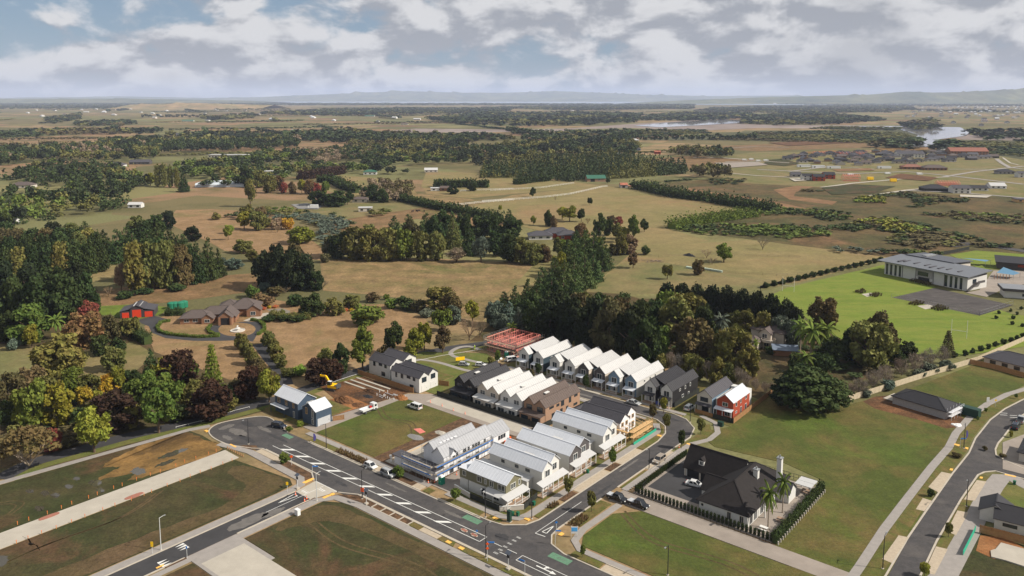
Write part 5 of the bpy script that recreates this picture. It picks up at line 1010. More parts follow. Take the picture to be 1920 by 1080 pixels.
# --- house wrapped in scaffolding, and its garage
H = House('unfinished_house', 'half built white wrapped house with grey roof behind steel scaffolding', (-43.2, 9.8), ROT_A)
H.gable(0, 4.3, 1.6, 17.5, 5.2, 7.0, 'y', W_wrap, R_dull, ov=.2, orr=.02); H.gable(4.32, 8.6, .3, 18.5, 5.2, 7.3, 'y', W_wrap, R_dull, ov=.2, ol=.02)
H.box('wall', -6.8, 8.5, -2.6, .2, 0, 2.6, W_wrap); H.box('porch_roof', -7.2, 8.9, -3.2, .25, 2.65, 2.8, R_char)
H.roof(6.6, 9.0, 2.4, 4.6, 5.3, 6.4, 'x', R_dull, ov=.1, ribs=0); H.walls(6.6, 8.9, 2.5, 4.5, 5.0, 6.3, 'x', W_wrap, 4.6)
for y, w in ((4, .7), (5.2, .7), (8, 1.0), (9.6, .6), (11.4, .7), (12.5, .7), (13.6, .7), (16, .6)): H.win('r', y, 4.3, w, .8, 8.6, fm=TRIMD, bars=0)
for y in (3, 6, 9.4, 13): H.win('r', y, 1.2, 1.1, 1.9, 8.6, fm=TRIMD, bars=0)
for i in range(5): H.box('roof_bundle', 3.0 + .1 * i, 3.5 + .1 * i, 4 + i * 1.3, 5 + i * 1.3, 6.1, 6.3, W_wrap)
H.box('floor_slab', -9.6, -.05, -3.4, 27, 0, .18, M_conc)
H = House('garage', 'small white wrapped garage with grey roof beside the scaffolded house', (-42.6, 31.6), ROT_A, 'garage')
H.gable(0, 6.0, 0, 7.0, 2.7, 4.9, 'y', W_wrap, R_dull, ov=.15)
for y in (2.6, 3.7, 4.8): H.win('r', y, 1.7, .7, 1.0, 6.0, fm=TRIMD, bars=0)
H.box('wall_frame', -.9, -.6, 0, 6, 0, 2.5, W_orange)
def scaffold(name, label, rot, st, x0, x1, y0, y1, levels, sides, standard, plank, toe=None, w=1.1, dx=2.3):
    r = thing(name, label, 'scaffolding', T(*st), rot); top = levels[-1] + 1.1
    runs = {'f': ((x0, y0 - w), (x1, y0 - w), (0, w)), 'r': ((x1 + w, y0), (x1 + w, y1), (-w, 0)), 'l': ((x0 - w, y0), (x0 - w, y1), (w, 0)), 'b': ((x0, y1 + w), (x1, y1 + w), (0, -w))}
    for sd in sides:
        A, B, o = runs[sd]; L = math.dist(A, B); n = max(1, int(L / dx)); ps = [(A[0] + (B[0] - A[0]) * i / n, A[1] + (B[1] - A[1]) * i / n) for i in range(n + 1)]
        for p in ps:
            for q in (p, (p[0] + o[0], p[1] + o[1])): MB().tube((*q, 0), (*q, top), .04, .04, 5).build('standard', standard, r)
        for z in levels:
            b = MB(); b.bar((*A, z + .55), (*B, z + .55), .05); b.bar((*A, z + 1.05), (*B, z + 1.05), .05); b.build('guard_rail', standard, r)
            b = MB(); c = [A, B, (B[0] + o[0] * .85, B[1] + o[1] * .85), (A[0] + o[0] * .85, A[1] + o[1] * .85)]; b.prism(c, z - .05, z); b.build('plank', plank, r)
            if toe: b = MB(); b.bar((*A, z + .1), (*B, z + .1), .05, .28); b.build('toe_board', toe, r)
    return r
scaffold('scaffold', 'steel scaffolding with blue toe boards around the wrapped house', ROT_A, (-43.2, 9.8), -2.0, 8.7, -3.4, 18.2, (2.2, 4.2), 'fr', STEEL, mat('scaffold_plank', S(150, 140, 124), .8, .15, 2), BLUEN)
scaffold('scaffold', 'short steel scaffold against the left gable of the wrapped house', ROT_A, (-43.2, 9.8), -.1, 6, 2, 16, (2.4, 4.4), 'l', STEEL, STEEL, None)

# --- house under timber scaffolding, dark roof
H = House('unfinished_house', 'unfinished house with charcoal seamed roof and white wrapped gables', (-12.2, 58.2), ROT_C)
H.gable(0, 5.2, 0, 13.5, 4.8, 6.7, 'y', W_wrap, R_char, ov=.3, orr=.02, ribs=.55); H.gable(5.22, 10.6, 1.2, 14, 4.8, 6.9, 'y', W_wrap, R_char, ov=.3, ol=.02, ribs=.55)
H.box('wall', .1, 10.5, 13.6, 19, 0, 2.8, W_wrap)
H.roof(0, 10.6, 14.2, 19, 3.0, 4.2, 'x', R_char, ribs=.6)
for x, y in ((1.4, 0), (3.6, 0), (7, 1.2), (9, 1.2)): H.win('f', x, 3.8, 1.0, 1.1, y - .01, fm=TIMBER); H.win('f', x, 1.3, 1.1, 1.7, y - .01, fm=TIMBER)
b = MB()
for i in range(7): x = i * 1.75; b.bar((x, -2.8, 0), (x, -2.8, 2.7), .1); b.bar((x, -2.8, 2.7), (x, 0, 3.2), .1)
b.bar((0, -2.8, 2.7), (10.6, -2.8, 2.7), .14, .2); H.part('porch_frame', b, TIMBER)
scaffold('scaffold', 'raw timber scaffolding along the front of the charcoal roofed house', ROT_C, (-12.2, 58.2), -.2, 10.8, -3.2, 8, (1.6, 3.1), 'fl', TIMBER, TIMBER, TIMBER, 1.3, 1.8)
r_ = thing('timber_stack', 'jumbled stack of pale building timber before the timber scaffold', 'timber', T(-9.4, 60), ROT_C)
for i in range(16): x = random.uniform(0, 7); y = random.uniform(-1.2, .9); MB().bar((x, y, .2 + .04 * i), (x + random.uniform(1.5, 3), y + random.uniform(-.4, .4), .25 + .04 * i), .12).build('plank', TIMBER, r_)

# --- pink treated timber frame
r_ = thing('timber_framed_house', 'pink timber house frame standing open without roof', 'house', T(-94.4, 95.2), ROT_A)
def frame_wall(p, q, z0, z1, st=1.0):
    b = MB(); L = math.dist(p, q); n = max(1, int(L / st))
    for z in (z0 + .05, z1 - .05): b.bar((*p, z), (*q, z), .1)
    for i in range(n + 1): x, y = p[0] + (q[0] - p[0]) * i / n, p[1] + (q[1] - p[1]) * i / n; b.bar((x, y, z0), (x, y, z1), .11)
    b.build('wall_frame', PINK, r_)
for z0, z1 in ((.1, 2.6), (2.9, 5.4)):
    for p, q in (((0, 0), (14, 0)), ((14, 0), (14, 15)), ((0, 15), (14, 15)), ((0, 0), (0, 15)), ((7, 0), (7, 15)), ((0, 5), (14, 5)), ((0, 10), (14, 10)), ((3.5, 0), (3.5, 5)), ((10.5, 5), (10.5, 15)), ((3.5, 10), (3.5, 15))): frame_wall(p, q, z0, z1 - (.0 if (p[0] + q[1]) % 2 else .5))
MB().box(0, 14, 0, 15, 2.62, 2.88).build('upper_floor', mat('shaded_particle_board', S(112, 86, 78), .8, .2, 1), r_); MB().box(-.3, 14.3, -.3, 15.3, -.02, .1).build('floor_slab', M_conc, r_)  # board floor coloured darker to carry the shadow between the studs
scaffold('scaffold', 'steel scaffolding around the pink timber frame', ROT_A, (-94.4, 95.2), -.5, 14.5, -.5, 15.5, (2.4, 4.6), 'frl', STEEL, DECKM, None, 1.1, 3.0)

# --- white pair with charcoal roofs, navy pair, grey and red houses
def twin(label, st, W, depth, ze, zr, wall, roof, tr, name='house', garages=True):
    H = House(name, label, st, ROT_C); g = W / 2
    H.gable(0, g, 0, depth, ze, zr, 'y', wall, roof, ov=.15, orr=.02); H.gable(g + .02, W, .4, depth, ze, zr - .1, 'y', wall, roof, ov=.15, ol=.02)
    for i, x in enumerate((g * .5, g * 1.5)):
        H.win('f', x, 4.0, 1.9, 1.5, .4 * i - .01, fm=tr); 
        if garages: H.door('f', x, 2.6, 2.2, .4 * i - .01, W_white, 'garage_door')
    for y, z, w, h in ((2.4, 4.2, 1.0, 1.0), (5.0, 4.3, 1.6, .7), (8.2, 4.0, 1.0, 1.4), (11, 4.0, .7, 1.8), (3.6, 1.3, 1.7, 1.3)): 
        if y < depth - .5: H.win('l', y, z, w, h, 0, fm=tr, bars=1 if w > .9 else 0)
    return H
twin('white twin gabled house with charcoal roof and two garage doors', (-81.8, 46.9), 9.0, 13.5, 4.9, 6.6, W_white, R_char, TRIMD)
H = twin('white house with charcoal roof standing behind the garage doored one', (-98.6, 49.4), 12.5, 11.0, 4.9, 6.8, W_white, R_char, TRIMD, garages=False)
H.box('link_wall', 1.0, 7, -2.6, -.05, 0, 4.6, W_teal); H.box('link_roof', .8, 7.2, -2.7, -.02, 4.62, 4.8, R_char)
H = House('navy_house', 'navy two storey house with pale grey gable roof beside the cul-de-sac', (-94.0, 8.4), ROT_C)
H.gable(0, 6.6, 0, 11.6, 5.0, 7.2, 'y', W_navy, R_grey, ov=.15)
for y, w in ((2.2, .8), (5.8, 1.0), (9.6, 1.2)): H.win('l', y, 3.9, w, 1.3, 0, fm=TIMBER)
H.win('f', 4.4, 4.2, 2.2, .6, -.01, fm=TRIM); H.win('l', 2.0, 1.2, .7, 1.8, 0, fm=TRIM); H.box('porch_roof', -1.8, -.02, 4.5, 11.8, 2.5, 2.65, R_grey)
for y in (4.7, 11.5): H.box('post', -1.7, -1.55, y, y + .15, 0, 2.5, W_navy)
H = House('navy_garage_house', 'small navy gabled block with pale garage door by the lane', (-92.0, 8.6), ROT_A)
H.gable(0, 6.6, 0, 5.6, 4.6, 6.6, 'y', W_navy, R_grey, ov=.1); H.door('r', 2.8, 4.6, 2.3, 6.6, DOORM, 'garage_door'); H.win('f', 2.0, 3.9, .8, 1.8, -.01, fm=TIMBER); H.win('f', 5.0, 3.6, .8, 2.4, -.01, fm=TRIM); H.win('f', 5.0, 1.2, .8, 1.4, -.01, fm=TRIM)
H = House('grey_house', 'pale grey narrow house with charcoal roof beside the red brick one', (-5.0, 91.5), ROT_A)
H.gable(0, 5.0, 0, 15, 5.2, 7.2, 'y', W_blue, R_char, ov=.2); H.face_panel(.05, 4.95, -.06, 5.15, 7.1, W_pale); H.win('f', 2.4, 4.1, 2.4, 1.2, -.07, fm=TRIMD); H.porch(0, 5, -1.6, -.08, 2.5, 2.9, R_char, TRIM, 2, False); H.win('f', 2.8, 1.3, 2.0, 1.9, -.07, fm=TRIMD)
H = House('red_house', 'narrow red brick house with pale grey gable roof', (1.4, 92.0), ROT_A)
H.gable(0, 5.2, 0, 12, 5.1, 7.1, 'y', W_red, R_grey, ov=.2); H.box('wall', -.6, -.02, .5, 12, 0, 5.0, W_pale); H.win('f', 2.6, 4.0, 1.6, 1.1, -.01); H.porch(-.4, 5.4, -1.8, -.02, 2.5, 2.9, R_grey, TRIM, 3, False); H.win('f', 3.4, 1.3, 1.6, 1.5, -.01)
for y, z, w, h in ((2.2, 4.0, .9, 1.2), (5.4, 4.2, .8, 1.2), (9.2, 4.2, 1.0, 1.1), (2.2, 1.6, .9, .5), (5.6, 1.3, .9, 1.9), (9.2, 1.2, 1.1, 1.9)): H.win('r', y, z, w, h, 5.2, bars=0)
H.box('wall', -1, 5.0, 12.05, 14, 0, 5.6, W_white)

# --- black roofed house with courtyard
H = House('courtyard_house', 'large white house under a steep dark shingle roof with two chimneys', (11.8, 35.9), ROT_A)
# garage wing
H.walls(.4, 15.5, 14.2, 21.5, 2.7, 7.0, 'x', W_white); H.roof(.4, 15.5, 14.2, 21.5, 2.7, 7.0, 'x', R_shingle, ov=.5, ribs=0)
for x in (2.9, 6.7): H.door('f', x, 3.3, 2.2, 14.18, TRIMD, 'garage_door'); 
for x in (.75, 4.8, 8.6): H.box('quoin', x - .2, x + .2, 14.02, 14.16, 0, 2.6, W_cream)
H.box('dormer_wall', 4.0, 5.4, 14.9, 17, 3.6, 4.8, W_white); b = MB(); b.face([(3.8, 14.6, 4.8), (4.7, 14.6, 5.7), (4.7, 17.2, 5.7), (3.8, 17.2, 4.8)]); b.face([(5.6, 14.6, 4.8), (5.6, 17.2, 4.8), (4.7, 17.2, 5.7), (4.7, 14.6, 5.7)]); b.face([(4.0, 14.9, 4.8), (5.4, 14.9, 4.8), (4.7, 14.9, 5.55)]); H.part('dormer_roof', b, R_shingle); H.win('f', 4.7, 4.2, .8, .9, 14.89)
# main wing
H.box('wall', 11.6, 23.4, 0, 24, 0, 2.9, W_white); hip_roof(H, 11.6, 23.4, 0, 24, 3.0, 7.2, R_shingle, .6)
H.walls(9.2, 17.4, 6.2, 11.6, 2.7, 5.2, 'x', W_white); H.roof(9.2, 16.8, 6.2, 11.6, 2.7, 5.2, 'x', R_shingle, ov=.5, ribs=0)
for u in (7.4, 10.4): H.win('f', 11.6 + u, 1.4, .8, 1.7, -.01, fm=W_cream)
H.part('round_window', MB().tube((12.4, -.06, 1.9), (12.4, .0, 1.9), .4, .4, 14), W_cream); H.part('round_pane', MB().tube((12.4, -.08, 1.9), (12.4, -.05, 1.9), .3, .3, 14), GLASS)
for y in (2, 4.4, 8, 11, 14.4, 17.5, 20.5): H.win('r', y, 1.25, 1.6, 2.1, 23.4)
for nm, x, y, z0, z1 in (('chimney', 19.6, 13.6, 4.2, 7.6), ('chimney', 23.2, 19.0, 2.6, 9.6)):
    o = H.box(nm, x - .55, x + .55, y - .55, y + .55, z0, z1, W_white); MB().box(x - .7, x + .7, y - .7, y + .7, z1, z1 + .2).tube((x, y, z1 + .2), (x, y, z1 + .8), .22, .18, 8).build('chimney_cap', STEEL, o)
H.box('column', 24.6, 24.85, 6.6, 6.85, 0, 2.9, TRIM); H.box('column', 24.6, 24.85, 12, 12.25, 0, 2.9, TRIM); H.walls(23.5, 26.6, 16.5, 21, 2.5, 4.4, 'x', W_white); H.roof(23.5, 26.6, 16.5, 21, 2.5, 4.4, 'x', R_char, ov=.3, ribs=0)
r_ = thing('pergola', 'white flat roofed pergola on the terrace behind the hedge', 'pergola', T(37.6, 58.6), ROT_A)
for x in (.1, 3.6):
    for y in (.1, 4.2): MB().box(x, x + .18, y, y + .18, .1, 2.6).build('post', TRIM, r_)
MB().box(-.1, 3.9, -.1, 2.15, 2.6, 2.75).build('roof_panel', R_white, r_); MB().box(-.1, 3.9, 2.25, 4.5, 2.6, 2.75).build('roof_panel', R_white, r_)
def outdoor_table(label, st, m=DECKM):
    r_ = thing('outdoor_table', label, 'table', T(*st), ROT_A); MB().box(-.9, .9, -.45, .45, .82, .88).build('table_top', m, r_)
    for x in (-.8, .72):
        for y in (-.4, .32): MB().box(x, x + .08, y, y + .08, .1, .82).build('leg', m, r_)
    for y in (-.95, .65): MB().box(-.9, .9, y, y + .3, .5, .56).build('bench', m, r_)
outdoor_table('brown outdoor table with benches beneath the two palms', (40.0, 43.6)); outdoor_table('brown outdoor table under the white pergola', (39.6, 60.6)); outdoor_table('small white table on the terrace near the front corner', (38.4, 37.4), TRIM)

# --- right hand side: bungalow under construction, finished bungalows, garden slab
def wxy(label, name, X, Y, rot): return House(name, label, None, rot, xy=(X, Y))
H = wxy('unfinished pale block bungalow with a black hipped roof on bare soil', 'bungalow', 120.5, 243.5, R(-52))
H.box('wall', 0, 16.2, 0, 9, 0, 2.5, W_block); hip_roof(H, 0, 16.2, 0, 9, 2.6, 4.7, R_black, .45); H.box('floor_slab', -4, -.05, 2, 9, 0, .12, M_conc)
for u in (3, 7, 11): H.win('b', u, 1.4, 1.6, 1.2, 9, fm=TRIMD)
scaffold('scaffold', 'pale timber scaffold at the street end of the block bungalow', R(-52), (0, 0), 0, 16.4, .4, 8.6, (1.2, 2.4), 'r', W_wrap, W_wrap, None, 1.3, 2.0).location = (120.5, 243.5, 0)
H = wxy('finished bungalow with grey hipped roof behind a brown paling fence', 'bungalow', 172, 282, R(-55))
H.box('wall', 0, 17, 0, 11, 0, 2.5, W_pale); hip_roof(H, 0, 17, 0, 11, 2.6, 5.2, R_char, .5); H.box('wall', 10, 22, 4, 14, 0, 2.5, W_pale); hip_roof(H, 10, 22, 4, 14, 2.6, 5.4, R_char, .5)
for u in (3, 7, 11, 15): H.win('f', u, 1.3, 1.8, 1.2, -.01, fm=TRIMD)
H = wxy('dark gable roofed bungalow with white walls at the bottom right corner', 'bungalow', 108.4, 169.5, R(-34))
H.gable(0, 14, 0, 8, 2.5, 4.4, 'x', W_white, R_black, ov=.4, ribs=0); H.gable(-3, 3, 2.5, 9, 2.5, 4.2, 'y', W_white, R_black, ov=.4, ribs=0); H.win('f', 3, 1.4, 2.6, .6, -.01, fm=TRIMD)
H = wxy('house with dark roof at the right edge beyond the parked cars', 'bungalow', 135, 203, R(-40))
H.box('wall', 0, 12, 0, 10, 0, 2.5, W_pale); hip_roof(H, 0, 12, 0, 10, 2.6, 5, R_black, .5); H.door('l', 5, 4.6, 2.2, 0, DOORM, 'garage_door')
slab('house_foundation', PX([k8(*q) for q in ((1455, 905), (1490, 895), (1530, 848), (1760, 910), (1760, 1040), (1560, 975), (1460, 950))]), M_conc, 0.35)
# --- school
H = wxy('long two storey white school hall with grey low pitched roof', 'school_building', 205, 432, R(-60))
H.box('wall', 0, 46, 0, 17, 0, 6.6, W_white)
b = MB().hexa([(-3.4, -2.0, 7.0), (47.5, -2.0, 7.2), (47.5, 19, 8.6), (-3.4, 19, 8.4), (-3.4, -2.0, 7.4), (47.5, -2.0, 7.6), (47.5, 19, 9.0), (-3.4, 19, 8.8)]); rf = H.part('roof', b, mat('school_roof', S(104, 107, 112), .5, .06, .3))
for x in (6, 8, 14, 20, 24, 28, 32, 38): MB().box(x, x + 1.1, 2 + (x % 3), 8 + (x % 3), 7.9, 8.25).build('skylight', R_char, rf)
H.box('clerestory', 0.05, 45.9, .05, 16.9, 6.6, 7.3, W_dark)
for x in (1.5, 4, 6.6, 9.2, 35, 37.6, 40.2, 42.8): H.win('f', x, 3.2, 1.1, 5.6, -.02, fm=TRIMD, bars=0)
for x in (10.6, 18.2, 28, 34): H.box('downpipe', x, x + .25, -.15, -.02, 0, 6.5, W_dark)
H.win('f', 22.6, 4.4, 5.6, 2.0, -.4, fm=TRIMD, bars=4); H.box('entry_bay', 18.6, 27.6, -.38, -.02, 2.6, 6.5, W_block); H.box('entry', 20, 26, -.3, -.02, 0, 2.5, TRIMD)
H.win('r', 6, 4.4, 3, 2.0, 46.02, fm=TRIMD)
for i in range(10): H.box('stair_step', 46.2 + .0, 47.8, -1.5 + i * .75, -.75 + i * .75, .3 + i * .33, .5 + i * .33, W_dark)
H.box('stair_landing', 46.1, 48.0, 6.2, 12, 3.6, 3.8, W_dark); H.box('stair_rail', 47.85, 47.95, 6, 12, 3.8, 4.8, W_dark)
H = wxy('rear school wing with dark roof rising behind the long hall', 'school_building', 222, 441, R(-60))
H.box('wall', 0, 26, 0, 16, 0, 7.6, W_pale); H.part('roof', MB().hexa([(-1, -1, 9.0), (27, -1, 9.0), (27, 17, 8.2), (-1, 17, 8.2), (-1, -1, 9.3), (27, -1, 9.3), (27, 17, 8.5), (-1, 17, 8.5)]), mat('school_roof2', S(78, 80, 86), .5, .06, .3)); H.box('roof_plant', 6, 9, 3, 12, 8.9, 9.6, STEEL); H.box('wall', .05, 25.9, .05, 15.9, 7.6, 8.2, W_dark)
H = wxy('low white school classroom block with grey roof at the right edge', 'school_building', 239, 379.5, R(-20))
H.box('wall', 0, 20, 0, 10, 0, 3.4, W_white); H.box('fascia', -1, 21, -1, 11, 3.4, 4.6, W_dark); H.box('roof', -.9, 20.9, -.9, 10.9, 4.602, 4.7, mat('school_roof3', S(120, 122, 126), .5, .06, .3)); H.win('f', 9, 1.8, 3, 1.2, -.01, fm=TRIMD)
H = wxy('far school block with dark roof and red panels', 'school_building', 276, 447, R(-28))
H.box('wall', 0, 22, 0, 10, 0, 3.4, W_dark); H.part('roof', MB().hexa([(-1, -2, 3.6), (24, -2, 3.6), (24, 11, 5.4), (-1, 11, 5.4), (-1, -2, 4.0), (24, -2, 4.0), (24, 11, 5.8), (-1, 11, 5.8)]), R_black); H.box('red_panel', 10, 18, -.1, -.02, 1.6, 3.0, W_red)
def sail(label, pts, m):
    r_ = thing('shade_sail', label, 'shade sail', pts[0][:2]); o = Vector((*pts[0][:2], 0)); b = MB(); b.face([Vector(p) - o for p in pts]); b.build('sail', m, r_)
    for p in pts: q = Vector(p) - o; MB().tube((q.x, q.y, 0), (q.x, q.y, q.z + .2), .09, .09, 6).build('pole', STEEL, r_)
SAIL = mat('blue_sail', S(84, 122, 148), .8, .06, 1.0)
a_ = P(*k17(1560, 215)); sail('pale blue triangular shade sail behind the school hall', [(a_[0] - 6, a_[1] + 3, 3.4), (a_[0] + 9, a_[1] - 1, 2.8), (a_[0] + 3, a_[1] - 6, 3.0)], SAIL)
a_ = P(*k17(1800, 310)); sail('peaked blue shade sail above the orange playground', [(a_[0] - 6, a_[1], 2.8), (a_[0], a_[1] + 4, 5.0), (a_[0] + 6, a_[1] - 1, 2.8), (a_[0], a_[1] - 5, 2.6)], SAIL)
a_ = P(*k17(1760, 325)); r_ = thing('playground', 'orange climbing frame beside the peaked shade sail', 'playground', a_)
for i in range(6): MB().tube((i * 1.6 - 4, 0, 0), (i * 1.6 - 3.2, 1.5, 2.6), .12, .12, 6).build('post', W_orange, r_); MB().tube((i * 1.6 - 3.2, 1.5, 2.6), (i * 1.6 - 2.4, 3, 0), .12, .12, 6).build('post', W_orange, r_)
def goal(label, xy, h=7.5, w=5.5):
    r_ = thing('goal_posts', label, 'goal posts', xy, R(-26))
    for x in (0, w): MB().tube((x, 0, 0), (x, 0, h), .08, .07, 6).build('upright', TRIM, r_)
    MB().bar((0, 0, 3), (w, 0, 3), .12).build('crossbar', TRIM, r_)
goal('white goal posts at the near side of the sports field', P(1783, 632)); goal('white goal posts at the far side of the sports field', P(1467, 546))
# --- estate house, shed, tanks, cream house
H = wxy('brick estate house with brown hipped roofs and gabled entrance porch', 'estate_house', -142, 333, R(8))
H.r.scale = (.9, .9, .95); H.box('wall', 0, 14, 0, 9, 0, 2.6, W_orange); hip_roof(H, 0, 14, 0, 9, 2.7, 5.4, R_tile, .6); H.box('wall', 8, 24, 6, 14, 0, 2.6, W_orange); hip_roof(H, 8, 24, 6, 14, 2.7, 5.6, R_tile, .6)
H.gable(10.2, 15.4, -1.6, 3, 2.6, 4.4, 'y', W_orange, R_tile, ov=.5, ribs=0); H.gable(17.6, 25.4, 0, 9, 2.8, 6.2, 'y', W_orange, R_tile, ov=.5, ribs=0); H.gable(18.4, 24.6, -4.2, 0, 3.4, 5.8, 'y', W_orange, R_tile, ov=.4, ribs=0)
H.box('porch_opening', 19.6, 23.4, -4.26, -4.2, 0, 3.2, TRIMD)
for x in (18.5, 23.9): H.box('column', x, x + .7, -4.9, -4.25, 0, 3.5, W_orange)
H.box('wall', 20, 34, 12, 24, 0, 3.2, W_orange); hip_roof(H, 20, 34, 12, 24, 3.3, 7.0, R_tile, .6); H.box('wall', 14, 24, 16, 26, 0, 3.0, W_orange); hip_roof(H, 14, 24, 16, 26, 3.1, 6.0, R_tile, .6); H.gable(29, 35.6, 9, 14, 3.2, 5.4, 'y', W_orange, R_tile, ov=.4, ribs=0)
for x, z in ((3, 1.5), (7, 1.5), (12.8, 1.5)): H.win('f', x, z, 2.2, 1.3, -1.62 if x > 12 else -.01)
H.win('f', 32, 1.6, 2.2, 1.6, 8.98)
for y in (14, 18): H.win('r', y, 1.7, 2.0, 1.7, 34.02)
r_ = thing('fountain', 'white stone fountain in the centre of the round lawn', 'fountain', P(*k14(1020, 462)))
MB().lathe([(3.0, 0), (3.0, .4), (2.7, .4), (2.7, .25), (.4, .25)], 18).build('basin', W_pale, r_); MB().lathe([(.4, .2), (.25, .9), (1.1, 1.1), (1.1, 1.25), (.2, 1.25), (.15, 1.9), (.5, 2.0), (.1, 2.3)], 12).build('tiered_bowl', TRIM, r_)
H = wxy('dark metal shed with three bright red roller doors', 'shed', -172, 342, R(14))
M_shed = mat('shed_cladding', S(66, 60, 62), .6, .1, 1.0); REDD = mat('red_roller_door', S(206, 62, 36), .6, .05, 1.0)
H.gable(4.2, 9.4, 0, 10, 4.2, 5.4, 'y', M_shed, R_char, ov=.2, ribs=.8); H.box('wall', 0, 4.18, .2, 9.8, 0, 3.0, M_shed); H.box('wall', 9.42, 13.8, .2, 9.8, 0, 3.0, M_shed)
for xa, xb, za, zb in ((-.3, 4.2, 2.9, 3.9), (9.4, 14.1, 3.9, 2.9)): H.part('lean_to_roof', MB().hexa([(xa, 0, za), (xb, 0, zb), (xb, 10, zb), (xa, 10, za), (xa, 0, za + .12), (xb, 0, zb + .12), (xb, 10, zb + .12), (xa, 10, za + .12)]), R_char)
for x, y, w, h in ((2.2, .2, 2.8, 2.4), (6.8, 0, 3.6, 3.5), (11.6, .2, 3.2, 2.5)): H.door('f', x, w, h, y - .01, REDD, 'roller_door')
for x in (5.2, 7.6): H.box('skylight', x, x + .5, 1, 9, 4.95, 5.05, R_white)
TANK = mat('green_tank', S(34, 110, 84), .5, .06, 1.0)
for i, (x, y) in enumerate(((545, 302), (570, 300), (607, 298), (632, 292))):
    r_ = thing('water_tank', f'round dark green water tank behind the estate house, {ordw(i)} from the left', 'tank', P(*k14(x, y)), 0, 'green water tanks'); MB().lathe([(1.85, 0), (1.9, .2), (1.9, 2.6), (1.7, 2.8)], 18).build('tank_wall', TANK, r_); MB().lathe([(1.7, 2.8), (1.0, 3.1), (.4, 3.2)], 18).build('tank_lid', TANK, r_)
H = wxy('cream house with curved balcony and brown tiled roof among trees', 'house', 93, 306, R(-38))
H.box('wall', 0, 13, 3, 12, 0, 5.6, W_cream); hip_roof(H, 0, 13, 3, 12, 5.6, 8.0, R_tile, .6); H.gable(4.4, 9, 0, 5, 5.4, 7.2, 'y', W_cream, R_tile, ov=.4, ribs=0); H.box('wall', 1, 6, -5.6, 0, 0, 2.8, W_cream); hip_roof(H, 1, 6, -5.6, 0, 2.9, 4.6, R_tile, .5); H.box('chimney', 9.4, 10.6, 7, 8.2, 6, 9.4, W_pale)
H.part('balcony', MB().lathe([(2.6, 2.6), (2.8, 2.7), (2.8, 3.7), (2.65, 3.7), (2.65, 2.9)], 18, 8.4, -.6), W_cream); H.win('f', 6.6, 4.3, 1.8, 1.5, -.02); H.win('f', 7.4, 1.4, 1.8, 1.8, -.02)
for x, y in ((7, -2.6), (9.8, -2.4)): H.box('column', x, x + .25, y, y + .25, 0, 2.6, W_cream)
H = wxy('low brick shed with blue grey roof beside the cream house', 'shed', *P(1450, 667), R(-12))
H.box('wall', 0, 9, 0, 4.5, 0, 2.2, W_orange); H.part('roof', MB().hexa([(-.4, -.5, 2.2), (9.4, -.5, 2.2), (9.4, 5, 3.0), (-.4, 5, 3.0), (-.4, -.5, 2.32), (9.4, -.5, 2.32), (9.4, 5, 3.12), (-.4, 5, 3.12)]), mat('blue_grey_roof', S(104, 114, 128), .5, .1, .5))
# ================================================================ fences
def fence(label, pts, h, m, cap=None, panel=2.4, name='fence', rails=False, group=None, z0=0.1):
    """each panel of close palings is a part; posts between"""
    r = thing(name, label, 'fence', pts[0], 0, group); ox, oy = pts[0]; cache = {}
    for (x0, y0), (x1, y1) in zip(pts[:-1], pts[1:]):
        L = math.hypot(x1 - x0, y1 - y0); n = max(1, round(L / panel)); w = L / n; a = math.atan2(y1 - y0, x1 - x0); key = round(w, 3)
        if key not in cache:
            b = MB(); k = max(2, int(w / .16))
            for i in range(k): u = w * i / k; b.box(u + .008, u + w / k - .008, -.02 + .012 * (i % 2), .02, 0, h * (1 - .012 * ((i * 7) % 3)))
            b.box(0, w, .02, .07, h * .25, h * .33); b.box(0, w, .02, .07, h * .75, h * .83); cache[key] = (b.mesh('panel', m), MB().box(-.06, .06, -.05, .09, 0, h + .05).mesh('post', m))
        for i in range(n):
            X, Y = x0 + (x1 - x0) * i / n - ox, y0 + (y1 - y0) * i / n - oy
            link('panel', cache[key][0], r, (X, Y, z0), a); link('post', cache[key][1], r, (X, Y, z0), a)
        link('post', cache[key][1], r, (x1 - ox, y1 - oy, z0), a)
    return r
fence('long dark stained fence between the court and the back gardens', ST([(-75.8, 49.1), (-35.6, 49.1)]), 1.7, FENCED); fence('short dark fence closing the court beside the brown house', ST([(-33.6, 44.4), (-33.2, 54.6)]), 1.7, FENCED)
for i, s in enumerate((-71.6, -67, -62.2, -57.2, -52.4, -47.6, -43.2, -38.6)): fence(f'low dark garden divider behind the court fence, {ordw(i)} from the left', ST([(s, 49.3), (s, 51.6)]), 1.5, FENCED, panel=1.2, group='garden dividers')
fence('dark fence around the garden of the olive corner house', ST([(-21.9, 6.2), (-12.8, 6.0)]), 1.4, FENCED); fence('dark fence on the street side of the olive corner house', ST([(-8.6, 10.6), (-9.6, 16.6)]), 1.5, FENCED)
for lb, p, q in (('low white wall behind the street tree of the corner house', (-28.2, 7.3), (-22.1, 6.3)), ('low pale slatted wall at the front corner of the olive house', (-12.6, 6.0), (-8.7, 10.4))):
    A, B = T(*p), T(*q); r_ = thing('garden_wall', lb, 'wall', A); MB().bar((0, 0, .65), (B[0] - A[0], B[1] - A[1], .65), .22, 1.1).build('wall_body', W_pale, r_); MB().bar((0, 0, 1.25), (B[0] - A[0], B[1] - A[1], 1.25), .34, .1).build('coping', TRIM, r_)
fence('brown paling fence between the dug site and the white pair', ST([(-111.5, 45.9), (-83.6, 45.9)]), 1.7, FENCEB); fence('short brown fence beside the garage doors of the white house', ST([(-82.2, 56.4), (-78.8, 57.6)]), 1.7, FENCEB)
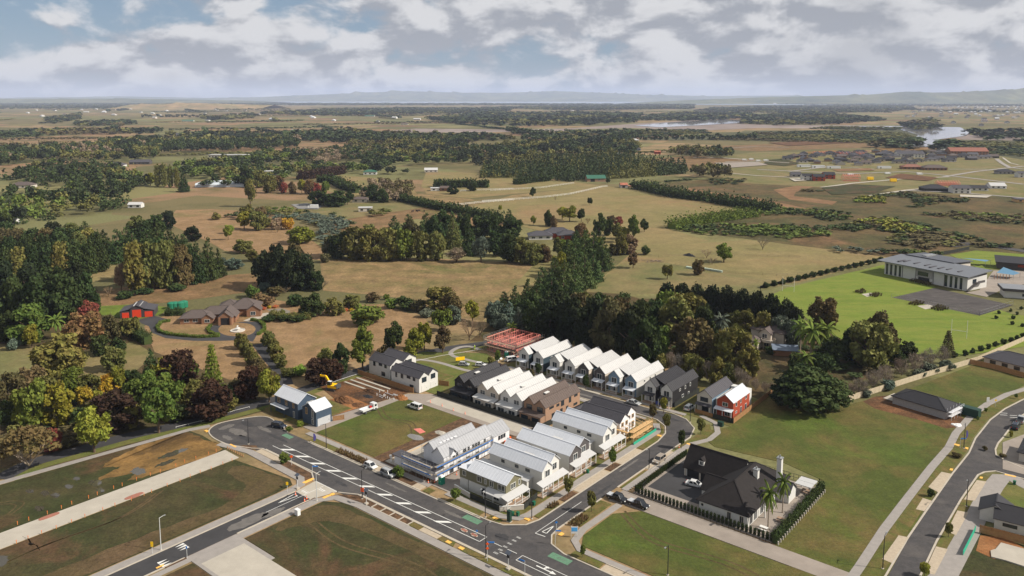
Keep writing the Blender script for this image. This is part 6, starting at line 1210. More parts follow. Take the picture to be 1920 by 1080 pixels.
fence('sunlit brown paling fence along the red brick house', ST([(8.1, 89.2), (7.6, 120)]), 1.7, FENCEB); fence('dark paling fence before the red brick house', ST([(1.6, 88.9), (8.0, 89.0)]), 1.5, FENCED); fence('low brown fence before the grey house', ST([(-4.6, 89.6), (1.4, 89.4)]), 1.2, FENCEB)
fence('short brown fence beside the navy garage', ST([(-85.2, 14.6), (-83.6, 17.4)]), 1.5, FENCEB)
fence('black boundary fence beside the black walled duplex', ST([(-11.4, 89.2), (-11.4, 106)]), 1.7, FENCED)
fence('long weathered pale paling fence below the leafless trees', PX([(1545, 767), (1640, 738), (1735, 708), (1832, 679), (1925, 638)]), 2.0, FENCEP)
fence('brown paling fence before the hip roofed bungalow', PX([k4(*q) for q in ((1445, 268), (1700, 325), (1930, 392))]), 1.9, FENCEB); fence('brown paling fence at the bottom right above the foundation', PX([k8(*q) for q in ((1375, 770), (1550, 815), (1760, 875))]), 1.9, FENCEB)
fence('dark school boundary fence behind the row of clipped bushes', PX([(1425, 541), (1655, 486)]), 1.3, FENCED, panel=3.0)
fence('dark fence of the far school lawn', PX([k17(*q) for q in ((1310, 150), (1420, 130), (1525, 108))]), 2.0, FENCED, panel=3.0)
def rail_fence(label, pts, m=TRIM, h=1.2, gap=3.0, name='rail_fence', thick=.12, rails=(.5, 1.1)):
    r = thing(name, label, 'fence', pts[0]); ox, oy = pts[0]; b = MB(); c = MB()
    for (x0, y0), (x1, y1) in zip(pts[:-1], pts[1:]):
        for z in rails: b.bar((x0 - ox, y0 - oy, z * h), (x1 - ox, y1 - oy, z * h), thick)
        n = max(1, int(math.hypot(x1 - x0, y1 - y0) / gap))
        for i in range(n + 1): x, y = x0 + (x1 - x0) * i / n - ox, y0 + (y1 - y0) * i / n - oy; c.bar((x, y, 0), (x, y, h * 1.1), thick * 1.3)
    b.build('rail', m, r); o = c.build('posts', m, r); o['kind'] = 'stuff'
    return r
rail_fence('white rail fence running across the big pasture to the barn', PX([k3b(*q) for q in ((-60, 842), (0, 838), (370, 812), (560, 790), (690, 762), (800, 736), (840, 732))]), h=1.6, thick=.2, gap=5)
rail_fence('white rail fence from the wooded corner towards the barn', PX([k3b(*q) for q in ((0, 762), (170, 752), (360, 742), (600, 708))]), h=1.5, thick=.16, gap=5); rail_fence('white rail fence below the small pasture house', PX([k2b(*q) for q in ((1400, 880), (1520, 868), (1680, 850), (1930, 830))]), h=1.6, thick=.2, gap=5)
rail_fence('white rail fence along the upper green paddock', PX([k2b(*q) for q in ((1550, 765), (1700, 758), (1930, 750))]), h=1.5, thick=.18, gap=5)
k16 = lambda x, y: (1000 + x / 3.84, 440 + y / 3.84)
WPOST = mat('fence_post', S(120, 106, 88), .9, .2, 2)
for lb, q in (('post and wire fence across the long pasture', ((770, 150), (900, 165), (1050, 155), (1200, 150), (1450, 155), (1920, 165))), ('post and wire fence below the wrapped bales', ((1020, 225), (1360, 275), (1750, 300), (2560, 250))), ('post and wire fence beside the grassy track', ((590, 205), (480, 290), (360, 400)))): rail_fence(lb, PX([k16(*p) for p in q]), WPOST, 1.2, 6, 'wire_fence', .07)
rail_fence('white post barrier along the country lane verge', PX([(330, 803), (400, 786), (440, 772), (468, 765)]), TRIM, .45, 3, 'barrier', .07, (1.0,)); rail_fence('white kerb barrier along the lane above the dug site', PX([(612, 722), (660, 706), (692, 697)]), TRIM, .35, 3, 'barrier', .08, (1.0,))
rail_fence('white barrier along the lane beside the park', PX([(735, 690), (770, 680), (830, 668), (905, 656)]), TRIM, .35, 3, 'barrier', .08, (1.0,))
r_ = thing('retaining_posts', 'row of pale retaining posts below the clipped hedge', 'posts', T(43.2, 33.6), ROT_A + R(90))
for i in range(24): link('post', (PANE_CACHE.setdefault('rp', MB().box(-.1, .1, -.12, .12, 0, .9).mesh('post', W_pale))), r_, (i * 1.3, 0, 0))
rail_fence('black pool style fence behind the courtyard house', ST([(26, 65.6), (42.2, 65.8)]), TRIMD, 1.4, 1.2, 'iron_fence', .06); rail_fence('black iron fence beside the shared driveway', ST([(7.4, 33.3), (42, 33.2)]), TRIMD, 1.3, 1.4, 'iron_fence', .05); rail_fence('black iron gate line across the forecourt entrance', ST([(8.0, 36.2), (7.2, 41)]), TRIMD, 1.4, .8, 'iron_gate', .06)
rail_fence('wire court fence around the near side of the hard court', PX([k17(*q) for q in ((965, 460), (1300, 530), (1600, 588), (1840, 512))]), STEEL, 2.2, 4, 'court_fence', .06)
r_ = thing('site_fence', 'green mesh site fence at the foot of the timber scaffold', 'fence', T(-7.0, 57.2), ROT_C); MB().box(0, 12.6, -.04, .04, .1, .9).build('mesh_panel', mat('green_mesh', S(40, 150, 120), .8, .1, 2), r_)
for i in range(6): MB().box(i * 2.5 - .04, i * 2.5 + .04, .05, .12, 0, 1.8).build('post', STEEL, r_)
r_ = thing('site_fence', 'green mesh site fence beside the bottom right foundation', 'fence', P(*k8(1255, 935)), math.atan2(P(*k8(1345, 755))[1] - P(*k8(1255, 935))[1], P(*k8(1345, 755))[0] - P(*k8(1255, 935))[0])); MB().box(0, 13, -.04, .04, .1, 1.2).build('mesh_panel', MATS['green_mesh'], r_)
for i in range(6): MB().box(i * 2.5 - .04, i * 2.5 + .04, .05, .12, 0, 1.5).build('post', STEEL, r_)

# ================================================================ street furniture
POLE = mat('dark_pole', S(42, 42, 44), .5, .1, 2); POLEW = mat('pale_pole', S(206, 208, 206), .5, .05, 2); ORANGE = mat('safety_orange', S(244, 96, 24), .6, .06, 2); SBLUE = mat('sign_blue', S(40, 120, 200), .5, .05, 2); SIGNW = mat('sign_white', S(232, 232, 230), .5, .04, 2); SYEL = mat('sign_yellow', S(244, 196, 20), .5, .05, 2)
LAMPM = {}
def lamp(label, x, y, h, pole, arm=-1.1, rot=None, st=None):
    r = thing('street_lamp', label, 'street lamp', T(*st) if st else P(x, y), ROT_A if rot is None else rot, 'street lamps'); k = (h, pole.name)
    if k not in LAMPM: LAMPM[k] = MB().tube((0, 0, 0), (0, 0, h), .11, .07, 8).mesh('pole', pole)
    link('pole', LAMPM[k], r); MB().bar((0, 0, h - .05), (0, arm, h + .12), .08).build('arm', pole, r); MB().box(-.14, .14, min(arm, arm * 1.5), max(arm, arm * 1.5), h + .06, h + .17).build('lamp_head', STEEL, r); MB().lathe([(.28, 0), (.28, .18), (.16, .22)], 8).build('base', M_kerb, r)
for q in (('dark street lamp on the cul-de-sac turning head', 466, 833, 7.3, POLE), ('dark street lamp on the verge beside the vacant lot', 612, 842, 7.3, POLE), ('dark street lamp on the near side of the main street', 679, 936, 7.3, POLE, 1.1), ('dark street lamp near the cabinet at the intersection', 910, 970, 7.3, POLE), ('dark street lamp outside the corner house on the cross street', 997, 973, 7.0, POLE),
          ('dark street lamp beside the hedge on the cross street', 1217, 879, 5.6, POLE), ('dark street lamp at the bottom edge on the vacant lot', 1252, 1079, 6.5, POLE), ('dark street lamp on the footpath of the right street', 1655, 1067, 7.3, POLE, 1.1), ('dark street lamp between parking bays on the right street', 1812, 950, 7.0, POLE), ('dark street lamp beside the unfinished bungalow', 1807, 841, 7.3, POLE),
          ('pale tall street lamp in the bottom left lots', 302, 1032, 7.4, POLEW, .9), ('pale tall street lamp at the raised crossing', 594, 940, 7.0, POLEW, .9), ('dark street lamp at the bend of the cross street', 1264, 747, 6, POLE), ('dark street lamp by the median islands', 911, 1047, 7.4, POLE, 1.1), ('dark street lamp before the red brick house', 1294, 792, 6, POLE)): lamp(*q)
def post_sign(label, x, y, h, parts, pole=POLEW, rot=0.0, name='street_sign'):
    """parts: (name, width, height, centre z, material, shape)"""
    r = thing(name, label, 'sign', P(x, y), rot, None); MB().tube((0, 0, 0), (0, 0, h), .05, .05, 6).build('post', pole, r)
    for nm, w, hh, z, m, sh in parts:
        b = MB()
        if sh == 'd': b.hexa([(0, -.10, z - hh / 2), (w / 2, -.10, z), (0, -.10, z + hh / 2), (-w / 2, -.10, z), (0, -.06, z - hh / 2), (w / 2, -.06, z), (0, -.06, z + hh / 2), (-w / 2, -.06, z)])
        elif sh == 'o': b.box(.06, w + .06, -.03, .03, z - hh / 2, z + hh / 2)
        else: b.box(-w / 2, w / 2, -.10, -.06, z - hh / 2, z + hh / 2)
        b.build(nm, m, r)
    return r
post_sign('orange diamond warning sign beside the main street tree', 547, 873, 2.6, [('sign_plate', .9, .9, 2.5, ORANGE, 'd')]); post_sign('orange warning sign on the near lamp verge', 680, 935, 2.6, [('sign_plate', .8, 1.0, 2.3, ORANGE, 'b')], POLE)
post_sign('pair of round orange signs on a pale post near the islands', 914, 1053, 4.4, [('sign_plate', .7, .7, 4.0, ORANGE, 'd'), ('sign_plate', .7, .7, 3.0, ORANGE, 'd'), ('name_blade', 1.4, .28, 4.3, SBLUE, 'o')])
post_sign('blue street name blade on a white post at the raised crossing', 586, 896, 3.2, [('name_blade', 1.4, .3, 3.1, SBLUE, 'o')]); post_sign('blue name blade sign at the bottom centre of the main street', 984, 1081, 3.4, [('name_blade', 1.3, .3, 3.3, SBLUE, 'o')], rot=R(150)); post_sign('blue street name blade on the cross street corner', 1041, 1022, 3.4, [('name_blade', 1.2, .28, 3.3, SBLUE, 'o')]); post_sign('white give way sign post on the cross street corner', 1043, 1003, 3.2, [('sign_plate', .7, .6, 3.0, SBLUE, 'd')])
post_sign('white blue name sign beside the unfinished bungalow', 1800, 841, 3.0, [('name_blade', 1.5, .28, 2.9, SBLUE, 'o')]); post_sign('yellow speed hump sign on a white post by the tall pale lamp', 286, 1039, 2.8, [('sign_plate', .55, .7, 2.5, SYEL, 'b'), ('sign_plate', .5, .35, 1.9, SYEL, 'b')]); post_sign('slim white marker post across the side street', 351, 1048, 2.9, [('sign_plate', .3, .5, 2.6, SBLUE, 'b')]); post_sign('yellow warning sign on a white post beside the crossing', 539, 923, 2.6, [('sign_plate', .55, .8, 2.3, SYEL, 'b')])
post_sign('blue keep left sign on the first median island', 894, 1004, 1.3, [('sign_plate', .6, .6, 1.1, SBLUE, 'd')]); post_sign('yellow site sign on a post by the bungalow lots', 1866, 763, 2.6, [('sign_plate', .8, .8, 2.2, SYEL, 'd')]); post_sign('white sale board by the bungalow lots', 1852, 756, 2.0, [('sign_plate', .9, 1.4, 1.3, SIGNW, 'b')])
for lb, x, y in (('solar panel speed sign on the near footpath', 687, 946), ('solar panel speed sign at the bottom of the main street', 953, 1068), ('small solar sign on the side street corner', 558, 917)):
    r_ = thing('solar_sign', lb, 'sign', P(x, y), ROT_A); MB().tube((0, 0, 0), (0, 0, 3.6), .07, .06, 6).build('post', POLEW, r_); b = MB(); b.hexa([(-.6, -.4, 3.5), (.6, -.4, 3.5), (.6, .4, 3.9), (-.6, .4, 3.9), (-.6, -.4, 3.56), (.6, -.4, 3.56), (.6, .4, 3.96), (-.6, .4, 3.96)]); b.build('solar_panel', mat('solar_cell', S(72, 78, 88), .3, .05, 2), r_); MB().box(-.3, .3, -.12, .06, 2.6, 3.2).build('display', POLE, r_); MB().box(-.4, .4, -.4, .4, 0, .45).build('footing', M_kerb, r_)
r_ = thing('sale_board', 'pale blue real estate board on two posts in the vacant corner lot', 'sign', P(1077, 1008), R(0))
for x in (-.75, .68): MB().box(x, x + .08, 0, .08, 0, 2.7).build('post', TRIM, r_)
MB().box(-.75, .75, -.05, -.01, 1.0, 2.6).build('board', SIGNW, r_); MB().box(-.65, .65, -.08, -.055, 1.5, 2.4).build('poster', mat('poster_blue', S(80, 160, 220), .5, .1, 2), r_)
r_ = thing('site_board', 'large yellow board on legs on the park lawn', 'sign', P(863, 680), R(20))
for x in (-1.5, 1.4): MB().box(x, x + .1, 0, .1, 0, 2.0).build('post', POLE, r_)
MB().box(-1.7, 1.7, -.06, -.01, .9, 2.2).build('board', SYEL, r_)
r_ = thing('site_board', 'small blue and white board before the black duplex', 'sign', P(1234, 762), R(-20))
for x in (-.7, .6): MB().box(x, x + .1, 0, .1, 0, 1.6).build('post', TRIM, r_)
MB().box(-.8, .8, -.06, -.01, .6, 1.7).build('board', mat('poster_navy', S(50, 64, 130), .5, .1, 2), r_)
for lb, x, y in (('purple feather flag at the driveway of the vacant lot', 588, 832), ('blue pennant flag beside the unfinished bungalow', 1811, 826)):
    r_ = thing('feather_flag', lb, 'flag', P(x, y), R(20)); MB().tube((0, 0, 0), (0, 0, 3.0), .03, .02, 5).build('pole', POLE, r_); b = MB()
    for k in range(6): z0, z1 = .8 + k * .36, 1.16 + k * .36; w0, w1 = .25 + .5 * math.sin(.5 + k * .42), .25 + .5 * math.sin(.5 + (k + 1) * .42); b.hexa([(.02, -.01, z0), (w0, -.01, z0), (w0, .01, z0), (.02, .01, z0), (.02, -.01, z1), (w1, -.01, z1), (w1, .01, z1), (.02, .01, z1)])
    b.build('banner', mat('flag_purple', S(74, 68, 128), .6, .1, 2), r_)
def box_thing(name, label, cat, x, y, parts, rot=ROT_A, st=None, group=None):
    r = thing(name, label, cat, T(*st) if st else P(x, y), rot, group)
    for nm, dims, m in parts: MB().box(*dims).build(nm, m, r)
    return r
CABG = mat('cabinet_green', S(30, 58, 48), .5, .1, 2); BING = mat('bin_green', S(26, 92, 66), .5, .08, 2); LOO = mat('portaloo_green', S(20, 128, 104), .5, .06, 2)
box_thing('utility_cabinet', 'tall dark green power cabinet at the street corner', 'cabinet', 955, 978, [('body', (-.45, .45, -.35, .35, 0, 2.6), CABG), ('lid', (-.5, .5, -.4, .4, 2.6, 2.7), CABG), ('plinth', (-.55, .55, -.45, .45, 0, .15), M_kerb)])
box_thing('utility_cabinet', 'low dark green transformer box before the red house lawn', 'cabinet', 1351, 799, [('body', (-.8, .8, -.5, .5, .1, 1.3), CABG), ('lid', (-.85, .85, -.55, .55, 1.3, 1.4), CABG)])
box_thing('utility_cabinet', 'white service cabinet beside the side street footpath', 'cabinet', 558, 966, [('body', (-.6, .6, -.4, .4, 0, 1.4), SIGNW), ('lid', (-.65, .65, -.45, .45, 1.4, 1.48), SIGNW)])
for lb, x, y in (('dark green wheelie bin beside the corner cabinet', 961, 968), ('dark green wheelie bin near the corner house fence', 971, 968), ('dark green wheelie bin at the side gate of the corner house', 1001, 948), ('dark wheelie bin on the right edge lawn', 1902, 909), ('dark wheelie bin at the path of the charcoal gabled house', 1102, 888)):
    r_ = thing('wheelie_bin', lb, 'bin', P(x, y), ROT_A, 'wheelie bins'); MB().hexa([(-.24, -.24, .1), (.24, -.24, .1), (.24, .24, .1), (-.24, .24, .1), (-.32, -.34, 1.0), (.32, -.34, 1.0), (.32, .34, 1.0), (-.32, .34, 1.0)]).build('bin_body', BING, r_); MB().box(-.34, .34, -.38, .36, 1.0, 1.09).build('lid', BING, r_)
    for s in (-1, 1): MB().tube((s * .3, .24, .13), (s * .36, .24, .13), .13, .13, 10).build('wheel', POLE, r_)
def portaloo(label, x, y, m=LOO):
    r = thing('portable_toilet', label, 'toilet', P(x, y), ROT_A); MB().box(-.6, .6, -.6, .6, .1, 2.1).build('cabin', m, r); MB().hexa([(-.62, -.62, 2.1), (.62, -.62, 2.1), (.62, .62, 2.1), (-.62, .62, 2.1), (-.4, -.4, 2.4), (.4, -.4, 2.4), (.4, .4, 2.4), (-.4, .4, 2.4)]).build('roof', SIGNW, r); d = MB().box(-.4, .4, -.64, -.6, .2, 1.95).build('door', m, r); MB().box(.25, .32, -.7, -.64, 1.0, 1.1).build('handle', SIGNW, d); MB().box(-.65, .65, -.65, .65, 0, .1).build('base', POLE, r)
portaloo('green portable toilet beside the scaffolded house', 828, 908); portaloo('green portable toilet near the pink timber frame', 950, 670)
box_thing('site_shed', 'dark green site container beside the unfinished bungalow', 'container', *k4(1465, 690), [('body', (-3, 3, -1.2, 1.2, .1, 2.5), CABG), ('roof', (-3.05, 3.05, -1.25, 1.25, 2.5, 2.6), CABG), ('door', (-2.6, -1.6, -1.26, -1.2, .2, 2.2), SIGNW)], R(-50))
def cone(label, x, y):
    r = thing('traffic_cone', label, 'cone', P(x, y), .3, 'orange traffic cones'); MB().lathe([(.2, .04), (.12, .4), (.04, .9)], 10).build('cone_body', ORANGE, r); MB().lathe([(.135, .36), (.105, .54)], 10).build('reflective_band', SIGNW, r); MB().box(-.26, .26, -.26, .26, 0, .05).build('base', ORANGE, r)
for i, (x, y) in enumerate(((829, 762), (850, 770), (872, 777), (807, 755))): cone(f'orange cone on the parking apron behind the dark fence, {ordw(sorted((829, 850, 872, 807)).index(x))} from the left', x, y)
for lb, x, y in (('orange cone at the lip of the raised crossing', 554, 928), ('orange cone on the verge by the crossing', 571, 940), ('orange cone fallen beside the crossing post', 575, 936), ('orange cone by the scaffold foot', 815, 905), ('orange cone at the foot of the portable toilet', 803, 906), ('orange cone beside the forecourt gate', 1255, 942), ('orange cone under the street tree at the bend', 1273, 840), ('orange cone on the driveway beside the wrapped house', 856, 891), ('orange cone under the wrapped house wall', 866, 886)): cone(lb, x, y)
r_ = thing('gas_vent', 'white speed camera style post behind the scaffold verge', 'post', P(733, 868)); MB().box(-.15, .15, -.15, .15, 0, 2.0).build('post', SIGNW, r_); MB().box(-.3, .3, -.2, .2, 1.6, 2.2).build('panel', SIGNW, r_)
PEG = mat('survey_peg', S(206, 134, 72), .8, .1, 2); pegm = MB().box(-.05, .05, -.05, .05, 0, .9).mesh('peg', PEG); capm = MB().box(-.055, .055, -.055, .055, .82, .95).mesh('painted_tip', ORANGE)
for side, (s, nm) in enumerate(((-92.9, 'far'), (-84.2, 'near'))):
    for i in range(18):
        r_ = thing('survey_peg', f'orange survey peg along the {nm} edge of the concrete lane, {ordw(17 - i)} from the left', 'peg', T(s + random.uniform(-.3, .3), -19 - i * 3.1 + random.uniform(-.8, .8)), 0, f'survey pegs on the {nm} edge'); link('stake', pegm, r_); link('painted_tip', capm, r_)
r_ = thing('bollard_row', 'row of short timber bollards at the head of the concrete lane', 'bollards', T(-92.4, -16.0), ROT_A)
for i in range(9): MB().box(i * .95, i * .95 + .22, -.1, .12, 0, .7).build('bollard', FENCEB, r_)

# ================================================================ vehicles
TYRE = mat('tyre_rubber', S(28, 28, 29), .85, .1, 3); RIM = mat('alloy_rim', S(170, 172, 174), .35, .05, 3, metal=.7); LIGHTW = mat('headlight', S(236, 236, 230), .2, .02, 3); LIGHTR = mat('tail_light', S(176, 24, 20), .3, .02, 3); CGL = mat('car_glass', S(30, 34, 38), .06, .05, 3, spec=.8)
PAINTS = {'white': S(232, 232, 230), 'silver': S(176, 178, 178), 'black': S(26, 28, 32), 'grey': S(120, 116, 110), 'navy': S(30, 38, 54), 'bronze': S(150, 138, 124)}
WHEEL = {}
def wheel_meshes(r):
    if r not in WHEEL: WHEEL[r] = (MB().tube((0, -.11, 0), (0, .11, 0), r, r, 14).mesh('wheel', TYRE), MB().tube((0, -.125, 0), (0, .125, 0), r * .62, r * .62, 12).mesh('rim', RIM))
    return WHEEL[r]
def car(label, x, y, style, paint, ang, st=None, name=None, z=0.06):
    L, W, Hh, hood, tail, rake = {'hatch': (4.0, 1.74, 1.5, 1.0, .25, .75), 'sedan': (4.7, 1.82, 1.46, 1.25, .95, .9), 'suv': (4.65, 1.86, 1.72, 1.15, .12, .6), 'ute': (5.3, 1.88, 1.8, 1.25, 1.75, .6), 'canopy': (5.2, 1.86, 1.85, 1.2, .1, .6)}[style]
    X, Y = T(*st) if st else P(x, y); r = thing(name or ('pickup_truck' if style in ('ute', 'canopy') else 'parked_car'), label, 'truck' if style == 'ute' else 'car', (X, Y, z), ang)
    pm = mat('car_paint_' + paint, PAINTS[paint], .25, .03, 1, spec=.6, metal=.15); zb = .95 if style in ('suv', 'ute', 'canopy') else .82; wr = .36 if style in ('suv', 'ute', 'canopy') else .31
    prof = [(-L / 2 + .05, .32), (-L / 2, .55), (-L / 2 + .04, zb - .08), (-L / 2 + .2, zb), (L / 2 - hood, zb), (L / 2 - .25, zb - .14), (L / 2 - .02, zb - .3), (L / 2, .5), (L / 2 - .1, .3)]
    b = MB(); ys = (-W / 2, -W / 2 + .09, W / 2 - .09, W / 2); ins = (.94, 1, 1, .94); n = len(prof); rows = []
    for yy, k in zip(ys, ins): rows.append([(px * (.985 if k < 1 else 1), yy, .3 + (pz - .3) * (.95 if k < 1 else 1)) for px, pz in prof])
    for a, c in zip(rows[:-1], rows[1:]):
        for i in range(n): j = (i + 1) % n; b.face([a[i], a[j], c[j], c[i]])
    b.face(rows[0][::-1]); b.face(rows[-1]); body = b.build('body', pm, r)
    x0, x1 = -L / 2 + tail + .05, L / 2 - hood + .05; t0, t1 = x0 + (.25 if style not in ('canopy',) else .1), x1 - rake
    MB().hexa([(x0, -W / 2 + .07, zb), (x1, -W / 2 + .07, zb), (x1, W / 2 - .07, zb), (x0, W / 2 - .07, zb), (t0, -W / 2 + .22, Hh - .06), (t1, -W / 2 + .22, Hh - .06), (t1, W / 2 - .22, Hh - .06), (t0, W / 2 - .22, Hh - .06)]).build('windows', CGL, r)
    MB().hexa([(t0 - .05, -W / 2 + .2, Hh - .07), (t1 + .05, -W / 2 + .2, Hh - .07), (t1 + .05, W / 2 - .2, Hh - .07), (t0 - .05, W / 2 - .2, Hh - .07), (t0 + .1, -W / 2 + .28, Hh), (t1 - .1, -W / 2 + .28, Hh), (t1 - .1, W / 2 - .28, Hh), (t0 + .1, W / 2 - .28, Hh)]).build('roof_panel', pm, r)
    pl = MB()
    for s in (-1, 1):
        for xa, xb in ((x0, t0), (x1, t1), ((x0 + x1) / 2 - .1, (t0 + t1) / 2 + .05)): pl.bar((xa, s * (W / 2 - .06), zb), (xb, s * (W / 2 - .21), Hh - .04), .09)
        MB().box(x1 - .35, x1 - .15, s * (W / 2 + .02) - .09, s * (W / 2 + .02) + .09, zb, zb + .16).build('mirror', pm, r)
        MB().box(L / 2 - .16, L / 2 + .005, s * (W / 2 - .3) - .2, s * (W / 2 - .3) + .2, zb - .36, zb - .2).build('headlight', LIGHTW, r); MB().box(-L / 2 - .005, -L / 2 + .1, s * (W / 2 - .22) - .14, s * (W / 2 - .22) + .14, zb - .3, zb - .05).build('tail_light', LIGHTR, r)
        for xw in (-L / 2 + .85, L / 2 - .85): wm, rm = wheel_meshes(wr); o = link('wheel', wm, r, (xw, s * (W / 2 - .1), wr)); link('rim', rm, o)
    pl.build('pillar', pm, r)
    if style == 'ute': MB().box(-L / 2 + .1, -L / 2 + tail - .02, -W / 2 + .12, W / 2 - .12, zb - .02, zb + .07).build('tray_cover', mat('tray_cover', S(190, 192, 194), .5, .05, 2) if paint == 'black' else POLE, r)
    if style == 'suv': 
        for s in (-1, 1): MB().bar((t0 + .1, s * (W / 2 - .3), Hh + .05), (t1 - .1, s * (W / 2 - .3), Hh + .05), .05).build('roof_rail', STEEL, r)
    return r
cA, cB = TA, TA + R(90)
car('black SUV parked beside the navy house', 523, 802, 'suv', 'navy', cA + R(20)); car('white double cab with canopy on the court driveway', 778, 766, 'canopy', 'white', cA + R(180), z=.13); car('white hatchback parked on the main street', 695, 877, 'hatch', 'white', cA); car('silver sedan with roof box parked beside the scaffold', 728, 892, 'suv', 'silver', cA)
car('bronze SUV parked in the bay of the cross street', 1236, 866, 'suv', 'bronze', cB + R(180), z=.08); car('black pickup with pale tray cover nearest the cross street', 1157, 938, 'ute', 'black', cA, z=.13); car('black pickup with white tray cover parked further along the driveway', 1197, 950, 'ute', 'black', cA, z=.13); car('white sedan in the dark forecourt of the courtyard house', 1303, 912, 'sedan', 'white', cA + R(10), z=.12)
car('silver sedan at the kerb outside the white terrace', 1188, 758, 'sedan', 'silver', cA); car('white SUV in the side drive of the black duplex', 1293, 768, 'suv', 'white', cB, z=.1); car('silver hatchback in the park bay below the yellow board', 870, 686, 'hatch', 'silver', R(-10), z=.12); car('white hatchback in the park bay beside the young tree', 901, 687, 'hatch', 'white', R(-10), z=.12); car('white pickup with canopy beside the first white duplex', 961, 677, 'canopy', 'white', R(25), z=.1)
car('silver pickup parked at the right edge of the picture', 1914, 791, 'ute', 'silver', R(48)); car('navy SUV parked behind the silver pickup on the right street', 1904, 803, 'suv', 'navy', R(48)); car('black car in the far park bay behind the black house', 936, 690, 'hatch', 'black', R(-10), z=.1)
# flat deck truck
r_ = thing('flatbed_truck', 'white flatbed truck backed onto the edge of the dug site', 'truck', (*P(692, 772), .13), cB); pm = MATS['car_paint_white']
MB().box(-3.2, .9, -1.05, 1.05, .85, 1.0).build('tray', pm, r_)
for s in (-1, 1): MB().box(-3.2, .9, s * 1.05 - .03, s * 1.05 + .03, 1.0, 1.4).build('side_board', pm, r_)
MB().box(-3.22, -3.16, -1.05, 1.05, 1.0, 1.4).build('tailgate', pm, r_); MB().box(-3.0, 2.6, -.4, .4, .5, .85).build('chassis', POLE, r_)
cb = MB().hexa([(1.1, -.95, .5), (2.8, -.95, .5), (2.8, .95, .5), (1.1, .95, .5), (1.15, -.9, 2.3), (2.5, -.9, 2.3), (2.5, .9, 2.3), (1.15, .9, 2.3)]).build('cab', pm, r_); MB().hexa([(2.70, -.8, 1.35), (2.72, -.8, 1.35), (2.72, .8, 1.35), (2.70, .8, 1.35), (2.56, -.75, 2.1), (2.58, -.75, 2.1), (2.58, .75, 2.1), (2.56, .75, 2.1)]).build('windscreen', CGL, cb)
for s in (-1, 1): MB().box(1.5, 2.3, s * .95 - .02, s * .95 + .02, 1.35, 2.0).build('side_window', CGL, cb)
for xw in (-2.0, 1.9):
    for s in (-1, 1): wm, rm = wheel_meshes(.4); o = link('wheel', wm, r_, (xw, s * .9, .4)); link('rim', rm, o)
box_thing('machine_load', 'red plant compactor carried on the flatbed truck', 'machine', 0, 0, [('engine', (-.3, .3, -.3, .3, 1.14, 1.7), mat('machine_red', S(190, 40, 30), .5, .1, 2)), ('base_plate', (-.5, .5, -.35, .35, 1.12, 1.2), POLE)], cB, st=None).location = (*P(695, 771), 0)
# excavator
r_ = thing('excavator', 'yellow tracked excavator with lowered arm on the dug site', 'excavator', P(624, 731), R(155)); YEL = mat('excavator_yellow', S(244, 188, 16), .45, .08, 2); EXD = mat('excavator_grey', S(70, 72, 74), .6, .1, 2)
for s in (-1, 1):
    b = MB(); pr = [(-1.8, .35), (-1.5, .05), (1.5, .05), (1.8, .35), (1.8, .55), (1.5, .85), (-1.5, .85), (-1.8, .55)]; A = [(x, s * 1.3 - .28, z) for x, z in pr]; B = [(x, s * 1.3 + .28, z) for x, z in pr]; b.face(A); b.face(B[::-1])
    for i in range(8): j = (i + 1) % 8; b.face([A[j], A[i], B[i], B[j]])
    b.build('track', EXD, r_)
MB().box(-2.3, 1.2, -1.3, 1.3, 1.0, 1.9).build('engine_house', YEL, r_); MB().box(-2.5, -1.4, -1.25, 1.25, 1.05, 2.1).build('counterweight', EXD, r_); c_ = MB().hexa([(0, .2, 1.9), (1.4, .2, 1.5), (1.4, 1.25, 1.5), (0, 1.25, 1.9), (0, .25, 3.1), (1.1, .25, 3.1), (1.1, 1.2, 3.1), (0, 1.2, 3.1)]).build('cab', CGL, r_); MB().box(-.05, 1.15, .2, 1.25, 3.1, 3.2).build('cab_roof', SIGNW, c_)
MB().bar((1.0, -.3, 1.7), (3.0, -.3, 4.2), .45, .6).bar((3.0, -.3, 4.2), (5.2, -.3, 4.0), .4, .55).build('boom', YEL, r_); MB().bar((5.0, -.3, 4.3), (7.0, -.3, 1.5), .35, .45).build('stick', YEL, r_); MB().hexa([(6.6, -.8, .2), (7.4, -.8, .4), (7.4, .2, .4), (6.6, .2, .2), (6.7, -.8, 1.3), (7.2, -.8, 1.6), (7.2, .2, 1.6), (6.7, .2, 1.3)]).build('bucket', EXD, r_); MB().tube((2.0, -.3, 2.3), (3.6, -.3, 4.5), .1, .1, 6).build('hydraulic_ram', STEEL, r_)
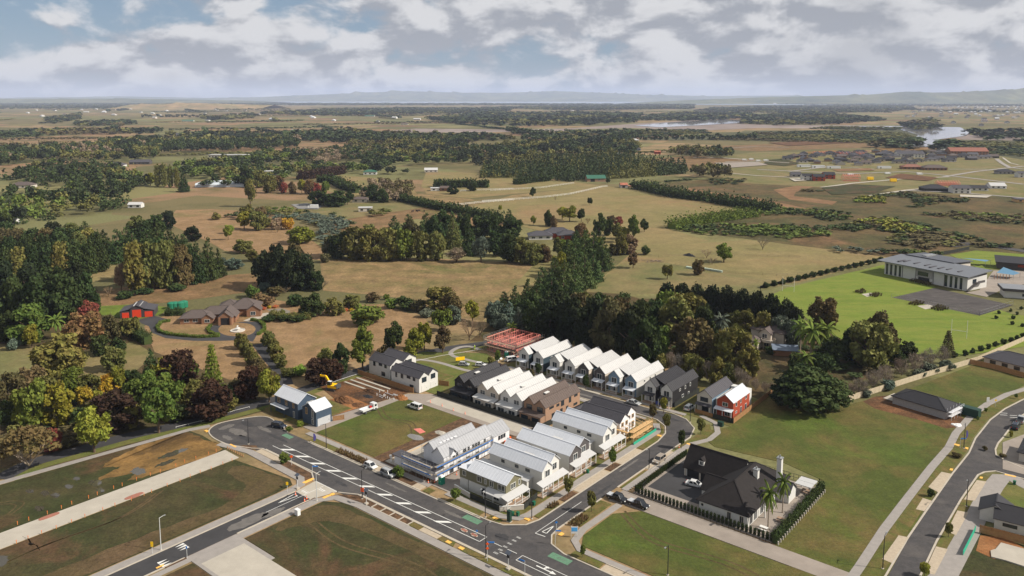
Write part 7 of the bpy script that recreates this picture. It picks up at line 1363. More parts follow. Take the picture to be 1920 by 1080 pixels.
# site litter: soil heaps, pipes, gravel, stacks
def heap(name, label, x, y, w, d, h, m, seed=1, cat='heap', rot=None):
    b = MB(); r = random.Random(seed); n, k = 16, 6; b.v.append((0, 0, h))
    for j in range(1, k + 1):
        for i in range(n): a = 6.283 * i / n; q = j / k; b.v.append((math.cos(a) * w / 2 * q * r.uniform(.85, 1.1), math.sin(a) * d / 2 * q * r.uniform(.85, 1.1), h * (1 - q ** 1.3) * r.uniform(.8, 1.15) if j < k else -.05))
    for i in range(n): b.f.append([0, 1 + i, 1 + (i + 1) % n])
    for j in range(k - 1):
        for i in range(n): a = 1 + j * n; b.f.append([a + i, a + n + i, a + n + (i + 1) % n, a + (i + 1) % n])
    b.m = [0] * len(b.f); o = b.build(name, m, None, P(x, y), ROT_A if rot is None else rot); tag(o, label, cat); return o
heap('soil_heap', 'dark brown soil heap in the middle of the dug site', 645, 752, 9, 5, 1.6, M_soil, 1); heap('soil_heap', 'orange clay heap at the corner of the dug site', 752, 747, 6, 4, 1.3, M_orange, 2); heap('soil_heap', 'low brown soil mound behind the flatbed truck', 672, 760, 6, 4, .8, M_soil, 3); heap('soil_heap', 'brown soil ridge below the brown fence', 695, 735, 10, 3, .9, M_soil, 4)
M_grav = mat('grey_gravel', S(120, 118, 116), .9, .25, 2, bump=.4); heap('gravel_heap', 'grey gravel spread on the vacant lot', 779, 820, 8, 4, .35, M_grav, 5); heap('gravel_heap', 'pale aggregate heap beside the wrapped house slab', 826, 812, 5, 3, .5, M_conc, 6); heap('plastic_heap', 'crumpled black plastic sheet beside the pipes', 690, 744, 5, 2.6, .6, TRIMD, 7)
r_ = thing('pipe_run', 'white plastic drainage pipes standing in the trench', 'pipes', P(733, 744), ROT_A)
for i in range(14): x, y = random.uniform(-6, 6), random.uniform(-2.5, 2.5); MB().tube((x, y, 0), (x, y, random.uniform(.5, 1.0)), .1, .1, 6).build('pipe', SIGNW, r_)
for i in range(7): x, y = random.uniform(-6, 2), random.uniform(-2.5, 2.5); MB().tube((x, y, .2), (x + random.uniform(2, 4), y + random.uniform(-.6, .6), .2), .09, .09, 6).build('pipe', SIGNW, r_)
r_ = thing('formwork', 'long concrete footings set out below the brown fence', 'footings', P(690, 724), ROT_A)
for i in range(3): MB().box(-9, 8, i * 2.6 - 3, i * 2.6 - 2.2, 0, .25).build('footing', M_conc, r_)
r_ = thing('timber_stack', 'orange timber lengths lying on the vacant lot', 'timber', P(787, 808), R(-55))
for i in range(7): MB().box(-1.9 + .1 * i, 1.9, i * .28 - 1, i * .28 - .85, .1, .22).build('plank', PINK, r_)
r_ = thing('timber_stack', 'pile of pale boards along the slab edge of the wrapped house', 'timber', T(-52.4, 20), ROT_A)
for i in range(5): MB().box(.2 * i, .2 * i + .16, -12, 14 - i, .1, .24 + .05 * (i % 2)).build('plank', TIMBER, r_)
r_ = thing('material_bags', 'white building sacks beside the parked canopy pickup', 'sacks', P(942, 676))
for i in range(9): x, y = random.uniform(-2.4, 2.4), random.uniform(-1.2, 1.2); MB().lathe([(.3, 0), (.5, .15), (.5, .5), (.25, .75)], 8, x, y).build('sack', SIGNW, r_)
r_ = thing('rubbish_pile', 'orange fenced rubbish beside the wrapped garage', 'rubbish', P(945, 826), ROT_A)
for i in range(8): x, y = random.uniform(-1.5, 1.5), random.uniform(-2, 2); MB().box(x, x + .7, y, y + .5, .1, .6).build('crate', ORANGE if i % 2 else SIGNW, r_)
r_ = thing('plastic_sheet', 'crumpled white wrap beside the unfinished bungalow', 'plastic', P(*k4(1390, 780)))
for i in range(6): x, y = random.uniform(-1.8, 1.8), random.uniform(-1.2, 1.2); MB().lathe([(.8, 0), (.6, .3), (.2, .4)], 7, x, y).build('fold', SIGNW, r_)
r_ = thing('salvage_pile', 'white junk pile in shade below the palms', 'junk', P(1592, 674))
for i in range(7): x, y = random.uniform(-2.5, 2.5), random.uniform(-1, 1); MB().box(x, x + 1.1, y, y + .8, 0, random.uniform(.4, .9)).build('crate', SIGNW if i % 3 else SBLUE, r_)
# wrapped bales, timber pile, cattle
BALE = mat('bale_wrap', S(206, 222, 204), .4, .06, 2)
for i, (x, y) in enumerate([(1288 + j * 2.6, 503 + j * .45) for j in range(6)] + [(1322 + j * 3.4, 506 + j * .55) for j in range(10)]):
    a_ = P(x, y); r_ = thing('wrapped_bale', f'pale green wrapped bale in the row beside the lone trees, {ordw(i)} from the left', 'bale', a_, .4 * i, 'wrapped bales'); MB().lathe([(.5, 0), (.68, .12), (.7, .6), (.68, 1.1), (.5, 1.22)], 12).build('wrap', BALE, r_); MB().lathe([(.45, 1.22), (.1, 1.26)], 12).build('end_cap', BALE, r_)
r_ = thing('timber_pile', 'weathered grey timber pile beside the rusty tree', 'timber', P(1218, 491), R(-8))
for i in range(22): x, y = random.uniform(-6, 6), random.uniform(-3, 3); MB().bar((x, y, .2 + .04 * i), (x + random.uniform(-3, 3), y + random.uniform(-1, 1), .3 + .04 * i), .3, .2).build('plank', mat('grey_timber', S(126, 112, 98), .9, .2, 2), r_)
heap('burn_heap', 'black bonfire heap on the long pasture', 1292, 480, 9, 4, 1.8, TRIMD, 9)
def cow_mesh():
    b = MB(); secs = [(-1.15, .95, .18, .22), (-.95, 1.0, .34, .42), (-.4, .98, .36, .46), (.3, .98, .36, .46), (.75, 1.02, .32, .44), (1.0, 1.12, .2, .28), (1.35, 1.25, .14, .18), (1.5, 1.28, .17, .2), (1.8, 1.16, .10, .12)]; n = 10
    for x, z, ry, rz in secs: b.v += [(x, ry * math.cos(6.283 * i / n), z + rz * math.sin(6.283 * i / n)) for i in range(n)]
    for k in range(len(secs) - 1):
        for i in range(n): j = (i + 1) % n; b.f.append([k * n + i, k * n + j, (k + 1) * n + j, (k + 1) * n + i]); b.m.append(0)
    b.f.append(list(range(n))); b.f.append([(len(secs) - 1) * n + n - 1 - i for i in range(n)]); b.m += [0, 0]
    for x, hk in ((-.85, -.12), (.7, .06)):
        for s in (-1, 1): b.tube((x, s * .22, .8), (x + hk, s * .22, .42), .14, .075, 6); b.tube((x + hk, s * .22, .42), (x, s * .22, 0), .07, .06, 6)
    b.tube((-1.15, 0, 1.1), (-1.25, 0, .4), .03, .02, 5); return b.mesh('cow', mat('cow_coat', S(44, 34, 30), .8, .2, 2))
cwm = cow_mesh()
for i, (x, y) in enumerate(((1205, 915), (1235, 912), (1248, 910), (1288, 912))): tag(link('cow', cwm, None, P(*k2b(x, y)), 1.0 + i * 1.3), f'dark cow grazing on the dry paddock, {ordw(i)} from the left', 'cow', 'grazing cattle').scale = (1.3,) * 3
# birds in flight
def bird(label, x, y, dist, span, rz, bank):
    u, v = (x - 960) / F_PX, (C_Y - y) / F_PX; t = dist; X, Y, Z = u * t, (_c + v * _s) * t, CAM_H + (-_s + v * _c) * t
    o = thing('bird', label, 'bird', (X, Y, Z)); o.rotation_euler = (bank, 0.3, rz); m = mat('bird_feather', S(40, 34, 30), .8, .1, 6); k = span
    b = MB(); n = 8; secs = [(-.26, .02, .01), (-.16, .035, .03), (0, .06, .055), (.12, .05, .05), (.17, .035, .035), (.22, .03, .03), (.27, .008, .008)]
    for xx, ry, rz2 in secs: b.v += [(xx * k, ry * k * math.cos(6.283 * i / n), rz2 * k * math.sin(6.283 * i / n)) for i in range(n)]
    for q in range(len(secs) - 1):
        for i in range(n): j = (i + 1) % n; b.f.append([q * n + i, q * n + j, (q + 1) * n + j, (q + 1) * n + i]); b.m.append(0)
    b.face([(-.22 * k, -.03 * k, 0), (-.40 * k, -.07 * k, 0), (-.40 * k, .07 * k, 0), (-.22 * k, .03 * k, 0)]); b.build('body', m, o)
    for s in (-1, 1):
        w = MB(); pts = [(.10, .04, .02), (.14, .22, .10), (.06, .50, .02), (-.04, .46, .015), (-.06, .22, .09), (-.08, .04, .02)]; A = [(p[0] * k, s * p[1] * k, p[2] * k) for p in pts]; B = [(p[0], p[1], p[2] + .008 * k) for p in A]
        for a, bb in (((0, 1, 4, 5), 0), ((1, 2, 3, 4), 0)): w.face([B[i] for i in a]); w.face([A[i] for i in a[::-1]])
        w.build('wing', m, o)
bird('dark bird in flight low over the bottom left lots', 58, 1020, 42, 1.25, 2.5, 1.0); bird('small dark bird in flight over the right hand scrub', 1404, 370, 75, .8, .6, .9)
# worker: one continuous body grown from a skeleton
def person(label, x, y, rz, vest, legs):
    V = [(0, 0, .95), (0, 0, 1.2), (0, 0, 1.45), (0, 0, 1.55), (0, .02, 1.68), (.18, 0, 1.42), (.26, -.04, 1.15), (.24, -.2, .95), (-.18, 0, 1.42), (-.26, 0, 1.15), (-.25, -.12, .92), (.09, 0, .9), (.11, -.02, .5), (.11, .02, .08), (.11, -.14, .04), (-.09, 0, .9), (-.12, .02, .5), (-.12, .04, .08), (-.12, -.12, .04)]
    E_ = [(0, 1), (1, 2), (2, 3), (3, 4), (2, 5), (5, 6), (6, 7), (2, 8), (8, 9), (9, 10), (0, 11), (11, 12), (12, 13), (13, 14), (0, 15), (15, 16), (16, 17), (17, 18)]; rad = [.15, .15, .16, .06, .1, .08, .055, .045, .08, .055, .045, .1, .07, .05, .05, .1, .07, .05, .05]
    me = bpy.data.meshes.new('person'); me.from_pydata(V, E_, []); o = link('person', me, None, (*P(x, y), .12), rz); me.materials.append(vest); mod = o.modifiers.new('skin', 'SKIN'); sv = me.skin_vertices[0] if me.skin_vertices else None
    if sv is None:
        bm_ = __import__('bmesh').new(); bm_.from_mesh(me); lay = bm_.verts.layers.skin.verify()
        bm_.verts.ensure_lookup_table()
        for i, v in enumerate(bm_.verts): v[lay].radius = (rad[i], rad[i]); v[lay].use_root = i == 0
        bm_.to_mesh(me); bm_.free()
    else:
        for i, d in enumerate(sv.data): d.radius = (rad[i], rad[i]); d.use_root = i == 0
    o.modifiers.new('smooth', 'SUBSURF').render_levels = 2; tag(o, label, 'person')
    h = MB().lathe([(.115, 1.70), (.12, 1.76), (.09, 1.84), (.02, 1.87)], 12).build('hard_hat', SIGNW, o); t_ = MB().lathe([(.17, .12), (.165, .55), (.2, .95)], 10)
    return o
person('person in a yellow green safety vest beside the pink frame', 890, 656, .4, mat('hi_vis', S(190, 220, 50), .7, .05, 3), None)
# ================================================================ beyond: farm houses, housing estates, woods, haze
def simple_house(label, x, y, w, d, h, wall, roof, rot=0.0, kind='gable', group=None, rise=None, name='house', cat='house', xy=None):
    X, Y = xy or P(x, y); H = House(name, label, None, rot, cat, group, xy=(X, Y)); rise = rise or min(w, d) * .24
    H.r.location.z = 0.3
    if kind == 'gable': H.gable(0, w, 0, d, h, h + rise, 'x', wall, roof, ov=.5, ribs=0)
    elif kind == 'hip': H.box('wall', 0, w, 0, d, 0, h, wall); hip_roof(H, 0, w, 0, d, h + .2, h + rise, roof, .6)
    elif kind == 'flat': H.box('wall', 0, w, 0, d, 0, h, wall); H.box('roof', -.4, w + .4, -.4, d + .4, h, h + .4, roof)
    n = max(2, int(w / 5))
    for i in range(n): H.win('f', w * (i + .5) / n, min(1.5, h * .6), min(2.0, w / n * .5), 1.3 if h > 2.3 else .9, -.02, fm=TRIMD, bars=1)
    if h > 4:
        for i in range(n): H.win('f', w * (i + .5) / n, 4.2, 1.6, 1.2, -.02, fm=TRIMD, bars=1)
    return H
K1 = lambda x, y: (x / 3.84, 160 + y / 3.84); K24 = lambda x, y: (1420 + x / 3.84, 160 + y / 3.84)
def W(px, y): return px / 3.84 * mpp(160 + y / 3.84)
far_list = [
 # origin fn, zoom x, y, width in zoom px, wall, roof, wall height m, kind, label
 (K1, 68, 742, 150, W_pale, R_tile, 3, 'hip', 'pale house with brown hipped roof at the left edge'), (K1, 60, 1000, 60, W_white, R_char, 3, 'gable', 'small white cottage with grey roof by the left hedge'), (K1, 920, 885, 95, W_white, R_white, 3, 'gable', 'white cottage with white roof among the pines'),
 (K1, 755, 590, 130, W_white, R_char, 3, 'hip', 'white house with grey hipped roof beside the hedged lawn'), (K1, 930, 570, 140, W_dark, R_char, 3, 'gable', 'long dark roofed house behind the silver hedge'), (K1, 1500, 520, 290, W_pale, R_white, 4, 'flat', 'long pale packing shed behind the orchard'), (K1, 1630, 575, 110, W_dark, R_char, 3, 'gable', 'dark roofed house above the green paddock'),
 (K1, 320, 345, 40, W_white, R_white, 3, 'gable', 'small white farmhouse on the green plain'), (K1, 625, 342, 55, W_white, R_white, 4, 'gable', 'white barn on the hedged green plain'), (K1, 1255, 362, 80, W_white, R_char, 3, 'gable', 'white farm cottage in the middle of the plain'), (K1, 100, 342, 55, W_block, R_grey, 4, 'gable', 'grey farm shed at the left of the plain'), (K1, 1310, 262, 80, W_white, R_green, 4, 'gable', 'long shed with green roof on the far plain'), (K1, 1125, 218, 30, W_white, R_white, 4, 'gable', 'white house on the far tan plain'), (K1, 1640, 215, 70, W_white, R_white, 4, 'gable', 'white sheds on the far ridge road'), (K1, 600, 195, 35, W_white, R_white, 4, 'gable', 'small white shed near the far left horizon'), (K1, 730, 196, 30, W_white, R_white, 4, 'gable', 'white cottage near the far left horizon'),
 (k2b, 130, 645, 150, W_white, R_white, 4, 'flat', 'white flat roofed house among autumn trees'), (k2b, 560, 625, 140, W_orange, R_tile, 3, 'gable', 'brown roofed house above the plum hedge'), (k2b, 850, 645, 95, W_white, R_green, 3.5, 'hip', 'house with bright green hipped roof'), (k2b, 1290, 628, 95, W_pale, R_white, 3, 'gable', 'pale roofed house beside the golden tree'), (k2b, 1335, 762, 90, W_white, R_white, 2.6, 'flat', 'low white sheds on the pasture behind the round tree'), (k2b, 1400, 762, 90, W_orange, R_brown, 3, 'gable', 'small brick house on the pasture behind the round tree'),
 (k2b, 770, 845, 105, W_pale, R_tile, 3, 'hip', 'cream farmhouse with pale tiled roof by the truck yard'), (k2b, 815, 912, 95, W_pale, R_white, 3, 'flat', 'open fronted pale shed on the green patch'), (k2b, 860, 225, 70, W_white, R_green, 4, 'gable', 'green roofed shed on the far green plain'), (k2b, 1210, 250, 50, W_white, R_white, 5, 'gable', 'white homestead near the far estuary'), (k2b, 325, 330, 65, W_white, R_white, 4, 'flat', 'long white shed left of the estuary'), (k2b, 180, 385, 100, W_white, R_green, 4, 'gable', 'pale green roofed sheds among the trees'), (k2b, 1120, 285, 50, W_pale, R_brown, 4, 'hip', 'brown roofed house by the far estuary'),
 (k3b, 870, 500, 70, W_white, R_char, 5, 'gable', 'white house with steep gables behind the plantation'), (k3b, 1180, 495, 45, W_red, R_rust, 4, 'gable', 'red barn behind the plantation'), (k3b, 1000, 405, 70, W_white, R_white, 3, 'hip', 'white house above the autumn trees'), (k3b, 950, 470, 130, W_blue, R_char, 3, 'hip', 'blue grey house in the garden behind the plantation'), (k3b, 300, 372, 40, W_white, R_char, 4, 'gable', 'white cottage near the estuary bank'), (k3b, 705, 220, 35, W_white, R_char, 5, 'gable', 'white house beyond the estuary'), (k3b, 1470, 225, 35, W_white, R_grey, 6, 'gable', 'tall pale house beyond the estuary'), (k3b, 570, 187, 30, W_white, R_white, 4, 'gable', 'tiny white farm shed towards the sea'), (k3b, 1280, 198, 80, W_white, R_grey, 4, 'flat', 'long pale sheds on the far estuary shore'), (k3b, 1500, 192, 200, W_dark, R_char, 4, 'flat', 'long dark glasshouse block on the far shore')]
for fn, x, y, wz, wl, rf, h, kd, lb in far_list:
    a = fn(x, y); w = wz / 3.84 * mpp(a[1]); simple_house(lb, a[0], a[1], max(w, 5), max(min(w * .6, 14), 5), h, wl, rf, R(random.Random(x).uniform(-8, 8)), kd)
# barn with green roof, rusted barn, brick farmhouse, glasshouse
H = House('barn', 'dark timber barn with bright green roof on the pasture', None, R(6), 'barn', xy=P(*k3b(695, 695))); H.gable(0, 22, 0, 13, 4, 7.2, 'x', W_brown, R_green, ov=.8, ribs=1.4); H.box('doorway', 4, 9, -.08, -.01, 0, 3.2, TRIMD); H.win('f', 14, 2, 2, 1.2, -.02)
H = House('barn', 'small rusty roofed barn beside the long hedge', None, R(4), 'barn', xy=P(*k3b(935, 738))); H.gable(0, 8, 0, 7, 3.2, 5, 'x', W_block, R_rust, ov=.5, ribs=1.2); H.part('lean_to_roof', MB().hexa([(8, 0, 2.0), (12, 0, 1.6), (12, 7, 1.6), (8, 7, 2.0), (8, 0, 2.1), (12, 0, 1.7), (12, 7, 1.7), (8, 7, 2.1)]), R_rust); H.box('doorway', 2, 5, -.08, -.01, 0, 2.4, TRIMD)
H = House('farmhouse', 'red brick farmhouse with grey hipped roofs in the grove', None, R(4), 'house', xy=P(992, 450)); H.box('wall', 0, 16, 0, 10, 0, 2.8, W_white); hip_roof(H, 0, 16, 0, 10, 2.9, 5.4, R_char, .7); H.box('wall', 12, 30, 8, 18, 0, 3, W_red); hip_roof(H, 12, 30, 8, 18, 3.1, 6.4, R_char, .7); H.box('wall', 20, 34, -1, 7.9, 0, 3, W_red); hip_roof(H, 20, 34, -1, 8, 3.1, 5.8, R_char, .7)
for u in (3, 8, 13): H.win('f', u, 1.5, 2.2, 1.3, -.02)
for u in (23, 30): H.win('f', u, 1.6, 2.0, 1.4, -1.02)
H = House('glasshouse', 'long pale glasshouse with ridged roof among the trees', None, R(4), 'glasshouse', xy=P(*K1(1405, 735))); GLS = mat('greenhouse_glass', S(214, 222, 228), .3, .06, .3)
H.box('wall', 0, 52, 0, 34, 0, 2.6, GLS)
for i in range(5): H.roof(0, 52, i * 6.8, (i + 1) * 6.8, 2.6, 4.2, 'x', GLS, ov=.02, ribs=4)
H = House('house', 'dark gabled outbuilding beside the cream balcony house', None, R(-10), 'house', xy=P(1350, 660)); H.gable(0, 12, 0, 8, 3, 5, 'x', W_cream, R_tile, ov=.5, ribs=0)
r_ = thing('delivery_truck', 'white box truck parked in the gravel yard', 'truck', P(*k2b(500, 890)), R(5)); MB().box(-4, 3, -1.2, 1.2, 1.0, 3.8).build('box_body', SIGNW, r_); MB().box(-5.8, -4.1, -1.1, 1.1, .6, 2.8).build('cab', SIGNW, r_); MB().box(-5.85, -5.75, -1.0, 1.0, 1.7, 2.6).build('windscreen', CGL, r_)
for xw in (-5, 1.8):
    for s in (-1, 1): wm, rm = wheel_meshes(.5); o = link('wheel', wm, r_, (xw, s * 1.05, .5)); link('rim', rm, o)
sheet('gravel_yard', PX([k2b(*q) for q in ((330, 860), (440, 850), (560, 870), (520, 895), (380, 890))]), M_grav, .3)

# --- housing estate under construction on the right
for lb, x, y, w, d, h, wl, rf, kd in (('white two storey house with dark roof in the far subdivision', 325, 685, 12, 10, 5.2, W_white, R_black, 'gable'), ('red brick two storey house with dark roof, nearer of the pair', 405, 690, 13, 11, 5.2, W_red, R_black, 'gable'), ('red brick two storey house with dark roof, farther of the pair', 480, 675, 13, 11, 5.2, W_red, R_black, 'gable'), ('grey roofed house at the left of the brick pair', 245, 660, 12, 10, 3, W_block, R_char, 'gable'),
    ('black hipped bungalow at the near corner of the subdivision', 1205, 765, 24, 16, 2.8, W_black, R_black, 'hip'), ('white two storey house beside the black hipped bungalow', 1410, 780, 17, 12, 5.2, W_white, R_char, 'gable'), ('long white house with dark roof behind a timber fence', 1540, 760, 17, 10, 2.8, W_white, R_black, 'gable'), ('white roofed unfinished house at the right', 1680, 745, 16, 12, 3, W_wrap, R_white, 'gable'), ('dark flat roofed house far right of the subdivision', 1735, 640, 20, 12, 3, W_block, R_black, 'hip'), ('pale house at the right edge of the subdivision', 1880, 665, 14, 10, 5, W_white, R_char, 'gable'), ('timber framed house at the far right edge', 1870, 845, 18, 10, 2.6, TIMBER, R_char, 'flat'),
    ('terracotta roofed villa among shrubs', 1050, 605, 26, 14, 3, W_orange, mat('terracotta_roof', S(128, 88, 74), .8, .1, 1), 'hip'), ('brown peaked roof villa beside the terracotta one', 1200, 612, 30, 16, 3, W_orange, R_tile, 'hip'), ('large building with long orange tiled roof', 1390, 500, 62, 24, 6, W_orange, mat('orange_tile_roof', S(132, 84, 68), .7, .1, 1), 'gable'), ('pale curved roofed hall beside the orange roofed building', 1320, 480, 34, 16, 4, W_white, R_white, 'hip'), ('white two storey house standing above the grey roofs', 1010, 520, 42, 16, 6, W_white, R_char, 'gable')):
    a = K24(x, y); simple_house(lb, a[0], a[1], w, d, h, wl, rf, R(-6), kd)
def pink_frame(label, x, y, w, d, h, roof=True):
    a = P(*K24(x, y)); r = thing('timber_framed_house', label, 'house', (*a, .3), R(-6))
    for z in (0, h / 2, h):
        for y0 in (0, d / 2, d):
            b = MB(); b.bar((0, y0, z), (w, y0, z), .3)
            for i in range(12): b.bar((w * i / 11, y0, 0), (w * i / 11, y0, h), .25)
            b.build('wall_frame', PINK, r)
    if roof:
        for i in range(9): b = MB(); X = w * i / 8; b.bar((X, 0, h), (X, d / 2, h + 2.4), .25); b.bar((X, d, h), (X, d / 2, h + 2.4), .25); b.build('rafter', PINK, r)
pink_frame('pink two storey timber frame beside the brick pair', 625, 690, 18, 11, 5.4); pink_frame('pink timber roof frame at the left of the far grey roofs', 420, 500, 34, 20, 3); pink_frame('pink timber roof frame in the middle of the far grey roofs', 600, 503, 44, 20, 3); pink_frame('raw timber roof frame behind the white house', 1310, 725, 22, 12, 3)
for lb, x, y in (('yellow digger left on the far earthworks', 795, 685), ('yellow skip on the far green lot', 960, 698)): box_thing('site_machine', lb, 'machine', *K24(x, y), [('machine_body', (0, 7, 0, 3, .8, 4), SYEL), ('base', (.4, 6.6, .3, 2.7, 0, .8), EXD)], 0)
for i, (x, y) in enumerate(((290, 590), (395, 595), (505, 600), (870, 600))): box_thing('site_cabin', f'white site cabin in the far subdivision, {ordw(i)} from the left', 'cabin', *K24(x, y), [('cabin_wall', (0, 18, 0, 4, .3, 3), SIGNW), ('roof', (-.2, 18.2, -.2, 4.2, 3, 3.3), R_grey), ('door', (3, 4.4, -.08, -.01, .4, 2.5), W_dark)], 0, group='white site cabins')
def estate(ctx, poly, gap, walls, roofs, seed, cap, size=(12, 18), hgt=(2.8, 2.8), rot=R(-8), kinds=('hip', 'hip', 'gable')):
    r = random.Random(seed); pts = scatter(PX(poly), gap, seed, cap); pts.sort(key=lambda p: p[0] / p[1])
    rn = {R_char: 'charcoal', R_black: 'black', R_grey: 'pale grey', R_white: 'white', R_brown: 'brown', R_tile: 'grey brown', R_rust: 'rust red'}; rows = []
    for X, Y in pts: rows.append((X, Y, r.choice(walls), r.choice(roofs), r.choice(kinds)))
    cnt = {}
    for X, Y, wl, rf, kd in rows:
        j = cnt.get(rf, 0); cnt[rf] = j + 1; w = r.uniform(*size); d = w * .7
        H = House('house', f'{rn[rf]} roofed house in {ctx}, {ordw(j)} from the left', None, rot + R(r.uniform(-12, 12)) + r.choice((0, R(90))), 'house', 'houses in ' + ctx, xy=(X, Y)); H.r.location.z = .35; h = r.uniform(*hgt); ri = w * .2
        if kd == 'gable': H.walls(0, w, 0, d, h, h + ri, 'x', wl); H.roof(0, w, 0, d, h, h + ri, 'x', rf, ov=.5, ribs=0)
        else: H.box('wall', 0, w, 0, d, 0, h, wl); hip_roof(H, 0, w, 0, d, h + .2, h + ri, rf, .6)
        for u in (.25, .7): H.win('f', w * u, 1.5, 2.0, 1.4, -.02, fm=TRIMD, bars=0)
estate('the far grey roofed estate', [(1468, 300), (1480, 292), (1560, 288), (1660, 286), (1760, 286), (1850, 290), (1858, 298), (1780, 304), (1690, 312), (1560, 310), (1500, 306)], 14, [W_brown, W_block, W_pale, W_dark], [R_char, R_char, R_black, R_black, R_tile], 5, 90, (13, 17))
estate('the distant suburb beyond the estuary', [(1700, 226), (1715, 202), (1760, 198), (1920, 200), (1990, 215), (1990, 256), (1900, 250), (1850, 238), (1800, 232)], 32, [W_white, W_white, W_pale, W_block], [R_char, R_grey, R_white, R_tile, R_black], 6, 170, (16, 26), (4, 7))
estate('the far industrial shore', [(1330, 193), (1500, 190), (1900, 188), (1910, 192), (1500, 196), (1340, 198)], 240, [W_white], [R_white, R_grey], 7, 36, (60, 130), (8, 12))
estate('the far plain on the left', [(0, 236), (60, 206), (500, 203), (780, 206), (930, 212), (700, 236), (300, 250)], 260, [W_white, W_pale], [R_white, R_grey, R_char], 8, 40, (14, 26), (4, 6))

# --- far woods: crowns of leaf-sized faces, too many to count
LOWP = [leaf_cloud(lobes(9, s, .52, .38, .38, .17, .02), 150, .062, s, .5) for s in (201, 202, 203, 204)]; LOWC = [leaf_cloud(conifer_blobs(s, 7, .05), 120, .06, s, .6) for s in (211, 212)]; TINY = [leaf_cloud(lobes(7, s, .5, .38, .4, .2, .02), 46, .11, s, .5) for s in (221, 222, 223)]
def mass(name, label, polys, gap, hr, cols, seed, kind='p', wf=1.25, cap=2500, clump=-9, patch=.8):
    r = random.Random(seed); Vs, Cs = [], []; lib = {'p': LOWP, 'c': LOWC, 't': TINY}
    for poly in polys:
        for X, Y in scatter(PX(poly), gap, seed + len(Vs), cap):
            sc_ = 3 * gap; nz = math.sin(X / sc_ + 1.3 * math.sin(Y / sc_ / 1.7)) + math.sin(Y / sc_ / 1.3 + seed) + .8 * math.sin((X + Y) / sc_ / 2.1)
            if nz < clump: continue
            kk = r.choice(kind); V = r.choice(lib[kk]); h = r.uniform(*hr); w = gap * wf * r.uniform(.75, 1.25); a = r.uniform(0, 6.28); ca, sa = math.cos(a), math.sin(a)
            U = np.empty_like(V); U[..., 0] = (V[..., 0] * ca - V[..., 1] * sa) * w + X; U[..., 1] = (V[..., 0] * sa + V[..., 1] * ca) * w + Y; U[..., 2] = V[..., 2] * h + .2
            c = COLS[cols[int((nz + 2.8) / 5.6 * len(cols)) % len(cols)] if r.random() < patch else r.choice(cols)][0]; v = r.uniform(.75, 1.2); Vs.append(U); Cs.append(np.tile(np.array(c) * v, (len(V), 1)))
    o = link(name, quads_mesh(name, np.concatenate(Vs), attrleaf(), np.concatenate(Cs))); o['kind'] = 'stuff'; o['label'] = label; o['category'] = 'woodland'; print(name, len(Vs)); return o
mass('woodland', 'mixed autumn woodland around the houses on the left', [[(0, 340), (60, 318), (140, 312), (215, 322), (280, 342), (235, 366), (250, 384), (200, 398), (120, 408), (60, 424), (0, 430)]], 13, (9, 19), 'ggggkgomc', 1, 'ppc', 1.2, clump=-1.2)
mass('woodland', 'tall dark trees along the left middle distance', [[(0, 316), (0, 290), (110, 282), (120, 296), (60, 306)], [(118, 300), (115, 284), (180, 276), (300, 270), (480, 266), (560, 264), (560, 278), (420, 286), (300, 288), (290, 300), (200, 304)]], 14, (12, 22), 'gggkogt', 2, 'p', 1.3)
mass('woodland', 'wooded gardens in the middle distance', [[(300, 330), (330, 318), (420, 300), (500, 296), (580, 300), (640, 318), (560, 332), (500, 346), (440, 352), (420, 340)], [(380, 352), (420, 346), (470, 360), (500, 372), (420, 380)], [(640, 318), (720, 310), (820, 316), (806, 322), (740, 328), (660, 326)], [(490, 300), (500, 284), (600, 282), (760, 290), (830, 290), (880, 300), (860, 318), (800, 312), (700, 308), (580, 298)]], 14, (8, 16), 'ggggkmogoc', 3, 'p', 1.25, clump=-1.1)
mass('woodland', 'pale leafless poplar wood in the middle distance', [[(552, 300), (560, 286), (640, 284), (720, 280), (730, 290), (650, 302), (600, 308)], [(680, 372), (700, 348), (770, 352), (775, 374), (730, 382)]], 9, (8, 13), 'tttbo', 4, 'p', 1.3)
mass('woodland', 'dark clipped plantation on the far side of the pasture', [[(906, 334), (908, 320), (1000, 306), (1170, 300), (1284, 316), (1284, 326), (1180, 334), (1070, 341), (1062, 340), (1000, 334)]], 7, (13, 16), 'gggok', 5, 'c', 1.5)
mass('woodland', 'woods behind the dark plantation', [[(860, 302), (866, 284), (960, 276), (1080, 266), (1170, 264), (1200, 276), (1190, 292), (1100, 300), (1000, 302), (900, 310)], [(640, 300), (660, 272), (760, 262), (860, 262), (880, 272), (860, 290), (780, 296)]], 15, (10, 19), 'gggkoob', 6, 'ppc', 1.3)
mass('woodland', 'round trees by the earthworks', [[(1300, 334), (1310, 326), (1360, 326), (1366, 336), (1340, 340)], [(1258, 292), (1280, 286), (1370, 290), (1372, 298), (1300, 298)]], 12, (14, 20), 'ggobb', 7, 'p', 1.4)
mass('woodland', 'tree belts across the far plain', [[(-60, 258), (0, 252), (120, 247), (300, 246), (300, 251), (120, 254), (0, 262)], [(140, 232), (240, 228), (250, 234), (150, 238)], [(300, 258), (420, 250), (560, 252), (700, 262), (560, 264), (420, 262)], [(85, 226), (150, 214), (150, 224), (100, 232)], [(500, 258), (640, 246), (700, 252), (900, 256), (960, 262), (860, 268), (640, 270)], [(960, 262), (1060, 254), (1200, 252), (1180, 262), (1060, 266)], [(180, 268), (290, 262), (300, 266), (200, 274)]], 22, (9, 18), 'gggkob', 8, 't', 1.4)
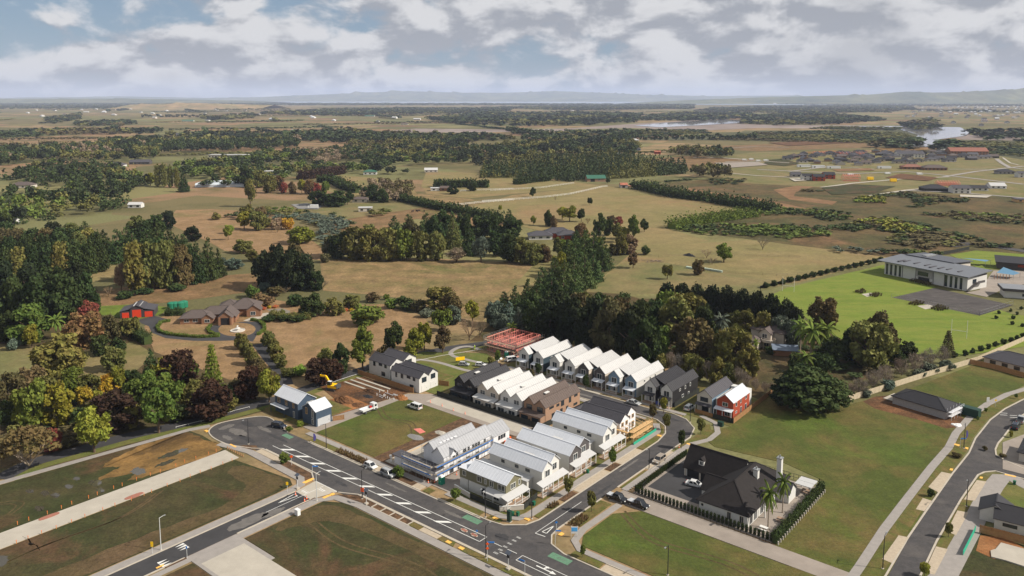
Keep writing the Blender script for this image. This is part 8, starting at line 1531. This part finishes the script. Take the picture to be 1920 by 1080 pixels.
mass('woodland', 'far woods towards the sea', [[(-300, 206), (-300, 197), (200, 196), (500, 198), (500, 203), (200, 204)], [(480, 214), (620, 206), (780, 204), (960, 205), (940, 214), (780, 214), (640, 218)], [(800, 224), (900, 214), (1080, 212), (1200, 216), (1190, 230), (1080, 236), (960, 238), (860, 234)], [(1180, 226), (1260, 214), (1400, 214), (1420, 222), (1300, 228)], [(900, 203), (1100, 199), (1300, 199), (1300, 204), (1100, 207)], [(380, 222), (470, 216), (480, 222), (400, 226)]], 42, (12, 22), 'gggkok', 9, 't', 1.3)
mass('woodland', 'far tree belts at the foot of the sea', [[(-400, 197), (-400, 193.5), (500, 194), (900, 195), (1300, 196.5), (1300, 199), (900, 198), (500, 197.5)]], 95, (14, 26), 'gggk', 10, 't', 1.5, 1800)
mass('woodland', 'wooded estuary shore on the right', [[(1390, 232), (1400, 220), (1480, 214), (1560, 216), (1660, 226), (1560, 234), (1470, 236)], [(1300, 208), (1420, 200), (1700, 198), (1720, 206), (1540, 214), (1420, 212)], [(1690, 236), (1745, 226), (1760, 240), (1730, 246)], [(1440, 196), (1700, 192), (2000, 193), (2000, 200), (1700, 200)], [(1820, 250), (1900, 250), (1990, 262), (1990, 270), (1860, 266)], [(1640, 276), (1660, 268), (1720, 268), (1740, 276), (1700, 282)], [(1740, 282), (1770, 272), (1800, 280), (1770, 286)]], 34, (10, 20), 'gggkob', 11, 't', 1.4)
mass('mangroves', 'low olive mangroves along the estuary banks', [[(1330, 262), (1420, 250), (1560, 246), (1690, 250), (1720, 262), (1660, 270), (1480, 266)], [(1770, 266), (1990, 270), (1990, 300), (1860, 290), (1790, 280)], [(1000, 258), (1180, 246), (1320, 244), (1330, 250), (1200, 258)], [(1520, 242), (1680, 245), (1690, 240), (1560, 238)]], 14, (3, 6), 'oogb', 12, 't', 1.7)
mass('scrub', 'green gorse and scrub on the rough land to the right', [[(1420, 440), (1424, 424), (1500, 422), (1560, 432), (1550, 444), (1480, 448)], [(1548, 428), (1590, 424), (1630, 428), (1600, 436)], [(1262, 432), (1330, 424), (1420, 426), (1420, 444), (1340, 442)], [(1420, 402), (1440, 388), (1540, 400), (1600, 410), (1560, 416), (1470, 410)]], 4.5, (1.5, 3.6), 'ggcmm', 13, 't', 1.9, clump=-.9)
mass('scrub', 'olive scrub and rushes across the rough land', [[(1600, 420), (1680, 402), (1800, 400), (1990, 410), (1990, 470), (1800, 462), (1740, 470), (1620, 448)], [(1430, 376), (1500, 380), (1600, 396), (1620, 404), (1500, 396), (1420, 384)], [(1490, 348), (1560, 346), (1590, 352), (1540, 360), (1500, 360)], [(1600, 374), (1680, 362), (1740, 366), (1780, 378), (1700, 392), (1620, 386)], [(1180, 346), (1290, 338), (1400, 338), (1380, 346), (1280, 350)], [(1700, 362), (1900, 384), (1990, 392), (1990, 400), (1860, 390), (1700, 368)]], 6.5, (1.2, 3.2), 'oogbm', 14, 't', 1.7, clump=-.1)
mass('scrub', 'pale yellow green broom thickets on the rough land', [[(1655, 434), (1670, 420), (1720, 426), (1740, 434), (1700, 440)], [(1600, 380), (1620, 370), (1660, 372), (1660, 382)], [(1600, 418), (1660, 412), (1690, 420), (1640, 424)]], 5, (2, 4), 'yyl', 15, 't', 1.6)
mass('scrub', 'rough growth along the scrubland boundary', [[(1560, 470), (1640, 472), (1760, 478), (1760, 484), (1650, 478), (1560, 474)], [(600, 428), (560, 412), (620, 404), (640, 410), (660, 424), (630, 440), (612, 470), (600, 450)], [(420, 408), (500, 392), (560, 396), (600, 408), (560, 414), (480, 410)], [(690, 402), (720, 396), (730, 402), (700, 408)]], 6, (2, 5), 'ssgom', 16, 'p', 1.6)
mass('undergrowth', 'shaded undergrowth beneath the dark belt', [[(960, 620), (1030, 600), (1180, 620), (1330, 640), (1400, 690), (1340, 700), (1200, 670), (1050, 640)], [(20, 790), (100, 720), (240, 720), (340, 720), (440, 740), (420, 770), (300, 790), (120, 830), (30, 860)], [(1480, 640), (1600, 650), (1680, 690), (1600, 720), (1560, 700)]], 5.5, (1.0, 3.0), 'ggobk', 17, 'p', 1.5)

for i, (p, m) in enumerate((([(1540, 352), (1600, 346), (1680, 350), (1640, 362), (1560, 366)], M_lotd), ([(1440, 300), (1470, 298), (1500, 308), (1470, 312), (1430, 308)], M_lotd), ([(1560, 318), (1630, 316), (1640, 320), (1570, 322)], M_dirt), ([(1690, 326), (1760, 334), (1740, 340), (1660, 334)], M_soil), ([(1500, 286), (1560, 282), (1600, 286), (1540, 290)], M_lotb), ([(1340, 306), (1420, 304), (1440, 310), (1360, 316)], M_conc2), ([(1800, 366), (1860, 368), (1850, 372), (1800, 370)], M_conc), ([(1480, 336), (1520, 334), (1530, 338), (1490, 341)], M_conc), ([(1640, 278), (1720, 276), (1740, 282), (1660, 284)], M_lotb), ([(1440, 268), (1560, 264), (1600, 268), (1480, 274)], M_soil))): sheet('building_plot', PX(p), m, .5 + .05 * i)
for i, (x, y) in enumerate([(1392, 301), (1405, 300), (1418, 303), (1432, 302), (1500, 330), (1590, 329), (1660, 327), (1720, 328)]): box_thing('parked_van', f'pale vehicle parked in the far subdivision, {ordw(i)} from the left', 'van', x, y, [('van_body', (0, 6, 0, 2.4, .5, 2.6), SIGNW), ('cab', (6, 7.6, .1, 2.3, .5, 2.1), SIGNW), ('windows', (5.9, 7.2, -.02, 2.42, 1.4, 2.0), CGL), ('wheels', (.8, 7, .2, 2.2, 0, .6), TYRE)], R(4), group='far parked vehicles')
def hedgerows():
    r = random.Random(21); Vs, Cs = [], []; g0 = R(22)
    for i in range(150):
        Y = 1250 * math.exp(r.random() * 1.9); X = r.uniform(-.72, .72) * Y; a = g0 + r.choice((0, R(90))) + r.uniform(-.15, .15); L = r.uniform(80, 420) * (1 + Y / 5000); sp = 9 + Y / 420; n = int(L / sp); hh = r.choice((5, 7, 12, 16)); c0 = COLS[r.choice('gggkob')][0]
        px = 960 + F_PX * X / Y; py = 184.5 + F_PX * CAM_H / Y
        if 1040 < px < 1990 and 222 < py < 312: continue
        if 880 < px < 1500 and py > 300: continue
        for k in range(n):
            V = r.choice(TINY); h = hh * r.uniform(.7, 1.25); w = sp * 1.5; x, y = X + math.cos(a) * sp * k, Y + math.sin(a) * sp * k; U = V * np.array([w, w, h]) + np.array([x, y, .2]); Vs.append(U); Cs.append(np.tile(np.array(c0) * r.uniform(.8, 1.2), (len(V), 1)))
    o = link('hedgerows', quads_mesh('hedgerows', np.concatenate(Vs), attrleaf(), np.concatenate(Cs))); o['kind'] = 'stuff'; o['label'] = 'hedgerows and shelter belts dividing the far plain'; o['category'] = 'hedgerows'; print('hedgerow trees', len(Vs))
hedgerows()
# --- the air: one even box of haze round camera and land, sky outside it
def haze():
    b = MB().box(-36000, 36000, -400, 42000, -3.0, 560); me = bpy.data.meshes.new('haze'); me.from_pydata(b.v, [], b.f)
    m = bpy.data.materials.new('haze_air'); m.use_nodes = True; nt = m.node_tree; nt.nodes.clear()
    out = nt.nodes.new('ShaderNodeOutputMaterial'); pv = nt.nodes.new('ShaderNodeVolumePrincipled'); pv.inputs['Color'].default_value = (.66, .75, 1.0, 1); pv.inputs['Density'].default_value = HAZE; pv.inputs['Anisotropy'].default_value = 0.0
    nt.links.new(pv.outputs[0], out.inputs['Volume']); me.materials.append(m); o = link('haze', me); o['kind'] = 'stuff'; o['label'] = 'pale haze in the air over the plain'; o['category'] = 'haze'
HAZE = 4.2e-5
haze()
